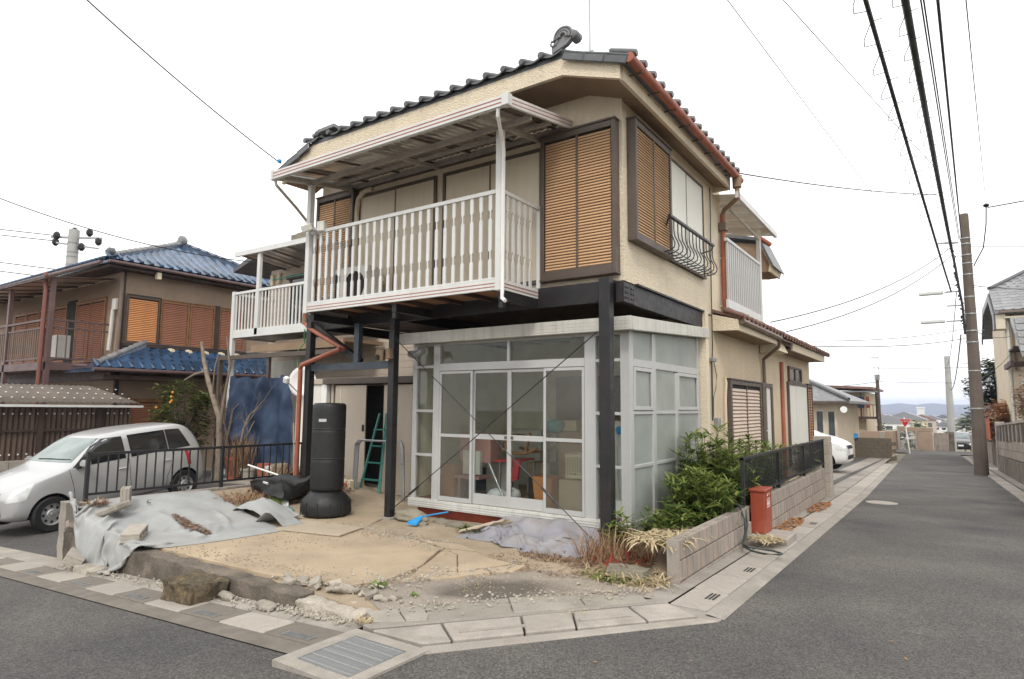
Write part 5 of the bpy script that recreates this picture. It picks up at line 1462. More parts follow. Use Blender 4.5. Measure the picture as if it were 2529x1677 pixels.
# ---- grey ground-cover cloth over the mound
def mound_h(x, y):
    u = np.clip((x + 9.0) / 2.05, 0, 1)
    h = .30 * (1 - u) ** 1.5 + .052 + .07 * np.exp(-((u - .30) / .2) ** 2 - ((y - 4.5) / .3) ** 2) + .05 * np.exp(-((u - .5) / .12) ** 2 - ((y - 4.15) / .12) ** 2) + .06 * np.exp(-((u - .12) / .1) ** 2 - ((y - 4.1) / .15) ** 2)
    street = -.056 * np.clip(-3.1 - x, 0, 26) + .02
    h = np.where(x < -9.0, np.maximum(h, .36), h)
    return np.where(y < 3.44, street, h)
ny_c, nx_c = 58, 84
uu = np.linspace(0, 1, nx_c)[None, :]; vv = np.linspace(0, 1, ny_c)[:, None]
P_ = np.zeros((ny_c, nx_c, 3))
P_[..., 0] = -8.98 + 2.07 * uu + .10 * (vv - .5) * (1 - uu)
P_[..., 1] = 3.10 + 2.1 * vv - .30 * uu * vv + .10 * np.clip((.3 - uu) / .3, 0, 1) * (1 - vv) - .10 * np.exp(-((uu - .84) / .07) ** 2) * (1 - vv) + .42 * np.clip((uu - .9) / .1, 0, 1) * (1 - vv)
P_[..., 2] = .46 - .1 * uu + .10 * smooth_noise(ny_c, nx_c, 5, 3) + .05 * smooth_noise(ny_c, nx_c, 11, 4)
P_ = drape(P_, 2.22, 2.22, mound_h, 100, 10, fric=.55, bend=.10, yedge=3.44)
TARP_P = P_.reshape(-1, 3)
tp = single(cloth_mb(P_), 'ground_cloth', K['tarp_grey'], 'grey ground cover cloth draped over the mound and its edge', 'cloth', smooth=80, norm=False)
m_ = tp.modifiers.new('s', 'SUBSURF'); m_.levels = 1; m_.render_levels = 1
m_ = tp.modifiers.new('t', 'SOLIDIFY'); m_.thickness = .006; m_.offset = -1
def tarp_z(x, y):
    d = (TARP_P[:, 0] - x) ** 2 + (TARP_P[:, 1] - y) ** 2
    return float(TARP_P[np.argsort(d)[:3], 2].max())
b = MB()
b.slab(24, 12, lambda u, v: (-8.15 + .75 * u + .1 * v, 5.0 + .45 * v + .2 * u, .10 + .24 * math.sin(math.pi * min(1, u * 1.1)) * (1 - abs(v - .5)) + .05 * fbm(u * 3, v * 3, 2)), .006)
single(b, 'ground_cloth', K['tarp_grey'], 'smaller grey cloth piece crumpled behind the mound', 'cloth', smooth=70)
b = MB(); b.slab(18, 10, lambda u, v: (-7.55 + .62 * u, 4.98 + .34 * v + .08 * u, .065 + .17 * math.exp(-((u - .55) / .3) ** 2) * (1 - .6 * v) + .03 * fbm(u * 3, v * 3, 7)), .006)
single(b, 'ground_cloth', K['tarp_grey'], 'peaked corner of grey cloth next to the punching bag', 'cloth', smooth=70)
# mound below the cloth
b = MB(); b.sheet(30, 24, lambda u, v: (-9.0 + 2.0 * u, 3.66 + 4.3 * v, (.30 * (1 - u) ** 1.4 + .02 + .03 * fbm(u * 5, v * 8, 1)) if v < .97 else .0)); b.build('earth_mound', K['dirt'], kind='structure', norm=False, smooth=50)

# ---- concrete hollow blocks and debris
def hollow_block(name, lab, loc, rot, L=.39, Hh=.19, T=.10, mat=K['block_pale']):
    t = thing(name, lab, 'block', loc, 'loose hollow concrete blocks', rot=rot)
    b = MB()
    n = 3; w = .028
    cw = (L - w * (n + 1)) / n
    b.box(-L / 2, L / 2, -T / 2, -T / 2 + .027, 0, Hh); b.box(-L / 2, L / 2, T / 2 - .027, T / 2, 0, Hh)
    for i in range(n + 1):
        x = -L / 2 + i * (cw + w); b.box(x, x + w, -T / 2 + .027, T / 2 - .027, .002, Hh - .002)
    b.build('block_body', mat, t, bevel=.005)
    return t
hollow_block('hollow_block', 'pale hollow block lying flat on the grey cloth', (-7.50, 3.66, .155), (R(90), R(6), R(-38)))
hollow_block('hollow_block', 'pale broken block tilted against the lot edge at street level', (-8.20, 3.36, -.19), (R(62), 0, R(-28)))
hollow_block('hollow_block', 'upright pale block on the wall top behind the cloth', (-8.55, 3.92, .36), (0, 0, R(-30)), L=.28)
b = MB(); roughbox(b, -8.05, -7.68, 3.20, 3.40, -.275, -.20, (10, 6, 2), .03, 8, 6); single(b, 'stone_slab', K['rubble'], 'flat pale rubble slab below the tilted broken block', 'rubble', smooth=35)
b = MB(); b.obox((-8.40, 3.72, .32), (.34, .24, .08), (.15, -.35, .3)); single(b, 'stone_slab', K['rubble'], 'slanted pale stone on the wall corner by dry weeds', 'rubble', bevel=.02)
b = MB(); b.obox((-8.68, 3.50, .12), (.10, .36, .05), (-.5, .9, -.3)); single(b, 'stone_slab', K['block'], 'thin grey slab leaning at the left end of the cloth', 'rubble', bevel=.01)
def rock(name, lab, c, s, mat, seed, cat='stone', group=None, amp=.3, par=None, sub=3):
    bm = bmesh.new(); bmesh.ops.create_icosphere(bm, subdivisions=sub, radius=1)
    vs = []
    for v in bm.verts:
        k = 1 + amp * fbm(v.co.x * 1.3 + seed * 7, v.co.y * 1.3, v.co.z * 1.3, 3)
        vs.append(Vector((v.co.x * s[0] * k, v.co.y * s[1] * k, v.co.z * s[2] * k)) + Vector(c))
    bm.verts.index_update(); fs = [[v.index for v in f.verts] for f in bm.faces]; bm.free()
    b = MB().add(vs, fs)
    if par: return b.build(name, mat, par, smooth=60)
    return single(b, name, mat, lab, cat, group, smooth=60)
K['tufa'] = M('tufa', (.105, .09, .065), rough=.97, var=.4, scale=6, fine=.4, fscale=30, bump=1.0, bscale=22, stain=(.045, .038, .028), stain_amt=.8, stain_scale=5, col2=(.17, .12, .06))
b = MB(); roughbox(b, -5.90, -5.42, 3.05, 3.40, -.17, .03, (36, 24, 14), .035, 12, 7); single(b, 'concrete_chunk', K['tufa'], 'large mossy ochre concrete lump standing in the gutter', 'concrete lump', smooth=40)
rock('rubble_piece', 'flat white chip of rubble beside the mossy concrete lump', (-5.32, 3.33, -.08), (.11, .05, .035), K['rubble'], 3, 'rubble')
rock('rubble_piece', 'pale lumpy rubble piece lying on the gutter covers', (-4.70, 3.30, -.045), (.12, .055, .04), K['rubble'], 5, 'rubble')
rock('rubble_piece', 'white pebble under the hanging cloth hem', (-7.5, 3.3, -.21), (.05, .03, .02), K['rubble'], 9, 'rubble')
for i in range(26):
    x = -5.0 + i * .052 + rnd(-.03, .03); y = 3.70 + (x + 5.0) * .10 + rnd(-.05, .08)
    s_ = rnd(.02, .065)
    b = MB(); b.obox((x, y, .03 + s_ * .3), (s_ * 1.9, s_ * rnd(.9, 1.6), s_ * rnd(.6, 1.0)), (rnd(-.5, .5), rnd(-.5, .5), rnd(0, 3)))
    for k_ in range(len(b.v)): b.v[k_] += Vector((rnd(-1, 1), rnd(-1, 1), rnd(-1, 1))) * s_ * .28
    single(b, 'rubble_stone', K['rubble'] if i % 4 else K['stone'], 'loose pale rubble stone along the broken front edge of the pad', 'stone', 'loose rubble along the pad edge', bevel=s_ * .16)
# ---- stones below the sunroom
rock('garden_stone', 'long flat mossy stone leaning at the sunroom corner', (-6.13, 6.50, .10), (.30, .15, .085), K['stone'], 1)
for i, (x, y, s_, lab) in enumerate(((-5.62, 6.55, .14, 'low brown stone under the blue broom handle'), (-5.30, 6.48, .15, 'rounded tan stone in the row under the sunroom sill'), (-4.95, 6.42, .17, 'broad tan stone at the blanket end of the row'), (-5.75, 6.30, .11, 'half buried stone in front of the blue broom'))):
    rock('garden_stone', lab, (x, y, .055), (s_, s_ * .62, s_ * .42), K['stone'], i + 20)
rock('flat_stone', 'small oval grey stone between the cloth and the punching bag', (-7.32, 5.42, .06), (.13, .09, .03), K['rubble'], 31)
br = thing('blue_broom', 'bright blue plastic broom lying by the stones', 'broom', (-5.8, 6.3, .05))
b = MB(); b.add([(-5.87, 6.16, .06), (-5.72, 6.18, .06), (-5.73, 6.30, .13), (-5.79, 6.29, .13), (-5.87, 6.16, .09), (-5.72, 6.18, .09), (-5.73, 6.30, .155), (-5.79, 6.29, .155)], [(0, 3, 2, 1), (4, 5, 6, 7), (0, 1, 5, 4), (1, 2, 6, 5), (2, 3, 7, 6), (3, 0, 4, 7)]); b.build('bristles', K['broom_blue'], br)
b = MB(); b.tube([(-5.76, 6.29, .145), (-5.71, 6.43, .16), (-5.60, 6.66, .18)], .010, 8); b.build('handle', K['broom_blue'], br, smooth=40)
# ---- lilac-grey blanket heap
def bed_h(x, y):
    h = .045 + .16 * np.clip((y - 6.35) / .4, 0, 1) ** 1.5 * np.clip((x + 5.0) / .3, 0, 1)
    for (cx_, cy_, r_, a_) in ((-4.55, 6.30, .16, .10), (-4.1, 6.15, .18, .09), (-3.65, 6.35, .2, .11), (-3.9, 6.6, .16, .12), (-3.4, 6.1, .15, .08), (-4.3, 6.6, .14, .10)):
        h = h + a_ * np.exp(-((x - cx_) ** 2 + (y - cy_) ** 2) / r_ ** 2)
    return h
ny_c, nx_c = 56, 100
uu = np.linspace(0, 1, nx_c)[None, :]; vv = np.linspace(0, 1, ny_c)[:, None]
P_ = np.zeros((ny_c, nx_c, 3))
P_[..., 0] = -4.90 + 1.70 * uu - .28 * (1 - uu) * vv + .10 * np.sin(vv * 4 + uu * 3) + .03 * smooth_noise(ny_c, nx_c, 9, 15)
P_[..., 1] = 5.86 + .82 * vv + .10 * np.sin(uu * 6 + 1) * (1 - vv) + .10 * (1 - uu) + .03 * smooth_noise(ny_c, nx_c, 9, 16)
P_[..., 2] = .26 + .09 * smooth_noise(ny_c, nx_c, 4, 11) + .08 * smooth_noise(ny_c, nx_c, 8, 12) + .02 * smooth_noise(ny_c, nx_c, 15, 13)
P_ = drape(P_, 2.12, 1.06, bed_h, 90, 8, fric=.9, bend=.30, ylim=6.775)
bl = single(cloth_mb(P_), 'grey_blanket', K['blanket'], 'crumpled lilac-grey blanket heaped below the sunroom sill', 'blanket', smooth=80, norm=False)
m_ = bl.modifiers.new('s', 'SUBSURF'); m_.levels = 1; m_.render_levels = 1
m_ = bl.modifiers.new('t', 'SOLIDIFY'); m_.thickness = .010; m_.offset = -1
b = MB(); b.slab(16, 8, lambda u, v: (-4.98 + .45 * u + .08 * v, 6.12 + .30 * u + .12 * v, .075 + .14 * u + .025 * math.sin(v * 5) + .02 * fbm(u * 4, v * 4, 3)), .012)
single(b, 'tan_cloth', K['plywood'], 'folded tan cloth under the left end of the blanket', 'cloth', smooth=70)
# ---- board on the pad
b = MB(); b.prism([(-6.93, 4.94), (-5.98, 5.14), (-6.13, 5.64), (-7.18, 5.52)], .056, .075); single(b, 'plywood_board', K['plywood'], 'pale plywood sheet lying on the concrete pad', 'board', bevel=.003)
# ---- black crumpled bag and odds at the railing
b = MB(); roughbox(b, -8.85, -8.02, 5.85, 6.25, .20, .46, (16, 10, 8), .10, 5, 3.2); bb = single(b, 'duffel_bag', K['vinyl'], 'crumpled black duffel bag lying against the railing', 'bag', smooth=45)
b = MB(); b.obox((-8.45, 5.83, .43), (.1, .012, .03), (.5, .1, .1)); b.build('label_patch', K['white_mark'], bb)
b = MB(); b.tube([(-9.0, 5.88, .66), (-8.35, 6.30, .42)], .014, 8); single(b, 'white_pipe', K['white_paint'], 'thin white pipe resting on the weeds by the black duffel bag', 'pipe', smooth=40)
b = MB(); b.tube([(-8.75, 6.5, 1.3), (-8.55, 6.4, .4)], .008, 6); single(b, 'metal_rod', K['steel'], 'thin metal rod leaning beside the red pipe', 'rod')
b = MB(); b.obox((-7.95, 5.82, .13), (.34, .10, .02), (.35, .35, -.6)); single(b, 'glass_strip', K['lamp_white'], 'pale blue strip of glass beside the punching bag base', 'glass strip')
b = MB(); b.obox((-7.75, 5.72, .10), (.14, .12, .08), (.2, .4, .5)); single(b, 'green_shard', K['teal'], 'dark green plastic shard beside the punching bag base', 'shard', bevel=.01)
b = MB(); b.tube([(-8.52 + .25 * math.cos(t / 8 * 1.6 + 3.2), 4.42 + .22 * math.sin(t / 8 * 1.6 + 3.2), .33) for t in range(9)], .006, 5); single(b, 'bent_wire', K['hose'], 'bent thin wire lying on the grey cloth', 'wire')

# ---- flower pots by the blue sheet
K['pot_white'] = K['white_paint']
def pot(x, y, r, h, m, lab):
    z = drive(x, y)
    b = MB(); b.lathe([(r * .72, z), (r * .95, z + h * .85), (r * 1.05, z + h * .86), (r * 1.05, z + h), (r * .9, z + h), (r * .85, z + h * .9)], 18, (x, y, 0)); return single(b, 'flower_pot', m, lab, 'flower pot', 'pots behind the railing', smooth=35)
pot(-13.35, 8.4, .2, .55, K['terracotta'], 'tall red-brown pot just behind the silver car'); pot(-12.2, 8.35, .15, .40, K['terracotta'], 'terracotta pot in front of the blue sheet'); pot(-11.85, 8.3, .13, .36, K['white_paint'], 'white pot beside the terracotta pot'); pot(-11.45, 8.2, .16, .42, K['stone'], 'grey-brown pot right of the white pot'); pot(-12.75, 8.35, .16, .30, K['block_pale'], 'pale round pot behind the railing post')
b = MB(); b.box(-13.6, -11.2, 8.15, 8.6, drive(-12, 8.2) - .3, drive(-12, 8.2) + .0); b.build('pot_ledge', K['block_pale'], kind='structure')

# ================================================================== right garden wall, railing, box
gw = thing('garden_wall', 'weathered two-course block wall edging the bamboo bed at the corner', 'wall', (-2.13, 7, 0))
meb2 = block_mesh(.380, .105, .179, K['block'])
for c in range(3):
    for i in range(7):
        y_ = 5.92 + i * .392 + (.196 if c % 2 else 0) - .0
        if y_ > 8.25: continue
        inst(meb2, 'block', (-2.132, y_, .215 - c * .19), gw)
me_h = block_mesh(.186, .105, .182, K['block'])
inst(me_h, 'block', (-2.132, 5.818, .025), gw)
b = MB(); roughbox(b, -2.19, -2.075, 5.70, 5.722 + .0, -.15, .395, (2, 1, 8), .004, 3, 9); b.build('end_face', K['concrete'], gw)
MB().box(-2.165, -2.10, 5.73, 8.26, -.15, .39).build('mortar', K['concrete'], gw)
gw2 = thing('garden_wall', 'long block wall under the black slatted railing beyond the red box', 'wall', (-2.13, 11.5, 0))
for c in range(4):
    for i in range(14):
        y_ = 8.98 + i * .392 + (.196 if c % 2 else 0)
        if y_ > 14.0: continue
        inst(meb2, 'block', (-2.132, y_, .245 - c * .19), gw2)
MB().box(-2.165, -2.10, 8.8, 14.1, -.35, .41).build('mortar', K['concrete'], gw2)
pr2 = thing('gate_pier', 'tall stacked block pier closing the far end of the wall', 'pier', (-2.2, 14.6, -.2))
me_p2 = block_mesh(.38, .30, .182, K['block_pale'])
for c in range(7): inst(me_p2, 'block', (-2.2, 14.62, -.28 + c * .186), pr2)
MB().box(-2.34, -2.06, 14.44, 14.80, -.3, 1.02).build('mortar', K['concrete'], pr2)
rr2 = thing('slatted_railing', 'black close-slatted railing on the long block wall', 'railing', (-2.13, 11, .42))
b = MB(); b.bar((-2.13, 8.1, .97), (-2.13, 14.2, .97), .05, .03); b.bar((-2.13, 8.6, .50), (-2.13, 14.2, .50), .035, .03); b.build('rail', K['black_rail'], rr2)
b = MB(); b.box(-.004, .004, -.006, .006, .5, .96)
me_ = with_mat(b.mesh('slat'), K['black_rail'])
for i in range(94): inst(me_, 'slat', (-2.13, 8.14 + i * .065, 0), rr2)
for y_ in (8.12, 10.1, 12.1, 14.15):
    b = MB(); b.box(-2.15, -2.11, y_ - .02, y_ + .02, .4, .985); b.build('post', K['black_rail'], rr2)
# red street box with white marks
rb_ = thing('red_box', 'red metal hose box with small white lettering on the pavement', 'box', (-2.0, 8.5, .03))
b = MB(); b.box(-2.10, -1.93, 8.32, 8.70, .055, .56); b.build('cabinet', K['red_box'], rb_, bevel=.006)
b = MB(); b.box(-2.115, -1.915, 8.30, 8.72, .562, .592); b.build('lid', K['red_box'], rb_, bevel=.006)
b = MB(); b.box(-1.9285, -1.927, 8.36, 8.66, .07, .545); b.build('door', K['red_box'], rb_)
b = MB()
X_ = -1.9268
def mk(y0, y1, z0, z1): b.box(X_ - .0015, X_ + .001, y0, y1, z0, z1)
mk(8.46, 8.475, .515, .535); mk(8.45, 8.485, .50, .513); mk(8.55, 8.565, .52, .54); mk(8.545, 8.57, .507, .517)
mk(8.43, 8.60, .463, .470); mk(8.43, 8.60, .365, .372)
for i in range(3):
    yb = 8.445 + i * .052
    for (dy, dz, w, h) in ((0, .44, .036, .007), (0, .425, .036, .006), (.014, .395, .007, .04), (0, .412, .036, .006), (0, .385, .008, .035), (.028, .385, .008, .035)): mk(yb + dy, yb + dy + w, dz, dz + h)
b.build('lettering', K['white_mark'], rb_)
b = MB(); b.box(-2.12, -1.66, 8.22, 8.78, -.1, .052); b.build('plinth', K['concrete'], rb_, bevel=.012)
b = MB(); b.tube([(-2.2, 7.9, .45), (-2.10, 7.85, .42), (-2.04, 7.8, .30), (-2.03, 7.78, .15), (-2.05, 7.75, .06), (-1.98, 7.5, .045), (-1.85, 7.35, .042), (-1.72, 7.30, .040), (-1.58, 7.36, .038), (-1.56, 7.44, .036), (-1.66, 7.52, .036), (-1.80, 7.53, .038), (-1.92, 7.47, .055), (-2.0, 7.55, .06), (-2.06, 7.9, .06), (-2.06, 8.0, .2), (-2.08, 8.02, .38), (-2.2, 8.05, .44)], .011, 8)
single(b, 'garden_hose', K['hose'], 'dark thin hose looping from the wall onto the kerb', 'hose', smooth=50)

# ================================================================== plants
def leaf(b, p, d, L, w, droop=.35, n=3):
    """one blade: tapered strip bending down along its length"""
    d = d.normalized()
    side = d.cross(Vector((0, 0, 1)))
    side = side.normalized() if side.length > .05 else Vector((1, 0, 0))
    vs, fs = [], []
    q = p.copy(); dd = d.copy()
    prof = [.35, 1.0, .85, .08] if n == 3 else [.4, 1, .1]
    for i in range(n + 1):
        ww = w * prof[i] / 2
        vs += [q - side * ww, q + side * ww]
        q = q + dd * (L / n)
        dd = (dd + Vector((0, 0, -droop / n))).normalized()
    for i in range(n): fs.append((2 * i, 2 * i + 1, 2 * i + 3, 2 * i + 2))
    b.add(vs, fs)
def rdir(up=.2, spread=1.0):
    a = rnd(0, 2 * math.pi)
    return Vector((math.cos(a) * spread, math.sin(a) * spread, up + rnd(-.25, .35)))
def bamboo(name, lab, c, rx, ry, h, n, mats=('bamboo', 'bamboo_dark'), seed=1, Lr=(.12, .22), group='bamboo clumps in the bed'):
    random.seed(seed)
    t = thing(name, lab, 'shrub', c, group)
    st = MB(); lf = [MB(), MB()]
    for k in range(n):
        a = rnd(0, 6.283); r = math.sqrt(rnd(0, 1))
        bx, by = c[0] + rx * r * math.cos(a), c[1] + ry * r * math.sin(a)
        hh = h * rnd(.5, 1.0) * (1 - .35 * r)
        top = Vector((bx + rnd(-.1, .1), by + rnd(-.1, .1), c[2] + hh))
        base = Vector((bx * .7 + c[0] * .3, by * .7 + c[1] * .3, c[2]))
        st.tube([base, base.lerp(top, .5) + Vector((rnd(-.03, .03), rnd(-.03, .03), 0)), top], [.007, .006, .003], 4, cap=False)
        for lv in range(4):
            tt = 1 - lv * .2
            if tt < .25: break
            p = base.lerp(top, tt)
            for j in range(8 if lv == 0 else 5):
                leaf(lf[0 if (lv < 2 and rnd(0, 1) < .8) else 1], p, rdir(.45 if lv == 0 else .1), rnd(*Lr), rnd(.018, .032), rnd(.3, .9))
    st.build('stem', K['shrub'], t)
    o = lf[0].build('foliage', K[mats[0]], t, norm=False, kind='stuff')
    if lf[1].v: lf[1].build('inner_foliage', K[mats[1]], t, norm=False, kind='stuff')
    return t
bamboo('dwarf_bamboo', 'tallest green bamboo clump against the sunroom corner', (-2.62, 8.35, .1), .38, .55, 1.4, 105, seed=3, Lr=(.14, .27))
bamboo('dwarf_bamboo', 'dense bamboo clump in the middle of the bed behind the hose', (-2.50, 7.55, .1), .34, .45, .92, 85, seed=4)
bamboo('dwarf_bamboo', 'bushy bamboo spilling over the wall beside the red box', (-2.42, 8.6, .2), .30, .4, .85, 70, seed=5)
bamboo('dwarf_bamboo', 'low bamboo tuft in front of the frosted panes', (-2.62, 6.85, .05), .24, .28, .55, 45, seed=6, Lr=(.1, .18))
bamboo('dwarf_bamboo', 'bamboo clump between the wall shutters and the railing', (-2.55, 9.8, .15), .32, .8, 1.2, 80, seed=8, Lr=(.14, .25))
bamboo('dwarf_bamboo', 'sparse bamboo behind the far part of the railing', (-2.6, 11.6, .1), .25, .9, 1.1, 50, seed=9)
bamboo('dwarf_bamboo', 'thin bamboo tuft at the end of the railing', (-2.35, 13.4, .2), .15, .5, .8, 26, seed=10)
bamboo('dwarf_bamboo', 'small bamboo seedling beside the black corner post', (-2.92, 6.42, .05), .14, .14, .42, 16, seed=11, Lr=(.1, .2))
def tuft(name, lab, cat, c, rx, ry, n, Lr, w, mat, up=1.2, droop=.8, seed=1, z=0.03, zf=None, kind=None):
    random.seed(seed)
    b = MB()
    for k in range(n):
        a = rnd(0, 6.283); r = math.sqrt(rnd(0, 1))
        x, y = c[0] + rx * r * math.cos(a), c[1] + ry * r * math.sin(a)
        leaf(b, Vector((x, y, zf(x, y) if zf else z)), rdir(up), rnd(*Lr), w * rnd(.7, 1.3), droop * rnd(.4, 1.5))
    o = b.build(name, K[mat], norm=False)
    if kind: o['kind'] = kind
    return tag(o, lab, cat)
tuft('dry_grass', 'straw coloured dead stalks around the foot of the black corner post', 'dry grass', (-2.85, 6.05), .42, .36, 340, (.15, .48), .009, 'dry_brown', 2.0, .7, 21)
tuft('dry_bamboo', 'bleached dry bamboo leaves hanging over the wall end', 'dry leaves', (-2.35, 5.98), .24, .26, 300, (.12, .26), .024, 'dry_leaf', .35, 1.6, 22, z=.33)
tuft('dry_bamboo', 'pale dry bamboo leaves lying on the bed behind the wall', 'dry leaves', (-2.36, 6.5), .20, .45, 330, (.1, .2), .022, 'dry_leaf', .15, 1.0, 23, z=.30)
tuft('dry_bamboo', 'heap of bleached leaves on the pavement below the red box', 'dry leaves', (-1.86, 8.05), .17, .20, 260, (.05, .13), .018, 'dry_leaf', .25, 1.0, 24, z=.055)
tuft('dry_grass', 'tangle of dry straw and leaves left of the wall end', 'dry grass', (-2.55, 5.6), .42, .24, 380, (.07, .24), .012, 'dry_leaf', .5, 1.0, 25)
tuft('weeds', 'low brown weeds along the front edge of the blanket', 'weeds', (-3.35, 5.75), .5, .16, 420, (.03, .10), .010, 'litter', .9, .8, 26, z=.04)
tuft('weeds', 'red stemmed weeds between the post and the wall end', 'weeds', (-2.72, 5.85), .34, .3, 60, (.06, .16), .02, 'red_leaf', .8, .6, 27, z=.10)
tuft('weeds', 'green sprigs in the straw in front of the wall end', 'weeds', (-2.62, 5.48), .32, .16, 110, (.05, .12), .02, 'bamboo', .6, .6, 28, z=.03)
tuft('grass_tuft', 'bright green grass tuft in front of the black duffel bag', 'grass', (-8.12, 5.62), .25, .2, 420, (.09, .2), .008, 'grass', 2.2, .6, 29, z=.10)
tuft('weeds', 'dry brown weeds behind the black duffel bag', 'weeds', (-8.6, 6.7), .55, .55, 620, (.12, .38), .016, 'litter', 1.2, .9, 30, z=.15)
tuft('weeds', 'dead reddish vines climbing the railing by the blue sheet', 'weeds', (-9.3, 6.9), .3, .5, 330, (.15, .5), .014, 'dry_brown', 1.8, .6, 31, z=.25)
tuft('weeds', 'brown dry weeds on the mound behind the grey cloth', 'weeds', (-8.55, 5.45), .5, .3, 420, (.08, .26), .010, 'dry_brown', 1.0, .9, 32, z=.20)
tuft('weeds', 'reddish dry sprig at the wall pier beside the cloth', 'weeds', (-8.82, 3.72), .10, .12, 90, (.06, .2), .012, 'dry_brown', .6, .9, 33, z=.33)
tuft('weeds', 'small green sprig among the rubble at the pad edge', 'weeds', (-4.16, 4.02), .06, .05, 50, (.04, .10), .012, 'grass', .8, .8, 34, z=.03)
tuft('weeds', 'tiny green sprout in the gravel near the edge paving', 'weeds', (-3.72, 4.02), .04, .03, 22, (.03, .07), .010, 'grass', .9, .8, 35, z=.03)
tuft('weeds', 'green weed at the left end of the blanket', 'weeds', (-4.92, 6.30), .14, .12, 110, (.05, .12), .03, 'shrub', .7, .8, 36, z=.07)
tuft('weeds', 'yellowish dry tuft beside the street drain', 'weeds', (-3.62, 3.36), .07, .04, 60, (.03, .09), .010, 'dry_leaf', .6, .8, 37, z=.02)
# leaf litter that nobody could count
def litter(lab, c, rx, ry, n, mat, zf, seed, s=(.012, .035), name='leaf_litter'):
    random.seed(seed); b = MB()
    for k in range(n):
        a = rnd(0, 6.283); r = math.sqrt(rnd(0, 1))
        x, y = c[0] + rx * r * math.cos(a), c[1] + ry * r * math.sin(a)
        L = rnd(*s); t = rnd(0, 6.283); z = zf(x, y) + rnd(.002, .012)
        u = Vector((math.cos(t), math.sin(t), rnd(-.3, .3))) * L; v_ = Vector((-math.sin(t), math.cos(t), rnd(-.4, .4))) * L * .5
        p = Vector((x, y, z))
        b.add([p - u, p + v_, p + u, p - v_], [(0, 1, 2, 3)])
    o = b.build(name, K[mat], norm=False, kind='stuff'); o['label'] = lab; o['category'] = 'leaves'
litter('brown leaf litter collected on the grey cloth', (-7.62, 4.25), .42, .10, 420, 'litter', lambda x, y: tarp_z(x, y) + .010, 41, (.01, .03))
litter('brown dead leaves on the pavement beyond the red box', (-1.98, 9.9), .14, .9, 420, 'autumn', lambda x, y: zroad(y) + .034, 42, (.015, .04))
litter('brown dead leaves along the kerb near the block pier', (-1.95, 12.4), .14, .9, 260, 'autumn', lambda x, y: zroad(y) + .034, 43, (.02, .045))
litter('dry leaves around the black duffel bag', (-8.4, 6.5), .7, .9, 1400, 'litter', lambda x, y: .10 + .28 * max(0, -(x + 8.0)), 44, (.015, .05))
litter('brown litter on the soil in front of the blanket', (-3.3, 5.6), .8, .4, 900, 'litter', lambda x, y: .03, 45, (.006, .02))
litter('leaf litter in the bamboo bed', (-2.6, 7.3), .4, 1.6, 1300, 'dry_brown', lambda x, y: .10, 46, (.02, .06))
litter('fine gravel scattered on the lot corner', (-3.0, 4.75), .75, .6, 1600, 'dry_leaf', lambda x, y: .024, 47, (.004, .011), 'gravel_grains')
litter('a few fallen leaves on the road by the kerb', (-1.0, 4.2), 1.2, 1.2, 14, 'autumn', lambda x, y: .006, 48, (.012, .022))
def grit(lab, pts, n, s, mat, seed, name='grit'):
    random.seed(seed); b = MB()
    for k in range(n):
        (x0, y0), (x1, y1), w_, z_ = random.choice(pts)
        t = rnd(0, 1); x = x0 + (x1 - x0) * t + random.gauss(0, w_); y = y0 + (y1 - y0) * t + random.gauss(0, w_)
        r = rnd(*s)
        z = z_(x, y) if callable(z_) else z_
        b.obox((x, y, z + r * .3), (r * 1.6, r * 1.2, r), (rnd(-.5, .5), rnd(-.5, .5), rnd(0, 3)))
    o = b.build(name, K[mat], norm=False, kind='stuff'); o['label'] = lab; o['category'] = 'gravel'
grit('small grit along the pad and kerb edges', [((-5.2, 3.72), (-4.3, 3.92), .05, .035), ((-4.3, 3.95), (-3.6, 5.2), .16, .05), ((-3.6, 3.7), (-2.2, 5.3), .10, .04), ((-4.6, 5.5), (-6.4, 5.7), .10, .05), ((-8.6, 3.3), (-3.8, 3.32), .05, lambda x, y: zfront(x) + .03), ((-4.8, 3.35), (-3.7, 3.36), .04, lambda x, y: zfront(x) + .025)], 1500, (.004, .016), 'rubble', 71)
grit('dark crumbs of soil on the concrete pad', [((-6.6, 5.6), (-4.4, 5.4), .12, .052), ((-7.0, 3.75), (-4.6, 3.95), .10, .052), ((-7.0, 5.3), (-6.0, 4.4), .35, .052)], 900, (.003, .009), 'dirt', 72)
# raised soil of the bamboo bed
b = MB(); b.sheet(10, 40, lambda u, v: (-2.98 + .80 * u, 5.78 + 8.3 * v, .04 + .22 * u ** .8 * min(1, v * 12) + .03 * fbm(u * 4, v * 30, 2))); b.build('bed_soil', K['dirt'], kind='structure', norm=False, smooth=50)
b = MB(); roughbox(b, -2.72, -2.35, 5.52, 5.72, .02, .12, (8, 5, 3), .03, 17, 6); single(b, 'garden_stone', K['stone'], 'flat grey stone half hidden by straw at the wall end', 'stone', smooth=40)
random.seed(99)
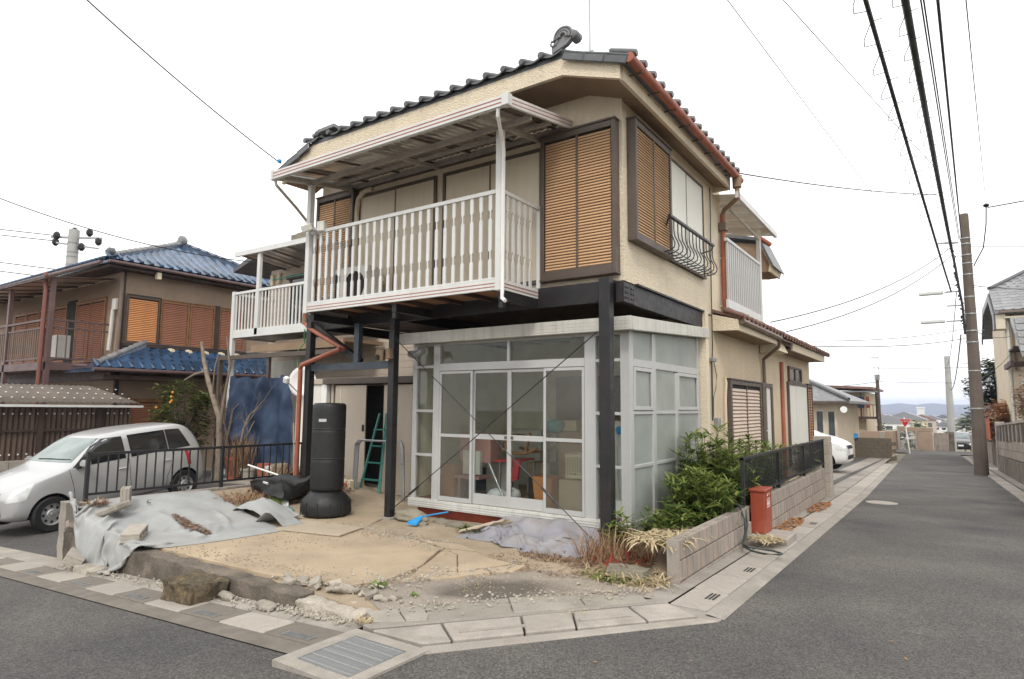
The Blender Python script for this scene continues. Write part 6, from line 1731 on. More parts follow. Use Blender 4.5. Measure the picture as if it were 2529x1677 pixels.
# ================================================================== cars
from mathutils.bvhtree import BVHTree
def make_car(name, label, loc, rot, paint, sc3=(1, 1, 1), group=None, plate=None):
    sx, sy, sz = sc3
    root = thing(name, label, 'car', loc, group, rot=rot)
    ST = [(1.70, .34, .60, .50), (1.675, .26, .68, .60), (1.58, .22, .775, .675), (1.38, .20, .865, .715), (1.10, .20, .935, .732), (.88, .20, .985, .737), (.72, .20, 1.09, .737), (.50, .20, 1.245, .737), (.28, .20, 1.385, .737), (.08, .20, 1.445, .737), (-.4, .20, 1.475, .737), (-.9, .20, 1.47, .735), (-1.22, .20, 1.465, .73), (-1.42, .20, 1.43, .725), (-1.54, .20, 1.29, .715), (-1.61, .21, 1.08, .705), (-1.665, .22, .86, .69), (-1.69, .26, .62, .66), (-1.70, .34, .50, .60)]
    b = MB(); vs, fs = [], []
    for x, zb, zt, w in ST:
        zbelt = min(.915, zt - .09)
        wr = w * .965 - (zt - zbelt) * .30
        half = [(0, zb), (.8 * w, zb), (.97 * w, zb + .07), (w, zb + (zbelt - zb) * .45), (w * .99, zb + (zbelt - zb) * .8), (w * .965, zbelt), ((w * .965 + wr) / 2, (zbelt + zt - .05) / 2 + .01), (wr, zt - .055), (wr - .10, zt - .012), (0, zt)]
        ring = half + [(-y, z) for y, z in reversed(half[1:-1])]
        vs += [(x * sx, y * sy, z * sz) for y, z in ring]
    n = 18
    for i in range(len(ST) - 1):
        for k in range(n): fs.append((i * n + k, i * n + (k + 1) % n, (i + 1) * n + (k + 1) % n, (i + 1) * n + k))
    fs.append(tuple(range(n))); fs.append(tuple(range((len(ST) - 1) * n, len(ST) * n)))
    b.add(vs, fs)
    me = b.mesh('body'); me.materials.append(paint); me.materials.append(K['dark'])
    body = bpy.data.objects.new('body', me); COL.objects.link(body)
    cb = MB()
    WX = (1.13 * sx, -1.23 * sx); wr_ = .275 * max(1, (sx + sz) / 2)
    for wx in WX:
        for s_ in (-1, 1): cb.lathe([(wr_ * 1.17, -.30 * 1), (wr_ * 1.17, .0)] if s_ < 0 else [(wr_ * 1.17, 0), (wr_ * 1.17, .30)], 28, (wx, s_ * .80 * sy if s_ < 0 else .50 * sy + .06, wr_), 'y')
    # cutters: two stubby cylinders per side
    cb = MB()
    for wx in WX:
        cb.lathe([(wr_ * 1.16, .52 * sy), (wr_ * 1.16, 1.0 * sy)], 28, (wx, 0, wr_ + .01), 'y'); cb.lathe([(wr_ * 1.16, -1.0 * sy), (wr_ * 1.16, -.52 * sy)], 28, (wx, 0, wr_ + .01), 'y')
    cm_ = cb.mesh('cut'); cm_.materials.append(paint); cm_.materials.append(K['dark'])
    cm_.polygons.foreach_set('material_index', [1] * len(cm_.polygons))
    cut = bpy.data.objects.new('cut', cm_); COL.objects.link(cut)
    m1 = body.modifiers.new('s', 'SUBSURF'); m1.levels = 1; m1.render_levels = 1
    m2 = body.modifiers.new('b', 'BOOLEAN'); m2.operation = 'DIFFERENCE'; m2.object = cut; m2.solver = 'EXACT'
    dg = bpy.context.evaluated_depsgraph_get()
    dg.update()
    bare_o = body.evaluated_get(dg)
    nm = bpy.data.meshes.new_from_object(bare_o)
    body.modifiers.clear(); body.data = nm
    bpy.data.objects.remove(cut)
    nm.polygons.foreach_set('use_smooth', [True] * len(nm.polygons)); nm.set_sharp_from_angle(angle=R(38))
    body.parent = root; ORG[body.name] = Vector((0, 0, 0))
    bv = BVHTree.FromPolygons([v.co for v in b.v] if False else [v.co.copy() for v in nm.vertices], [tuple(p.vertices) for p in nm.polygons])
    def cast(p, d, off):
        d = Vector(d).normalized(); p = Vector(p)
        h = bv.ray_cast(p - d * 3, d)
        if h[0] is None: return p
        nrm = h[1] if h[1].dot(d) < 0 else -h[1]
        return h[0] + nrm * off
    def patch_(nm_, q, d, mat, off=.004, nx=10, nz=6, par=root):
        bb = MB()
        def fn(u, v):
            a = Vector(q[0]).lerp(Vector(q[1]), u); c = Vector(q[3]).lerp(Vector(q[2]), u)
            p = a.lerp(c, v)
            return cast((p.x * sx, p.y * sy, p.z * sz), d, off)
        bb.sheet(nx, nz, fn)
        return bb.build(nm_, mat, par, norm=False, smooth=60)
    for s_ in (1, -1):
        d = (0, -s_, 0)
        patch_('side_window', [(.80, s_, .945), (-.10, s_, .965), (-.10, s_, 1.35), (.31, s_, 1.345)], d, K['dark_glass'])
        patch_('side_window', [(-.20, s_, .968), (-.92, s_, .985), (-.92, s_, 1.36), (-.20, s_, 1.355)], d, K['dark_glass'])
        patch_('quarter_window', [(-.935, s_, .986), (-1.40, s_, .995), (-1.24, s_, 1.345), (-.935, s_, 1.362)], d, K['dark_glass'])
        patch_('headlight', [(1.34, s_ * .66, .81), (1.58, s_ * .54, .72), (1.66, s_ * .48, .55), (1.46, s_ * .66, .57)], (-.7, -s_ * .7, 0), K['headlight'], .006)
        patch_('tail_light', [(-1.60, s_, .95), (-1.68, s_, .95), (-1.70, s_, .65), (-1.62, s_, .65)], (.7, -s_ * .6, 0), K['red_plastic'], .006)
        bb = MB()
        for path in ([(.86, .93), (.80, .6), (.78, .30)], [(-.15, .95), (-.15, .6), (-.17, .28)], [(-1.0, .97), (-.98, .75), (-.86, .5), (-.84, .28)], [(.85, .29), (.3, .27), (-.85, .28)]):
            pts = []
            for (x0, z0), (x1, z1) in zip(path, path[1:]):
                for t in range(5): pts.append(cast(((x0 + (x1 - x0) * t / 5) * sx, s_, (z0 + (z1 - z0) * t / 5) * sz), d, .0005))
            bb.tube(pts, .004, 5)
        bb.build('door_gap', K['dark'], root)
        for hx in (-.02, -.86):
            p = cast((hx * sx, s_, .80 * sz), d, .012); bb = MB(); bb.obox(p, (.16, .03, .03)); bb.build('door_handle', paint, root, bevel=.01)
        bb = MB(); bb.obox((.66 * sx, s_ * (.80 * sy), 1.0 * sz), (.11, .17, .12), (0, 0, s_ * .2)); bb.build('mirror', paint, root, bevel=.03, seg=2)
        bb = MB(); bb.obox((.70 * sx, s_ * (.725 * sy), .945 * sz), (.1, .06, .04)); bb.build('mirror_foot', K['dark'], root)
    patch_('windshield', [(1, -.60, 1.025), (1, .60, 1.025), (1, .485, 1.355), (1, -.485, 1.355)], (-1, 0, 0), K['windshield'], .004, 14, 8)
    patch_('rear_window', [(-1, .56, 1.02), (-1, -.56, 1.02), (-1, -.48, 1.33), (-1, .48, 1.33)], (1, 0, 0), K['dark_glass'], .004, 10, 6)
    patch_('grille', [(1.7, -.36, .60), (1.7, .36, .60), (1.7, .34, .68), (1.7, -.34, .68)], (-1, 0, 0), K['dark'], .004, 8, 3)
    patch_('lower_intake', [(1.7, -.40, .34), (1.7, .40, .34), (1.7, .40, .44), (1.7, -.40, .44)], (-1, 0, 0), K['dark'], .004, 8, 3)
    patch_('number_plate', [(1.7, -.165, .46), (1.7, .165, .46), (1.7, .165, .57), (1.7, -.165, .57)], (-1, 0, 0), plate or K['white_mark'], .010, 3, 2)
    bb = MB()
    for k in range(5): bb.tube([cast((1, -.3 + k * .01, 1.05 * sz), (-1, 0, 0), .012), cast((1, .05 + .12 * k, 1.06 * sz), (-1, 0, 0), .014)], .006, 5)
    bb.build('wiper', K['dark'], root)
    tm = MB(); tm.lathe([(wr_ * .62, -.075), (wr_ * .95, -.078), (wr_, -.055), (wr_, .055), (wr_ * .95, .078), (wr_ * .62, .075)], 32, (0, 0, 0), 'y', cap=False)
    tme = with_mat(tm.mesh('tyre', smooth=40), K['rubber'])
    rm = MB(); rm.lathe([(wr_ * .66, -.05), (wr_ * .66, .068), (wr_ * .61, .070), (wr_ * .57, .035), (wr_ * .30, .045), (wr_ * .24, .06), (wr_ * .10, .062), (wr_ * .09, .075), (.004, .078)], 28, (0, 0, 0), 'y')
    rme = with_mat(rm.mesh('rim', smooth=30), K['rim'])
    hm = MB()
    for k in range(8):
        t = k * math.pi / 4
        hm.lathe([(wr_ * .085, .036), (wr_ * .085, .043)], 8, (wr_ * .44 * math.cos(t), 0, wr_ * .44 * math.sin(t)), 'y')
    hme = with_mat(hm.mesh('rim_hole'), K['dark'])
    for wx in WX:
        for s_ in (1, -1):
            w_ = inst(tme, 'wheel', (wx, s_ * .655 * sy, wr_), root, rot=(0, 0, 0 if s_ > 0 else math.pi))
            o2 = bpy.data.objects.new('rim', rme); COL.objects.link(o2); o2.parent = w_
            o3 = bpy.data.objects.new('rim_hole', hme); COL.objects.link(o3); o3.parent = w_
    return root
# the silver hatchback: its near front hub stands at (-11.85, 4.35, -.17), the drive rises 5 degrees behind it
_rot = Euler((0, R(5.3), R(-80.7)))
_hub = _rot.to_matrix() @ Vector((1.13, .72, .275))
make_car('silver_car', 'small silver hatchback parked on the driveway nose to the street', Vector((-11.85, 4.35, -.17)) - _hub, tuple(_rot), K['silver_car'])
make_car('white_car', 'white minivan nose poking out behind the block pier', (-4.85, 23.5, zroad(23) + .03), (0, 0, R(-4)), K['white_car'], (1.28, 1.14, 1.28))
make_car('black_car', 'black car facing the camera at the far end of the street', (.68, 66.2, zroad(66) + .05), (0, 0, R(-90)), K['black_car'], (1.15, 1.15, 1.12))

# ================================================================== neighbour with the blue tiled roof
bh = thing('blue_roof_house', 'brown two-storey house with glossy blue roof tiles behind the car', 'house', (-22, 11, 0))
H_ = lambda b, n, m, **k: b.build(n, m, bh, **k)
b = MB(); b.box(-30, -18.2, 7.9, 15, -1.2, 5.25); H_(b, 'wall', K['brown_wall'])
b = MB(); b.box(-18.26, -18.17, 7.86, 7.96, -1, 5.2); H_(b, 'corner_board', K['brown_dark'])
# roof: hipped end towards +x
E_ = [(-17.75, 7.3, 5.32), (-17.75, 13.3, 5.32), (-19.96, 10.3, 6.55), (-31, 10.3, 6.55), (-31, 7.3, 5.32), (-31, 13.3, 5.32)]
lo = [(x, y, z - .1) for x, y, z in E_]
b = MB().add(E_ + lo, [(0, 1, 2), (0, 2, 3, 4), (1, 5, 3, 2), (6, 8, 7), (6, 10, 9, 8), (7, 8, 9, 11), (0, 6, 7, 1), (0, 4, 10, 6), (1, 7, 11, 5), (4, 3, 5, 11, 9, 10)])
br_ = H_(b, 'roof', K['tile_blue'])
tb = tile_mesh(K['tile_blue'], .27, .30, .0, False)
tbe = tile_mesh(K['tile_blue'], .27, .30, .0, True)
ang = math.atan2(1.23, 2.21)
rows = 11
for r_ in range(rows):
    t = r_ / rows
    y0, y1 = 7.3 + 3.0 * t, 13.3 - 3.0 * t
    x_ = -17.70 - 2.21 * t; z_ = 5.36 + 1.23 * t
    k = int((y1 - y0) / .265)
    for i in range(k):
        inst(tbe if r_ == 0 else tb, 'roof_tile', (x_, y0 + .16 + i * .265, z_ + .012), br_, rot=(ang, 0, R(90)))
for i in range(36):
    inst(tbe, 'roof_tile', (-17.9 - i * .265, 7.24, 5.36), br_, rot=(.38, 0, 0))
def ridge(p, q, n, mat, par, r=.07):
    p, q = Vector(p), Vector(q)
    b = MB(); b.bar(p - Vector((0, 0, .02)), q - Vector((0, 0, .02)), .16, .10); b.build('ridge_course', K['tile_blue'], par)
    bb = MB(); bb.lathe([(r, 0), (r * 1.12, .02), (r * .96, .04), (r * .9, (q - p).length / n)], 10, (0, 0, 0), 'x')
    me = with_mat(bb.mesh('ridge_tile', smooth=40), mat)
    d = (q - p).normalized(); e = d.to_track_quat('X', 'Z').to_euler()
    for i in range(n): inst(me, 'ridge_tile', p.lerp(q, i / n) + Vector((0, 0, .07)), par, rot=tuple(e))
ridge((-17.9, 7.45, 5.42), (-19.96, 10.3, 6.62), 14, K['tile_grey'], br_)
ridge((-17.8, 13.2, 5.42), (-19.96, 10.3, 6.62), 14, K['tile_blue'], br_)
ridge((-30.5, 10.3, 6.66), (-19.96, 10.3, 6.66), 40, K['tile_blue'], br_)
b = MB(); b.lathe([(.05, -.1), (.15, -.05), (.17, .06), (.1, .16), (.02, .18)], 12, (-19.95, 10.28, 6.78), 'y'); b.build('ridge_ornament', K['tile_grey'], br_, smooth=40)
b = MB(); b.lathe([(.03, -.1), (.12, -.03), (.12, .1), (.03, .15)], 10, (-17.95, 7.4, 5.55), 'y'); b.build('hip_ornament', K['tile'], br_, smooth=40)
b = MB(); b.box(-18.2, -17.8, 7.9, 13.2, 5.14, 5.21); b.box(-30, -17.8, 7.35, 7.9, 5.14, 5.21); H_(b, 'soffit', K['brown_dark'])
b = MB(); b.tube([(-30, 7.2, 5.28), (-17.9, 7.2, 5.24)], .05, 8); b.tube([(-17.68, 7.3, 5.26), (-17.68, 13.2, 5.24)], .045, 8); H_(b, 'gutter', K['purple_brown'], smooth=40)
b = MB(); b.box(-17.86, -17.72, 8.55, 8.66, 5.0, 5.18); H_(b, 'eave_vent', K['cream'])
# louvred shutters on the street side and the front
def sh_y(y0, y1, z0, z1, x, mat, fm=K['wood'], sp=.05): return shutter_y(bh, y0, y1, z0, z1, x, 1, mat, sp, fm, .06, .045, .045)
K['slat_orange'] = M('slat_orange', (.56, .24, .085), rough=.5, var=.08, rnd_v=.05)
K['slat_red'] = M('slat_red', (.31, .13, .075), rough=.55, var=.08, rnd_v=.05)
sh_y(7.98, 8.86, 3.22, 4.52, -18.08, K['slat_orange'], K['bronze'])
sh_y(8.90, 9.72, 3.22, 4.50, -18.12, K['slat_red']); sh_y(9.74, 10.5, 3.22, 4.50, -18.12, K['slat_red']); sh_y(10.64, 11.5, 3.22, 4.50, -18.12, K['slat_red'])
b = MB(); b.box(-18.2, -18.05, 7.95, 11.6, 3.12, 3.2); b.box(-18.2, -18.1, 10.5, 10.64, 3.2, 4.55); H_(b, 'window_sill', K['brown_dark'])
sh_y(8.25, 9.24, .3, 1.70, -18.1, K['slat_red'])
for i, x0 in enumerate((-25.6, -24.6, -23.6, -22.5, -20.9, -20.0)):
    shutter_x(bh, x0, x0 + .95, 2.75, 4.5, 7.84, 1, K['slat_red'], .055, K['wood'], .06, .04, .05)
b = MB(); b.box(-21.5, -20.95, 7.85, 7.9, 2.6, 4.6); H_(b, 'dark_opening', K['dark'])
b = MB(); b.box(-30, -18.3, 7.80, 7.9, 2.2, 2.62); H_(b, 'floor_band', K['purple_brown'])
# balcony in front
b = MB(); b.box(-27, -18.55, 6.38, 6.50, 2.42, 2.62); b.box(-18.67, -18.55, 6.5, 7.8, 2.42, 2.62); b.box(-27, -18.67, 6.5, 7.8, 2.5, 2.56); bb_ = H_(b, 'balcony', K['purple_brown'])
b = MB(); b.bar((-27, 6.42, 3.70), (-18.6, 6.42, 3.70), .07, .05); b.bar((-27, 6.42, 3.50), (-18.6, 6.42, 3.50), .04, .04); b.bar((-27, 6.42, 2.72), (-18.6, 6.42, 2.72), .04, .04)
b.bar((-18.6, 6.42, 3.70), (-18.6, 7.85, 3.70), .06, .05); b.bar((-18.6, 6.42, 3.50), (-18.6, 7.85, 3.50), .04, .04); b.bar((-18.6, 6.42, 2.72), (-18.6, 7.85, 2.72), .04, .04); b.build('handrail', K['purple_brown'], bb_)
b = MB(); b.box(-.012, .012, -.012, .012, 2.72, 3.5); me_ = with_mat(b.mesh('baluster'), K['bronze_pale'])
for i in range(46): inst(me_, 'baluster', (-25.0 + i * .14, 6.42, 0), bb_)
b = MB(); b.box(-.012, .012, -.012, .012, 2.72, 3.68); me_ = with_mat(b.mesh('baluster'), K['purple_brown'])
for i in range(6): inst(me_, 'baluster', (-18.6, 6.62 + i * .2, 0), bb_)
for x_ in (-24.2, -21.4, -18.6):
    b = MB(); b.box(x_ - .06, x_ + .06, 6.38, 6.48, -1, 4.75); b.build('post', K['purple_brown'], bb_)
b = MB(); b.tube([(-18.9, 6.35, 4.9), (-18.75, 6.32, 4.6), (-18.72, 6.32, 4.4), (-18.72, 6.32, -.8)], .05, 8); H_(b, 'downpipe', M('red_pipe', (.17, .06, .045), rough=.5), smooth=40)
b = MB(); b.add([(-28, 6.2, 4.78), (-18.4, 6.2, 4.72), (-18.4, 7.85, 4.98), (-28, 7.85, 5.02)], [(0, 1, 2, 3)]); H_(b, 'balcony_roof', K['poly'], norm=False)
b = MB(); b.bar((-28, 6.2, 4.78), (-18.4, 6.2, 4.72), .05, .08)
for i in range(9): b.bar((-27.5 + i * 1.1, 6.22, 4.75), (-27.5 + i * 1.1, 7.85, 4.98), .04, .05)
H_(b, 'roof_rafter', K['brown_dark'])
b = MB(); b.box(-19.75, -18.95, 6.75, 7.05, 2.72, 3.35); H_(b, 'air_conditioner', K['ac'], bevel=.015)
b = MB(); b.box(-18.5, -18.28, 7.78, 7.84, 4.1, 4.4); b.tube([(-18.45, 7.8, 4.1), (-18.5, 7.8, 3.4), (-18.5, 7.78, 3.0)], .05, 8); H_(b, 'pipe_cover', K['ac'], smooth=40)
b = MB(); b.tube([(-18.13, 7.84, 5.1), (-18.13, 7.84, 2.5)], .05, 8); H_(b, 'corner_pipe', K['bronze_pale'], smooth=40)
# lower tiled roof
b = MB().add([(-17.2, 6.95, 2.45), (-17.2, 12.6, 2.52), (-18.2, 12.6, 3.16), (-18.2, 8.6, 3.16), (-18.9, 6.95, 2.45), (-17.2, 6.95, 2.37), (-17.2, 12.6, 2.44), (-18.2, 12.6, 3.08), (-18.2, 8.6, 3.08), (-18.9, 6.95, 2.37)], [(0, 1, 2, 3), (0, 3, 4), (5, 8, 7, 6), (5, 9, 8), (0, 5, 6, 1), (0, 4, 9, 5), (1, 6, 7, 2), (2, 7, 8, 3), (3, 8, 9, 4)])
lr_ = H_(b, 'lower_roof', K['tile_blue'])
an2 = math.atan2(.68, 1.0)
for r_ in range(5):
    t = r_ / 5
    y0 = 7.0 + 1.65 * t
    for i in range(int((12.5 - y0) / .265)):
        inst(tbe if r_ == 0 else tb, 'roof_tile', (-17.15 - 1.0 * t, y0 + .14 + i * .265, 2.51 + .68 * t), lr_, rot=(an2, 0, R(90)))
ridge((-17.3, 7.05, 2.52), (-18.15, 8.55, 3.2), 9, K['tile_grey'], lr_, .08)
b = MB(); b.bar((-18.15, 8.6, 3.16), (-18.15, 12.6, 3.16), .12, .14); b.build('top_course', K['tile_blue'], lr_)
for i in range(6):
    b = MB(); b.lathe([(.08, -.09), (.1, 0), (.08, .09)], 8, (-18.05, 9.2 + i * .5, 3.05), 'y'); b.build('plaster_end', K['cream'], lr_)
b = MB(); b.tube([(-17.12, 6.9, 2.42), (-17.12, 12.5, 2.44)], .05, 8); b.tube([(-17.3, 6.85, 2.5), (-18.3, 6.9, 2.55)], .045, 8); H_(b, 'lower_gutter', K['purple_brown'], smooth=40)
b = MB(); b.box(-18.2, -17.3, 7.2, 12.5, 2.2, 2.3); H_(b, 'lower_soffit', K['brown_dark'])

# ---- corrugated lean-to along the drive
ct = thing('corrugated_leanto', 'brown corrugated lean-to shed with a low sloping roof left of the car', 'shed', (-16.4, 5, -.5))
b = MB(); b.sheet(260, 1, lambda u, v: (-16.0 + .018 * math.sin(u * 260 * math.pi / 2), 1.0 + 6.3 * u, .40 + 1.1 * v)); b.build('wall_sheet', K['corr_brown'], ct, norm=False, smooth=60)
b = MB(); b.sheet(220, 1, lambda u, v: (-15.75 - 1.3 * v, 1.0 + (6.4 - .55 * v) * u, 1.60 + .40 * v + .016 * math.sin(u * 220 * math.pi / 2))); o = b.build('roof_sheet', K['corr_roof'], ct, norm=False, smooth=60)
m_ = o.modifiers.new('t', 'SOLIDIFY'); m_.thickness = .006
b = MB(); b.bar((-15.72, 1, 1.55), (-15.72, 7.45, 1.52), .05, .05); b.build('gutter', K['alu_white'], ct)
b = MB(); b.box(.0, .012, -.014, .014, -.014, .014); me_ = with_mat(b.mesh('screw_cap'), K['white_mark'])
for i in range(20): inst(me_, 'screw_cap', (-15.985, 4.4 + i * .15, 1.36), ct)
for i in range(12): inst(me_, 'screw_cap', (-15.985, 4.4 + i * .15, .52), ct)
for r_ in range(3):
    for i in range(18): inst(me_, 'screw_cap', (-15.95 - r_ * .35, 4.0 + i * .19, 1.70 + r_ * .108), ct, rot=(0, R(-73), 0))
b = MB(); b.box(-15.99, -15.95, 1, 7.25, .98, 1.03); b.box(-15.99, -15.94, 5.45, 5.55, .4, 1.5); b.box(-15.99, -15.94, 6.6, 6.68, .4, 1.5); b.build('batten', K['brown_dark'], ct)
lw = thing('leanto_base_wall', 'pale block base wall below the corrugated lean-to', 'wall', (-16, 4, -.9))
me_ = block_mesh(.39, .14, .185, K['block_pale'])
for c in range(4):
    for i in range(15): inst(me_, 'block', (-16.0, 1.2 + i * .4 + (.2 if c % 2 else 0), .205 - c * .19), lw)
MB().box(-16.05, -15.96, 1.0, 7.3, -.9, .38).build('mortar', K['concrete'], lw)

# ================================================================== sided house with the white balcony (behind the blue sheet)
nh = thing('sided_house', 'beige clapboard house with a white slatted balcony left of the main house', 'house', (-13, 11, 0))
N_ = lambda b, n, m, **k: b.build(n, m, nh, **k)
b = MB(); b.box(-15.4, -8.6, 10.5, 13, -.3, 5.3); N_(b, 'wall', K['siding'])
b = MB(); b.box(-3.4, 3.4, -.012, 0, 0, .145); me_ = b.mesh('clapboard', bevel=.006); me_.materials.append(K['siding'])
for i in range(36): inst(me_, 'clapboard', (-12.0, 10.5, -.1 + i * .15), nh, rot=(R(2), 0, 0))
b = MB(); b.box(-14.5, -11.5, 10.44, 10.487, 3.5, 3.55); b.box(-14.5, -14.42, 10.44, 10.487, 3.55, 4.95); b.box(-13.0, -12.9, 10.44, 10.487, 3.55, 4.95); b.box(-14.6, -11.5, 10.40, 10.487, 4.95, 5.05); nw = N_(b, 'window', K['brown_dark'])
MB().box(-14.42, -13.0, 10.46, 10.484, 3.55, 4.95).build('pane', K['window_glass'], nw); MB().box(-12.9, -11.5, 10.46, 10.484, 3.55, 4.95).build('pane', K['panel_white'], nw)
b = MB(); b.prism([(-16.3, 5.35), (-15.2, 5.75), (-8, 5.75), (-8, 5.6), (-15.1, 5.6), (-16.3, 5.25)], 9.9, 13.2, 'y'); N_(b, 'roof', K['tile'])
b = MB(); b.box(-13.4, -11.0, 9.8, 10.0, 5.75, 5.92); b.obox((-13.5, 9.9, 5.8), (.25, .2, .2)); N_(b, 'ridge_edge', K['stone'])
b = MB(); b.box(-15.02, -11.0, 9.14, 9.22, 3.26, 3.46); b.box(-15.02, -14.94, 9.22, 10.4, 3.26, 3.46); b.box(-14.94, -11, 9.22, 10.4, 3.3, 3.36); nb_ = N_(b, 'balcony', K['alu_white'])
b = MB(); b.box(-15.02, -11, 9.15, 9.21, 4.38, 4.44); b.box(-15.02, -14.95, 9.21, 10.4, 4.38, 4.44); b.build('handrail', K['alu_white'], nb_)
b = MB(); b.box(-.02, .02, -.01, .01, 3.46, 4.38); me_ = with_mat(b.mesh('baluster'), K['alu_white'])
for i in range(29): inst(me_, 'baluster', (-14.88 + i * .135, 9.18, 0), nb_)
b = MB(); b.box(-15.03, -14.92, 9.13, 9.22, -.4, 4.46); b.build('post', K['alu_white'], nb_); b = MB(); b.box(-14.02, -13.9, 9.14, 9.21, 3.3, 5.4); b.build('post', K['alu_white'], nb_)
b = MB(); b.bar((-14.95, 9.12, 5.42), (-11.5, 9.12, 5.40), .06, .12); b.build('roof_fascia', K['alu_white'], nb_)
b = MB(); b.add([(-14.9, 9.15, 5.43), (-11.5, 9.15, 5.41), (-11.5, 10.45, 5.30), (-14.9, 10.45, 5.30)], [(0, 1, 2, 3)]); b.build('roof_sheet', K['poly'], nb_, norm=False)
b = MB()
for i in range(6): b.bar((-14.7 + i * .6, 9.15, 5.38), (-14.7 + i * .6, 10.45, 5.25), .04, .05)
b.build('rafter', K['bronze'], nb_)
b = MB(); b.tube([(-14.0, 9.6, 4.75), (-11.6, 9.5, 4.72)], .015, 6); b.build('laundry_pole', K['green_paint'], nb_)
b = MB(); b.box(-15.32, -15.2, 10.40, 10.47, 4.85, 5.15); b.box(-15.0, -14.9, 10.40, 10.47, 4.9, 5.2); N_(b, 'meter_box', K['cream'], bevel=.01)
b = MB(); b.box(-15.3, -10.8, 9.0, 9.1, 2.70, 2.80); N_(b, 'carport_beam', K['bronze'])
b = MB(); b.box(-14.2, -10.8, 9.25, 10.4, 2.98, 3.06); b.box(-14.2, -10.8, 9.2, 9.25, 2.9, 3.04); b.box(-14.3, -10.8, 9.15, 9.2, 2.86, 2.9); N_(b, 'lower_eave', K['soffit'])
b = MB(); b.box(-15.3, -15.22, 9.0, 9.1, -.4, 2.7); b.box(-13.3, -13.22, 9.05, 9.12, 2.2, 2.7); N_(b, 'carport_post', K['bronze'])
b = MB(); b.box(-15.3, -13.3, 10.42, 10.485, 2.3, 2.75); N_(b, 'white_board', K['alu_dirty'])
b = MB()
def bt(u, v):
    x = -14.55 + 2.62 * u - .12 * (1 - v) * (1 - u)
    f = .15 * math.sin(u * 17 + 2.5 * v) * (.4 + .6 * (1 - v)) + .13 * math.sin(u * 8 - 4 * v) + .10 * fbm(u * 4, v * 4, 4) + .05 * math.sin(u * 31 + 3 * math.sin(v * 4))
    g_ = -.20 * math.exp(-((u - .15 - .45 * v) / .06) ** 2) - .16 * math.exp(-((v - .35 + .25 * (u - .3)) / .06) ** 2) * math.exp(-((u - .25) / .25) ** 2)
    return (x, 9.0 - .15 + f * .6 + g_ * .8, .02 + 2.24 * v - .05 * math.sin(u * math.pi) * v + .03 * math.sin(u * 25) * v)
b.sheet(70, 34, bt)
tag(b.build('blue_sheet', K['blue_tarp'], norm=False, smooth=70), 'blue tarpaulin hanging in folds below the white balcony', 'tarpaulin')
b = MB(); b.tube([(-8.5, 6.45, 2.80), (-9.5, 7.2, 2.75), (-11.7, 8.9, 2.98), (-12.2, 9.1, 2.82), (-12.2, 9.1, 2.2)], .012, 6); tag(b.build('green_rope', K['rope_green'], smooth=50), 'light green rope tied from the red pipe to the carport beam', 'rope')
# ================================================================== trees and bushes behind the car
def bare_tree(name, lab, base, h, seed, lean=(0, 0), depth=4, r0=.07, crown_mat=None, par_group=None, leafn=0):
    random.seed(seed)
    t = thing(name, lab, 'tree', base, par_group)
    tr, cr_ = MB(), MB()
    lf = MB()
    def grow(p, d, L, r, lv):
        n = 4; pts = [p]; q = p
        dd = d.copy()
        for i in range(n):
            dd = (dd + Vector((rnd(-.25, .25), rnd(-.25, .25), rnd(-.05, .2)))).normalized()
            q = q + dd * L / n; pts.append(q)
        rs = [r * (1 - .45 * i / n) for i in range(n + 1)]
        (tr if lv == 0 else cr_).tube(pts, rs, 7 if lv < 2 else 4, cap=False)
        if lv >= depth:
            for k in range(leafn): leaf(lf, pts[-1 - (k % 3)] + Vector((rnd(-.05, .05), rnd(-.05, .05), rnd(-.05, .05))), rdir(.1), rnd(.06, .13), rnd(.03, .055), rnd(.2, .8))
            return
        for k in range(3 if lv < 3 else 2):
            i = random.randint(2, n)
            nd = (dd + Vector((rnd(-1, 1), rnd(-1, 1), rnd(-.1, .7)))).normalized()
            grow(pts[i], nd, L * rnd(.5, .75), rs[i] * .62, lv + 1)
    grow(Vector(base), Vector((lean[0], lean[1], 1)).normalized(), h, r0, 0)
    tr.build('trunk', K['bark'], t, smooth=60); cr_.build('branches', K['bark'], t, smooth=60)
    if lf.v: lf.build('crown', K[crown_mat], t, norm=False, kind='stuff')
    return t
pt = thing('pruned_tree', 'hard pruned bare tree with two crooked limbs behind the railing', 'tree', (-13.5, 8.1, 0))
b = MB(); b.tube([(-13.5, 8.1, -.2), (-13.52, 8.1, .8), (-13.62, 8.12, 1.3), (-14.1, 8.1, 2.1), (-14.35, 8.1, 2.6), (-14.5, 8.1, 3.05)], [.085, .07, .062, .055, .045, .035], 9); b.build('trunk', K['bark'], pt, smooth=60)
b = MB(); b.tube([(-13.55, 8.1, .9), (-13.35, 8.05, 1.7), (-13.1, 8.0, 2.4), (-13.28, 8.0, 3.1)], [.045, .036, .03, .02], 8); b.tube([(-14.25, 8.1, 2.35), (-14.55, 8.0, 2.28), (-14.85, 7.95, 2.15), (-14.8, 7.9, 1.95)], [.035, .03, .026, .02], 7); b.tube([(-13.9, 8.1, 1.8), (-13.7, 8.0, 2.4), (-13.6, 8.0, 2.7)], [.03, .02, .012], 6); b.build('limb', K['bark'], pt, smooth=60)
bare_tree('bare_bush', 'tangled bare twiggy bush below the blue lower roof', (-13.3, 8.3, .1), 1.3, 5, (.1, 0), 4, .035)
bare_tree('bare_bush', 'reddish bare bush at the white balcony post', (-14.3, 8.6, .1), 1.4, 6, (.15, .1), 5, .035)
bare_tree('bare_bush', 'bare dry twigs between the car and the pruned tree', (-13.9, 8.2, -.1), .9, 8, (-.1, 0), 4, .03)
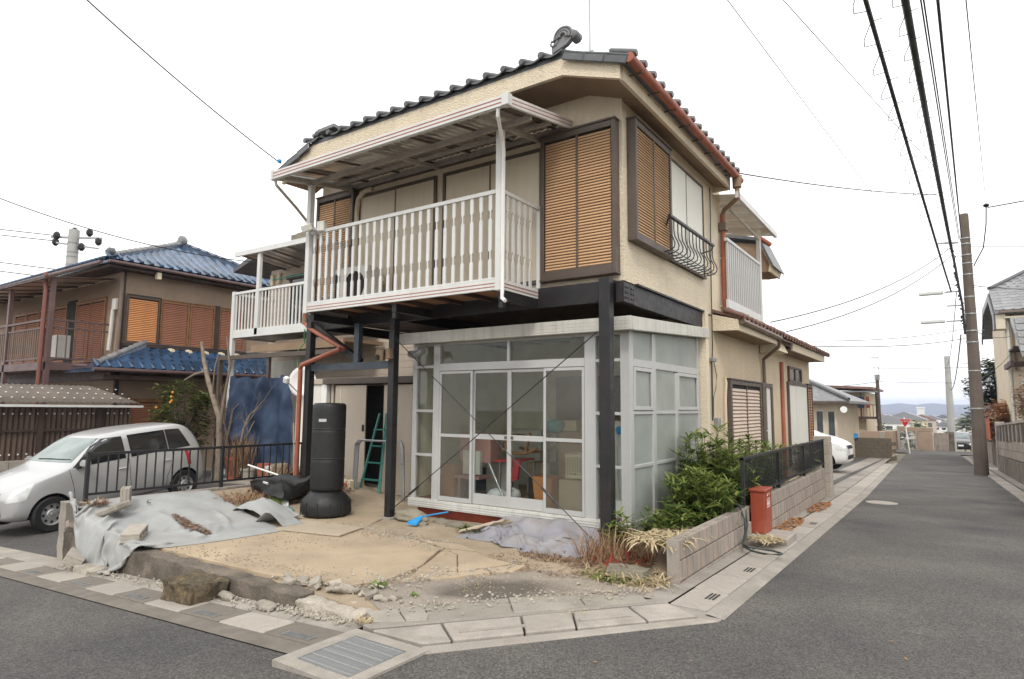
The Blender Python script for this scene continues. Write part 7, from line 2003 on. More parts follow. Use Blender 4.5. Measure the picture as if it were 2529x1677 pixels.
ci = thing('citrus_bush', 'leafy green citrus bush with orange fruit behind the car', 'bush', (-15.3, 8.2, -.2))
random.seed(12)
lf, st = MB(), MB()
for k in range(105):
    a = rnd(0, 6.283); r_ = rnd(0, 1) ** .5; zz = rnd(.5, 2.05)
    rad = .8 * math.sqrt(max(.05, 1 - ((zz - 1.35) / .95) ** 2))
    p = Vector((-15.3 + rad * r_ * math.cos(a), 8.2 + rad * r_ * math.sin(a) * .8, zz))
    st.tube([(-15.3, 8.2, zz * .5), p], [.015, .005], 4, cap=False)
    for j in range(30):
        leaf(lf, p + Vector((rnd(-.16, .16), rnd(-.16, .16), rnd(-.14, .14))), rdir(.2), rnd(.10, .17), rnd(.05, .08), rnd(.2, .9))
st.build('stem', K['bark'], ci); lf.build('foliage', K['shrub'], ci, norm=False, kind='stuff')
for p in ((-14.75, 7.6, 1.75), (-14.68, 7.58, 1.66), (-14.82, 7.62, 1.62), (-14.7, 7.6, 1.85), (-15.2, 7.5, 1.5)):
    bm = MB(); bm.lathe([(.005, -.03), (.02, -.023), (.03, 0), (.02, .023), (.005, .03)], 10, p); bm.build('fruit', K['fruit'], ci, smooth=60)
tuft('dry_reeds', 'yellow-brown reeds at the foot of the pruned tree', 'weeds', (-13.2, 8.4), .4, .2, 240, (.4, 1.1), .02, 'dry_brown', 3.0, .3, 51, z=0.0)

# ================================================================== right side of the side road
rw = thing('right_wall', 'grey block wall with dark iron insets along the right edge of the side road', 'wall', (1.75, 26, -.5))
def xw(y): return xr(y) + .62
def rbox(y0, y1, z0, z1, name, mat, dx=0.0, th=.12):
    b = MB(); b.add([(xw(y0) + dx, y0, zroad(y0) + z0), (xw(y0) + th + dx, y0, zroad(y0) + z0), (xw(y1) + th + dx, y1, zroad(y1) + z0), (xw(y1) + dx, y1, zroad(y1) + z0), (xw(y0) + dx, y0, zroad(y0) + z1), (xw(y0) + th + dx, y0, zroad(y0) + z1), (xw(y1) + th + dx, y1, zroad(y1) + z1), (xw(y1) + dx, y1, zroad(y1) + z1)], [(0, 3, 2, 1), (4, 5, 6, 7), (0, 1, 5, 4), (1, 2, 6, 5), (2, 3, 7, 6), (3, 0, 4, 7)])
    return b.build(name, mat, rw)
rbox(12, 31.2, -.3, .62, 'stone_base', K['mossy'], -.05, .25)
for i in range(16):
    y0 = 12 + i * 1.2
    for c in range(2): rbox(y0 + .01, y0 + .59, .63 + c * .26, .88 + c * .26, 'block', K['block']); rbox(y0 + .61, y0 + 1.19, .63 + c * .26, .88 + c * .26, 'block', K['block'])
    rbox(y0, y0 + .35, 1.16, 1.72, 'block_pier', K['block'])
    rbox(y0 + .37, y0 + 1.18, 1.18, 1.62, 'iron_inset', K['black_rail'], .03, .03)
rbox(12, 31.2, 1.73, 1.79, 'coping', K['concrete'], -.02, .16)
b = MB(); b.box(xw(31.2) - .05, xw(31.2) + .25, 31.0, 31.4, zroad(31.2) - .2, zroad(31.2) + 1.9); b.build('end_pier', K['concrete'], rw, bevel=.02)
b = MB(); b.box(1.65, 2.6, 31.5, 33.4, zroad(32) - .3, zroad(32) + .12); b.build('entrance_step', K['concrete'], kind='structure')
rw2 = thing('far_right_wall', 'mottled old wall with a rusty panel behind the utility pole', 'wall', (1.5, 38, -1))
for (y0, y1, h, m_) in ((33.5, 37, 1.2, 'mossy'), (37, 44, 1.0, 'block'), (44, 53, 1.3, 'mossy')):
    b = MB(); x0 = xr(y0) + .75; b.box(x0, x0 + .15, y0, y1 - .02, zroad(y1) - .3, zroad(y0) + h); b.build('wall_panel', K[m_], rw2, bevel=.02)
b = MB(); b.box(1.35, 1.42, 34, 37.5, zroad(35) + 1.21, zroad(35) + 2.1); b.build('rusty_panel', K['terracotta'], rw2)
b = MB(); b.bar((1.6, 33.2, zroad(33)), (1.75, 33.6, zroad(33) + 1.2), .08); b.build('leaning_post', K['concrete'], rw2)
rh = thing('right_house', 'cream house with grey tiled half-hipped roof at the right edge of the picture', 'house', (5, 40, -1))
b = MB(); b.box(2.35, 10, 36.6, 46, -1.8, 6.1); b.build('wall', K['stucco'], rh)
V = [(1.98, 36, 6.08), (10.5, 36, 6.08), (10.5, 42.5, 9.0), (4.1, 42.5, 9.0), (2.0, 39.25, 7.54), (2.0, 45.75, 7.54), (1.98, 49, 6.08), (10.5, 49, 6.08)]
b = MB().add(V + [(x, y, z - .15) for x, y, z in V], [(0, 1, 2, 3, 4), (4, 3, 5), (3, 2, 7, 6, 5), (8, 12, 11, 10, 9), (12, 13, 11), (11, 13, 14, 15, 10), (0, 4, 12, 8), (4, 5, 13, 12), (5, 6, 14, 13), (0, 8, 9, 1), (1, 9, 10, 2), (2, 10, 15, 7), (7, 15, 14, 6)])
rro = b.build('roof', K['tile_grey'], rh)
tg = tile_mesh(K['tile_grey'], .36, .42, .0, False)
for r_ in range(15):
    t = r_ / 15
    y_, z_ = 36 - .03 + 6.5 * t, 6.13 + 2.92 * t
    xs0 = 2.15 if y_ < 39.25 else 2.15 + (y_ - 39.25) / 3.25 * 2.1
    for i in range(14): inst(tg, 'roof_tile', (xs0 + i * .345, y_, z_), rro, rot=(math.atan(.45), 0, 0))
b = MB(); b.tube([(2.0, 39.25, 7.62), (4.1, 42.5, 9.1)], .1, 8); b.build('hip_ridge', K['tile'], rro)
b = MB().prism([(36.05, 5.25), (36.05, 5.92), (39.25, 7.36), (45.7, 7.36), (48.9, 5.92), (48.9, 5.6), (45, 7.0), (39.5, 7.0), (37, 5.9), (37, 5.25)], 1.92, 1.99, 'x'); b.build('bargeboard', K['tile'], rh)
b = MB(); b.box(1.99, 2.34, 36.05, 37.0, 5.25, 5.9); b.build('eave_return', K['panel'], rh)
b = MB(); b.box(2.1, 10.4, 35.86, 35.95, 5.96, 6.05); b.build('gutter', K['bronze_pale'], rh)
b = MB(); b.box(2.3, 10.4, 36.0, 36.6, 5.72, 5.8); b.build('soffit', K['panel'], rh)
b = MB(); b.tube([(2.42, 36.5, 5.9), (2.42, 36.5, -1.4)], .06, 8); b.build('downpipe', K['panel_white'], rh)
b = MB(); b.tube([(2.62, 36.5, 5.9), (2.62, 36.5, 3.4)], .05, 8); b.build('downpipe', K['bronze_pale'], rh)
b = MB().add([(2.55, 32.4, 3.9), (7, 32.4, 3.9), (7, 34.2, 5.5), (2.38, 34.2, 5.5), (2.55, 32.4, 3.72), (7, 32.4, 3.72), (7, 34.2, 5.3), (2.38, 34.2, 5.3)], [(0, 1, 2, 3), (7, 6, 5, 4), (0, 4, 5, 1), (1, 5, 6, 2), (2, 6, 7, 3), (3, 7, 4, 0)])
pr_o = b.build('porch_roof', K['tile_grey'], rh)
for r_ in range(5):
    for i in range(8): inst(tg, 'roof_tile', (2.7 + i * .345, 32.36 + .36 * r_, 3.96 + .32 * r_), pr_o, rot=(math.atan(.89), 0, 0))
b = MB(); b.box(2.2, 7, 33.9, 34.1, 3.4, 3.62); b.box(2.2, 2.32, 33.0, 36.6, 3.4, 3.62); b.box(2.4, 7, 34.2, 36.6, 4.2, 4.3); b.build('porch_beam', K['brown_dark'], rh)
b = MB(); b.box(2.5, 7, 36.4, 36.59, -1.4, 3.3); b.build('porch_wall', K['panel'], rh)
b = MB(); b.box(2.75, 2.9, 36.3, 36.39, -.5, 3.0); b.box(2.9, 5, 36.3, 36.39, 2.85, 3.0); b.build('door_frame', K['white_paint'], rh)
# shrubs behind the right wall
def leafy(name, lab, c, rx, ry, rz_, n, mat, seed, L=(.1, .2), w=(.05, .09), cat='tree', trunk=True):
    random.seed(seed)
    t = thing(name, lab, cat, (c[0], c[1], terr(c[0], c[1])))
    lf, st = MB(), MB()
    cl = []
    for k in range(max(10, n // 40)):
        a = rnd(0, 6.283); z = rnd(-1, 1); rr_ = math.sqrt(1 - z * z) * rnd(.55, 1.0)
        cl.append(Vector((c[0] + rx * rr_ * math.cos(a), c[1] + ry * rr_ * math.sin(a), c[2] + rz_ * z * rnd(.7, 1))))
    for p in cl:
        st.tube([(c[0], c[1], c[2] - rz_ * .8), p], [.03, .008], 4, cap=False)
        for j in range(40):
            leaf(lf, p + Vector((rnd(-1, 1) * rx * .25, rnd(-1, 1) * ry * .25, rnd(-1, 1) * rz_ * .25)), rdir(.1), rnd(*L), rnd(*w), rnd(.1, .8), 2)
    if trunk: st.tube([(c[0], c[1], terr(c[0], c[1])), (c[0], c[1], c[2] - rz_ * .5)], [.09, .06], 6)
    st.build('trunk', K['bark'], t); lf.build('crown', K[mat], t, norm=False, kind='stuff')
    return t
leafy('evergreen_tree', 'round dark green evergreen behind the far right wall', (2.4, 47, 3.0), 1.4, 1.4, 1.4, 3600, 'bamboo_dark', 61, (.24, .4), (.14, .22))
leafy('autumn_hedge', 'rusty orange autumn hedge behind the pole', (2.1, 40, 1.0), .9, 2.8, .95, 3600, 'autumn', 62, (.2, .3), (.12, .2), 'hedge')
leafy('dry_shrub', 'dry brown leafy shrub over the right wall', (2.35, 27.5, 1.9), .45, 2.4, .8, 2600, 'dry_brown', 63, (.1, .18), (.05, .09), 'shrub')
b = MB(); b.prism([(1.7, 1.75), (4, 2.5), (6.5, 1.6), (6.5, 1.45), (1.7, 1.6)], 44, 50, 'y'); sh2 = thing('small_shed', 'grey roofed shed behind the autumn hedge', 'shed', (3.5, 47, -1.5)); b.build('roof', K['tile_grey'], sh2)
b = MB(); b.box(2.0, 6, 44.3, 49.7, -1.8, 1.55); b.build('wall', K['panel_white'], sh2)

# ---- utility pole with lamps and steps
up = thing('utility_pole', 'tall brown utility pole with cable hardware at the right of the side road', 'utility pole', (.80, 27.2, zroad(27.2)))
b = MB(); b.lathe([(.215, zroad(27.2) - .2), (.135, 8.5), (.12, 8.53)], 20, (.82, 27.2, 0)); b.build('shaft', K['pole_conc'], up, smooth=40)
b = MB()
for z_, r_ in ((7.6, .15), (7.4, .152), (7.0, .155), (6.7, .158), (6.3, .16), (5.5, .165), (4.9, .172), (4.3, .176), (3.9, .18), (2.9, .19), (1.6, .20)): b.lathe([(r_, z_), (r_ + .008, z_ + .01), (r_ + .008, z_ + .04), (r_, z_ + .05)], 16, (.82, 27.2, 0))
b.build('band', K['steel'], up, smooth=40)
b = MB()
for i in range(12): b.bar((.82 + (.16 if i % 2 else -.16), 27.2, 3.2 + i * .38), (.82 + (.36 if i % 2 else -.36), 27.2, 3.2 + i * .38), .02)
b.build('step_bolt', K['steel'], up)
b = MB(); b.bar((.6, 27.1, 7.5), (-.0, 27.1, 7.55), .06); b.bar((.6, 27.1, 5.75), (.1, 27.1, 5.75), .05); b.bar((.6, 27.1, 5.25), (.15, 27.1, 5.25), .05); b.bar((.6, 27.1, 4.7), (.1, 27.1, 4.7), .05); b.build('arm', K['steel'], up)
random.seed(70)
b = MB()
b.tube([(.40, 27.0, 7.2), (.47, 26.98, 6.6), (.52, 26.98, 6.0), (.60, 27.0, 5.2), (.62, 27.0, 4.2)], .04, 6)
for i in range(22): b.tube([(.42 + .009 * i + rnd(-.05, .05), 27.0, 7.2 - i * .13), (.42 + .009 * i + rnd(-.08, .08), 26.95, 7.1 - i * .13)], rnd(.015, .035), 5)
b.build('cable_joints', K['cable'], up)
for i, z_ in enumerate((5.75, 4.72)):
    b = MB(); b.obox((-.30, 27.1, z_), (.75, .2, .13)); la = b.build('street_lamp', K['lamp_white'], up, bevel=.03)
p2 = thing('utility_pole', 'thinner grey utility pole farther down the street', 'utility pole', (.05, 62.5, -2))
b = MB(); b.lathe([(.30, -2.5), (.19, 5.9)], 14, (.12, 62.5, 0)); b.build('shaft', K['pole_grey'], p2, smooth=40)
p3 = thing('utility_pole', 'dark pole beside the balcony of the brown roofed house', 'utility pole', (-4.1, 52, -2))
b = MB(); b.lathe([(.15, -2.5), (.11, 4.0)], 12, (-4.05, 51.6, 0)); b.build('shaft', K['pole_conc'], p3, smooth=40)
b = MB(); b.bar((-4.2, 51.6, 4.0), (-4.2, 51.6, 5.2), .03); b.bar((-3.95, 51.6, 4.0), (-3.95, 51.6, 5.2), .03); b.bar((-4.7, 51.6, 5.2), (-3.9, 51.6, 5.22), .05); b.bar((-4.5, 51.6, 4.5), (-3.9, 51.6, 4.48), .04); b.lathe([(.16, 3.6), (.17, 4.0)], 8, (-4.05, 51.6, 0)); b.build('antenna', K['steel'], p3)
p4 = thing('utility_pole', 'pale utility pole with insulators above the blue roof', 'utility pole', (-45.2, 16.5, -2))
b = MB(); b.lathe([(.42, -2.5), (.30, 12.5)], 16, (-45.15, 16.5, 0)); b.build('shaft', K['pole_grey'], p4, smooth=40)
b = MB()
for z_ in (11.6, 11.0, 10.7, 10.2): b.lathe([(.33, z_), (.34, z_ + .08)], 12, (-45.15, 16.5, 0))
b.bar((-46.6, 15.8, 12.1), (-43.4, 17.4, 11.9), .12); b.bar((-46.2, 15.8, 11.7), (-43.8, 17.4, 11.3), .1); b.build('crossarm', K['steel'], p4)
b = MB()
for p in ((-46.1, 15.9, 12.15), (-46.2, 15.9, 11.75), (-43.6, 17.3, 11.7), (-44.7, 16.8, 11.4), (-44.2, 17.0, 12.3), (-45.1, 16.5, 12.4)): b.lathe([(.08, -.25), (.2, -.1), (.2, .1), (.08, .25)], 8, p)
b.build('insulator', K['cable'], p4)

# ---- overhead cables
def cable(p, q, sag, r, label, group='overhead cables', n=24, mat='cable'):
    p, q = Vector(p), Vector(q)
    b = MB(); b.tube([p.lerp(q, i / n) - Vector((0, 0, sag * 4 * (i / n) * (1 - i / n))) for i in range(n + 1)], r, 6)
    return tag(b.build('overhead_cable', K[mat], smooth=60), label, 'cable', group)
def ext(p, q, y):
    p, q = Vector(p), Vector(q); t = (y - q.y) / (p.y - q.y)
    return q + (p - q) * t
P0 = Vector((.45, 27.0, 6.4))
c1 = ext((-.49, 8, 6.28), (.30, 27, 5.75), -8); cable(c1, (.30, 27, 5.75), .25, .026, 'black cable bundle with spiral ties, left of the two thick ones')
c2 = ext((-.15, 9, 6.75), (.40, 27, 7.2), -8); cable(c2, (.40, 27, 7.2), .3, .045, 'thickest black cable bundle running to the big pole')
for i in range(30):
    pass
b = MB()
for k in range(46):
    t = k / 46
    for (p, q, sg) in ((c1, Vector((.30, 27, 5.75)), .25), (c2, Vector((.40, 27, 7.2)), .3)):
        o = p.lerp(q, t) - Vector((0, 0, sg * 4 * t * (1 - t)))
        if o.y < 5: continue
        b.tube([o + Vector((0, 0, .02)), o + Vector((-.10, .18, -.10)), o + Vector((-.11, .35, -.10)), o + Vector((0, .55, .0))], .005, 4)
        b.tube([o, o + Vector((.11, .0, .01))], .006, 4)
tag(b.build('cable_ties', K['cable']), 'loops of spiral ties hanging from the thick black cables', 'cable ties')
c3 = ext((.0, 9, 6.70), (.62, 27, 7.6), -8); cable(c3, (.62, 27, 7.6), .2, .010, 'thin wire just right of the thickest bundle')
c3 = ext((.03, 9, 6.72), (.66, 27, 7.5), -8); cable(c3, (.66, 27, 7.5), .25, .010, 'second thin wire right of the thickest bundle')
c4 = ext((.165, 9, 6.62), (.70, 27, 7.65), -8); cable(c4, (.70, 27, 7.65), .2, .018, 'medium black wire ending at the pole top')
c5 = ext((.44, 9, 6.50), (1.46, 27, 8.7), -8); cable(c5, (1.46, 27, 8.7), .1, .007, 'faint wire at the far right ending at an insulator')
b = MB(); b.lathe([(.05, -.06), (.11, 0), (.05, .06)], 8, (1.46, 27, 8.68)); b.tube([(1.46, 27, 8.65), (1.42, 27, 8.0), (1.30, 27, 7.2), (1.0, 27, 6.6)], .02, 6); tag(b.build('insulator', K['cable'], smooth=40), 'dark insulator with drop loop right of the pole top', 'insulator')
cable((1.5, 27, 8.6), (9, 24, 8.6), .1, .02, 'black wire leaving the insulator to the right')
cable((-4.61, -8, 7.0), (.1, 17.0, 7.0), .05, .006, 'twisted thin wire crossing diagonally to the cable bundle')
cable((-3.5, -8, 7.0), (-.5, 26.8, 7.0), .05, .006, 'twisted thin wire crossing behind the house drop wire')
cable((-2.7, 9.75, 5.29), (.05, 18, 6.75), .08, .010, 'drop wire from the house eave to the cable bundle')
cable((-2.7, 12.6, 3.22), (.45, 27, 7.40), .35, .012, 'upper service wire from the lower roof up to the pole')
cable((-2.7, 14.0, 3.18), (.45, 27, 7.1), .35, .012, 'lower service wire from the lower roof up to the pole')
cable((-2.6, 15.7, 3.13), (.62, 27, 4.4), .12, .010, 'slack wire from the far eave to the pole middle')
cable((-2.6, 16.2, 3.06), (.62, 27, 4.06), .12, .012, 'blue-black slack wire under the far eave')
cable((.9, 27, 7.3), (9, 30, 7.1), .1, .010, 'wire from the pole top towards the grey roofed house')
cable((.95, 27, 5.9), (5, 36, 6.8), .1, .012, 'wire from the pole to the right house gable')
cable((.9, 27, 4.3), (2.5, 36, 4.9), .15, .012, 'service wire from the pole to the cream wall')
cable((.9, 27, 2.6), (2.45, 36, 4.1), .1, .010, 'low service wire from the pole to the cream wall')
cable((-4.0, 51.6, 4.45), (8, 50, 4.5), .15, .015, 'upper far wire crossing behind the pole'); cable((-4.0, 51.6, 3.5), (8, 50, 3.4), .15, .015, 'lower far wire crossing behind the pole')
cable((-4.0, 51.6, 3.5), (-9.5, 45, 2.9), .15, .02, 'sleeved wire left of the dark far pole')
cable((.5, 27, 4.2), (.1, 62, 3.4), .9, .02, 'drooping wire from the pole down the street'); cable((.45, 27, 5.7), (.1, 62, 5.2), .6, .015, 'wire from the lamp arm down the street')
cable((-7.63, 2.73, 6.04) , (-7.9, 5.45, 5.12), .05, .008, 'service wire reaching the left end of the balcony roof'); cable(Vector((-7.63, 2.73, 6.04)) + (Vector((-7.63, 2.73, 6.04)) - Vector((-7.9, 5.45, 5.12))) * 2.5, (-7.63, 2.73, 6.04), -.02, .008, 'upper run of the left service wire leaving the picture')
b = MB(); b.lathe([(.012, -.03), (.03, -.015), (.03, .015), (.012, .03)], 10, (-7.86, 5.40, 5.13)); tag(b.build('insulator', K['broom_blue'], smooth=50), 'small blue insulator at the balcony roof corner', 'insulator')
cable((-17.08, 4.76, 6.09), (-14.9, 10.0, 5.37), .25, .012, 'wire sagging past the blue roof to the clapboard house'); cable(Vector((-17.08, 4.76, 6.09)) * 2 - Vector((-14.9, 10.0, 5.37)), (-17.08, 4.76, 6.09), .2, .012, 'wire entering from the left edge above the blue roof')
for i, (a, c, lab) in enumerate((((-60, 6, 14.2), (-46.2, 15.8, 12.15), 'upper wire left of the pale pole'), ((-60, 6, 13.8), (-46.2, 15.8, 11.8), 'second wire left of the pale pole'), ((-60, 6, 12.2), (-44, 17.5, 9.7), 'third wire left of the pale pole'), ((-60, 6, 11.6), (-45, 17, 9.3), 'lowest wire left of the pale pole'))):
    cable(a, c, .1, .03, lab)

# ================================================================== middle distance on the left of the side road
w2_ = thing('driveway_wall', 'mossy grey block wall behind the white minivan', 'wall', (-4, 39.7, -1))
me_ = block_mesh(.39, .15, .185, K['mossy'])
for c in range(6):
    for i in range(8): inst(me_, 'block', (-5.6 + i * .4 + (.2 if c % 2 else 0), 39.7, -.17 - c * .19), w2_, rot=(0, 0, R(90)))
MB().box(-5.8, -2.65, 39.66, 39.74, -1.4, .0).build('mortar', K['concrete'], w2_)
b = MB(); b.add([(-8, 17.5, terr(-8, 17.5) + .09), (-2.35, 15.3, zroad(15.3) + .034), (-2.9, 39, zroad(39) + .03), (-9, 39, zroad(39) + .03)], [(0, 1, 2, 3)]); b.build('forecourt', K['asphalt_dark'], norm=False, kind='structure')
gh = thing('grey_roof_house', 'single storey cream house with grey hipped roof beyond the minivan', 'house', (-6, 36, -1))
b = MB(); b.box(-9.5, -4.35, 33.4, 42, -1.2, 1.95); b.build('wall', K['stucco'], gh)
V = [(-10, 32.8, 1.95), (-3.75, 32.8, 1.95), (-3.75, 42.6, 1.95), (-10, 42.6, 1.95), (-7, 35.5, 3.5), (-7, 40, 3.5)]
b = MB().add(V + [(x, y, z - .12) for x, y, z in V[:4]], [(0, 1, 4), (1, 2, 5, 4), (2, 3, 5), (3, 0, 4, 5), (0, 6, 7, 1), (1, 7, 8, 2), (2, 8, 9, 3), (3, 9, 6, 0), (6, 9, 8, 7)]); gro = b.build('roof', K['tile_grey'], gh)
b = MB(); b.tube([(-3.75, 32.8, 2.02), (-7, 35.5, 3.55)], .09, 8); b.tube([(-10, 32.8, 2.02), (-7, 35.5, 3.55)], .09, 8); b.build('hip_ridge', K['tile'], gro)
b = MB(); b.box(-10, -3.75, 32.72, 32.8, 1.82, 1.92); b.build('gutter', K['bronze'], gh)
for x0 in (-5.25, -4.75):
    b = MB(); b.box(x0, x0 + .34, 33.34, 33.399, -.0, 1.5); wn_ = b.build('window', K['panel_white'], gh); MB().box(x0 + .04, x0 + .30, 33.31, 33.335, .05, 1.45).build('pane', K['window_glass'], wn_)
b = MB(); b.lathe([(.02, .02), (.12, .0), (.15, -.04)], 14, (-3.95, 32.6, 1.55), 'y'); tag(b.build('satellite_dish', K['white_paint'], smooth=50), 'small white satellite dish at the eave of the grey roofed house', 'satellite dish')
bh2 = thing('brown_roof_house', 'tan two-storey house with brown roof and laundry balcony', 'house', (-7, 53, -2))
b = MB(); b.box(-12, -4.75, 50.5, 58, -2.5, 2.75); b.build('wall', K['stucco_warm'], bh2)
b = MB().prism([(-13, 3.55), (-4.2, 3.08), (-4.2, 2.92), (-13, 3.35)], 49.8, 58.5, 'y'); b.build('roof', K['tile_red'], bh2)
b = MB(); b.box(-7.2, -4.0, 49.2, 50.4, 2.70, 2.80); b.build('balcony_roof', K['tile_grey'], bh2)
b = MB(); b.box(-6.6, -3.95, 49.2, 50.45, .9, 1.05); bo = b.build('balcony', K['brown_dark'], bh2)
b = MB(); b.bar((-6.6, 49.25, 1.85), (-3.95, 49.25, 1.85), .05); b.build('handrail', K['brown_dark'], bo)
for i in range(14): MB().box(-6.5 + i * .19, -6.46 + i * .19, 49.22, 49.26, 1.05, 1.85).build('baluster', K['wood'] if i % 3 else K['bronze'], bo)
for x_ in (-4.0, -4.9): MB().box(x_ - .04, x_ + .04, 49.2, 49.28, .9, 2.72).build('post', K['dark'], bo)
for i, (x0, w_, m_, lab) in enumerate(((-6.3, .3, 'blue_tarp', 'blue laundry at the left of the far balcony'), (-5.95, .5, 'white_paint', 'white sheet hanging on the far balcony'), (-5.2, .5, 'blue_tarp', 'deep blue cloth over the far balcony rail'), (-4.6, .2, 'terracotta', 'dark red garment on the far balcony'))):
    b = MB(); b.slab(6, 6, lambda u, v, x0=x0, w_=w_: (x0 + w_ * u, 49.12 + .03 * math.sin(u * 9), 1.65 + .75 * v), .01); tag(b.build('laundry', K[m_], smooth=60), lab, 'laundry', 'laundry on the far balcony')
b = MB(); b.box(-8, -2.9, 46, 46.3, -1.8, .2); tag(b.build('garden_fence', K['brown_wall'], bevel=.02), 'brown panel fence between the wall and the far house', 'fence')
b = MB(); roughbox(b, -4.75, -4.2, 39.4, 39.8, .0, .2, (8, 5, 4), .06, 3, 4); tag(b.build('blue_sheet', K['broom_blue'], smooth=40), 'small blue sheet lying on the mossy block wall', 'sheet')
sg = thing('stop_sign', 'red inverted triangle stop sign on a leaning white post', 'traffic sign', (-2.45, 53.6, zroad(53.6)))
b = MB(); b.tube([(-2.43, 53.6, zroad(53.6)), (-2.66, 53.6, .98)], .045, 10); b.build('post', K['white_mark'], sg, smooth=40)
b = MB(); b.prism([(-2.96, .88), (-2.28, .88), (-2.25, .84), (-2.59, .30), (-2.65, .30), (-2.99, .84)], 53.52, 53.54, 'y'); b.build('plate', K['white_mark'], sg)
b = MB(); b.prism([(-2.94, .86), (-2.30, .86), (-2.28, .84), (-2.60, .33), (-2.64, .33), (-2.96, .84)], 53.512, 53.519, 'y'); b.build('face', K['sign_red'], sg)
try:
    cu = bpy.data.curves.new('lettering', 'FONT'); cu.body = '止まれ'; cu.size = .155; cu.align_x = 'CENTER'; cu.extrude = .001
    to = bpy.data.objects.new('tmp', cu); COL.objects.link(to)
    dg = bpy.context.evaluated_depsgraph_get(); dg.update()
    tm_ = bpy.data.meshes.new_from_object(to.evaluated_get(dg)); bpy.data.objects.remove(to)
    tm_.materials.clear(); tm_.materials.append(K['white_mark'])
    inst(tm_, 'lettering', (-2.62, 53.508, .66), sg, rot=(R(90), 0, 0))
except Exception as ex:
    print('text', ex)
ew = thing('end_wall', 'brown wall with gate and panels closing the end of the street', 'wall', (-1.5, 62, -2))
for (x0, x1, z0, z1, m_) in ((-9, -3.5, -2.5, -.2, 'brown_wall'), (-3.5, -1.1, -.25, .1, 'brown_wall'), (-2.25, -1.15, -2.2, -.27, 'brown_wall'), (-1.1, -.1, -2.2, -.3, 'block'), (-.1, .3, -2.2, -.2, 'mossy'), (1.3, 6, -2.3, -.4, 'block')):
    MB().box(x0, x1 - .03, 61.8, 62.0, z0, z1).build('wall_panel', K[m_], ew, bevel=.02)
for i in range(9): MB().box(-3.45 + i * .13, -3.41 + i * .13, 61.7, 61.74, -2.2, -.3).build('gate_bar', K['steel'], ew)
b = MB(); b.box(-3.6, -3.45, 61.6, 61.8, -2.2, .2); b.box(-2.35, -2.25, 61.6, 61.8, -2.2, -.2); b.build('gate_post', K['concrete'], ew)
b = MB(); b.box(-3.2, -2.95, 40.2, 40.6, -1.3, .35); tag(b.build('gate_pier', K['block_pale'], bevel=.02), 'pale square pier at the end of the mossy wall', 'pier')

# ================================================================== the town in the valley and the hills
random.seed(80)
wallm = [K['white_paint'], K['stucco'], K['siding'], K['panel_white']]; roofm = [K['tile_grey'], K['tile'], K['tile_red'], K['tile_grey']]
def far_house(x, y, w, d, h, k, lab=None):
    z = terr(x, y)
    lab = lab or 'small %s house with %s roof in the valley behind the end wall' % (('white', 'cream', 'tan', 'pale grey')[k % 4], ('grey', 'dark', 'brown', 'slate')[(k * 7) % 4])
    t = thing('valley_house', lab, 'house', (x, y, z), 'houses in the valley')
    MB().box(x - w / 2, x + w / 2, y - d / 2, y + d / 2, z - .5, z + h).build('wall', wallm[k % 4], t)
    rh_ = w * .22
    MB().prism([(x - w / 2 - .5, z + h - .05), (x + w / 2 + .5, z + h - .05), (x, z + h + rh_)], y - d / 2 - .5, y + d / 2 + .5, 'y').build('roof', roofm[(k * 7) % 4], t)
    for i in range(3): MB().box(x - w * .35 + i * w * .28, x - w * .35 + i * w * .28 + w * .15, y - d / 2 - .06, y - d / 2 - .01, z + h * .55, z + h * .8).build('window', K['window_glass'], t)
far_house(5.6, 350, 9, 8, 5.4, 1, 'pinkish gabled house with grey roof behind the black car')
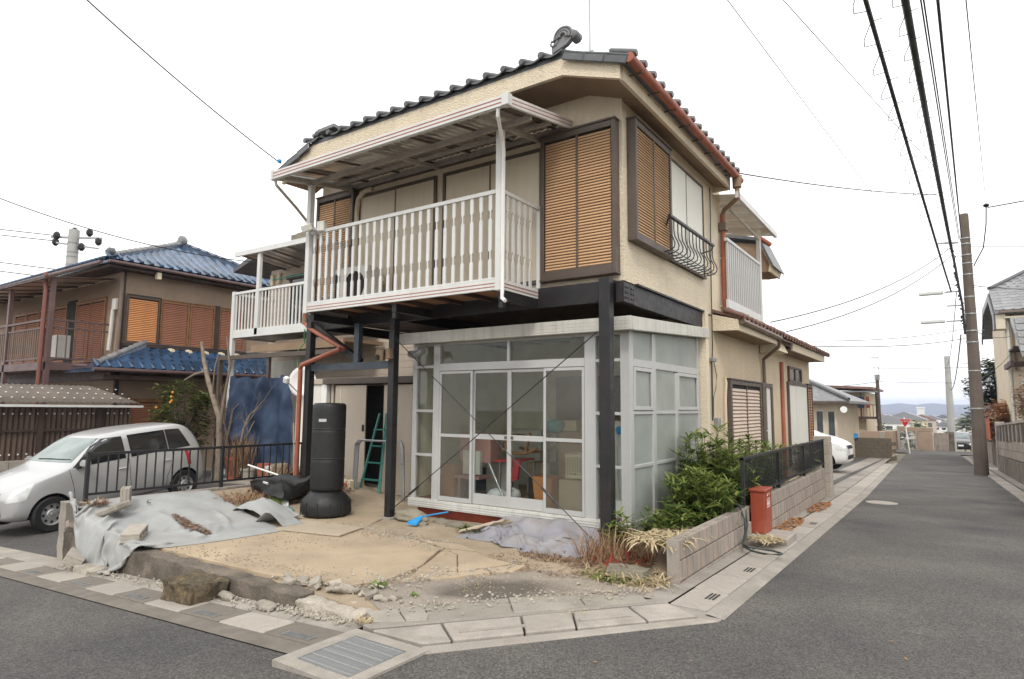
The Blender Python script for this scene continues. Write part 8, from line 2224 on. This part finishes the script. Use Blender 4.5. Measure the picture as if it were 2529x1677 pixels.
for k in range(46):
    y = 240 + 1200 * (k / 46) ** 1.5
    a = rnd(-.115, .06)
    far_house(a * y + rnd(-2, 2), y + rnd(-4, 4), rnd(7, 12), rnd(7, 12), rnd(3.5, 6.2), k)
tw = thing('white_tower', 'pale tower block rising above the valley roofs', 'tower', (-12.5, 420, -15))
MB().box(-14.5, -11.0, 418, 422, -16, 2.0).build('shaft', K['lamp_white'], tw); MB().box(-14.8, -10.7, 417.7, 422.3, 2.0, 2.6).build('cap', K['white_paint'], tw)
for k, (x, y, s_) in enumerate(((-9.5, 85, 1.6), (-6.4, 90, 1.3), (-3.3, 88, 1.4), (1.2, 80, 1.5), (6.5, 86, 1.4), (-16, 140, 3), (-24, 180, 4))):
    leafy('valley_tree', ('dull green tree among the valley roofs', 'dull olive bush behind the end wall')[k % 2], (x, y, terr(x, y) + 2.2 * s_), s_ * 1.3, s_ * 1.3, s_ * 1.3, 500, 'shrub' if k % 3 else 'bamboo_dark', 90 + k, (.3 * s_, .5 * s_), (.2 * s_, .3 * s_))['group'] = 'trees in the valley'
b = MB()
nx_, ny_ = 90, 8
def hillf(u, v):
    x = -2600 + 5200 * u; y = 2300 + 1500 * v
    h = (36 + 9 * fbm(x / 130, 0, 1) + 7 * fbm(x / 45, 3, 1)) * math.sin(min(1, v * 1.6) * math.pi / 2)
    return (x, y, -24 + h * (1.25 if v > .3 else 1))
b.sheet(nx_, ny_, hillf)
b.build('hills', K['hill'], kind='structure', norm=False, smooth=60)
# the air that makes the hills fade
hz = bpy.data.materials.new('haze'); hz.use_nodes = True
hn = hz.node_tree.nodes; hn.clear()
ho = hn.new('ShaderNodeOutputMaterial'); hv = hn.new('ShaderNodeVolumePrincipled')
hv.inputs['Color'].default_value = (.68, .76, .98, 1); hv.inputs['Density'].default_value = .00042; hv.inputs['Anisotropy'].default_value = .2
hz.node_tree.links.new(hv.outputs[0], ho.inputs['Volume'])
b = MB(); b.box(-3200, 3200, -320, 4000, -28, 42)
b.build('haze', hz, kind='stuff')['label'] = 'pale bluish air over the valley'
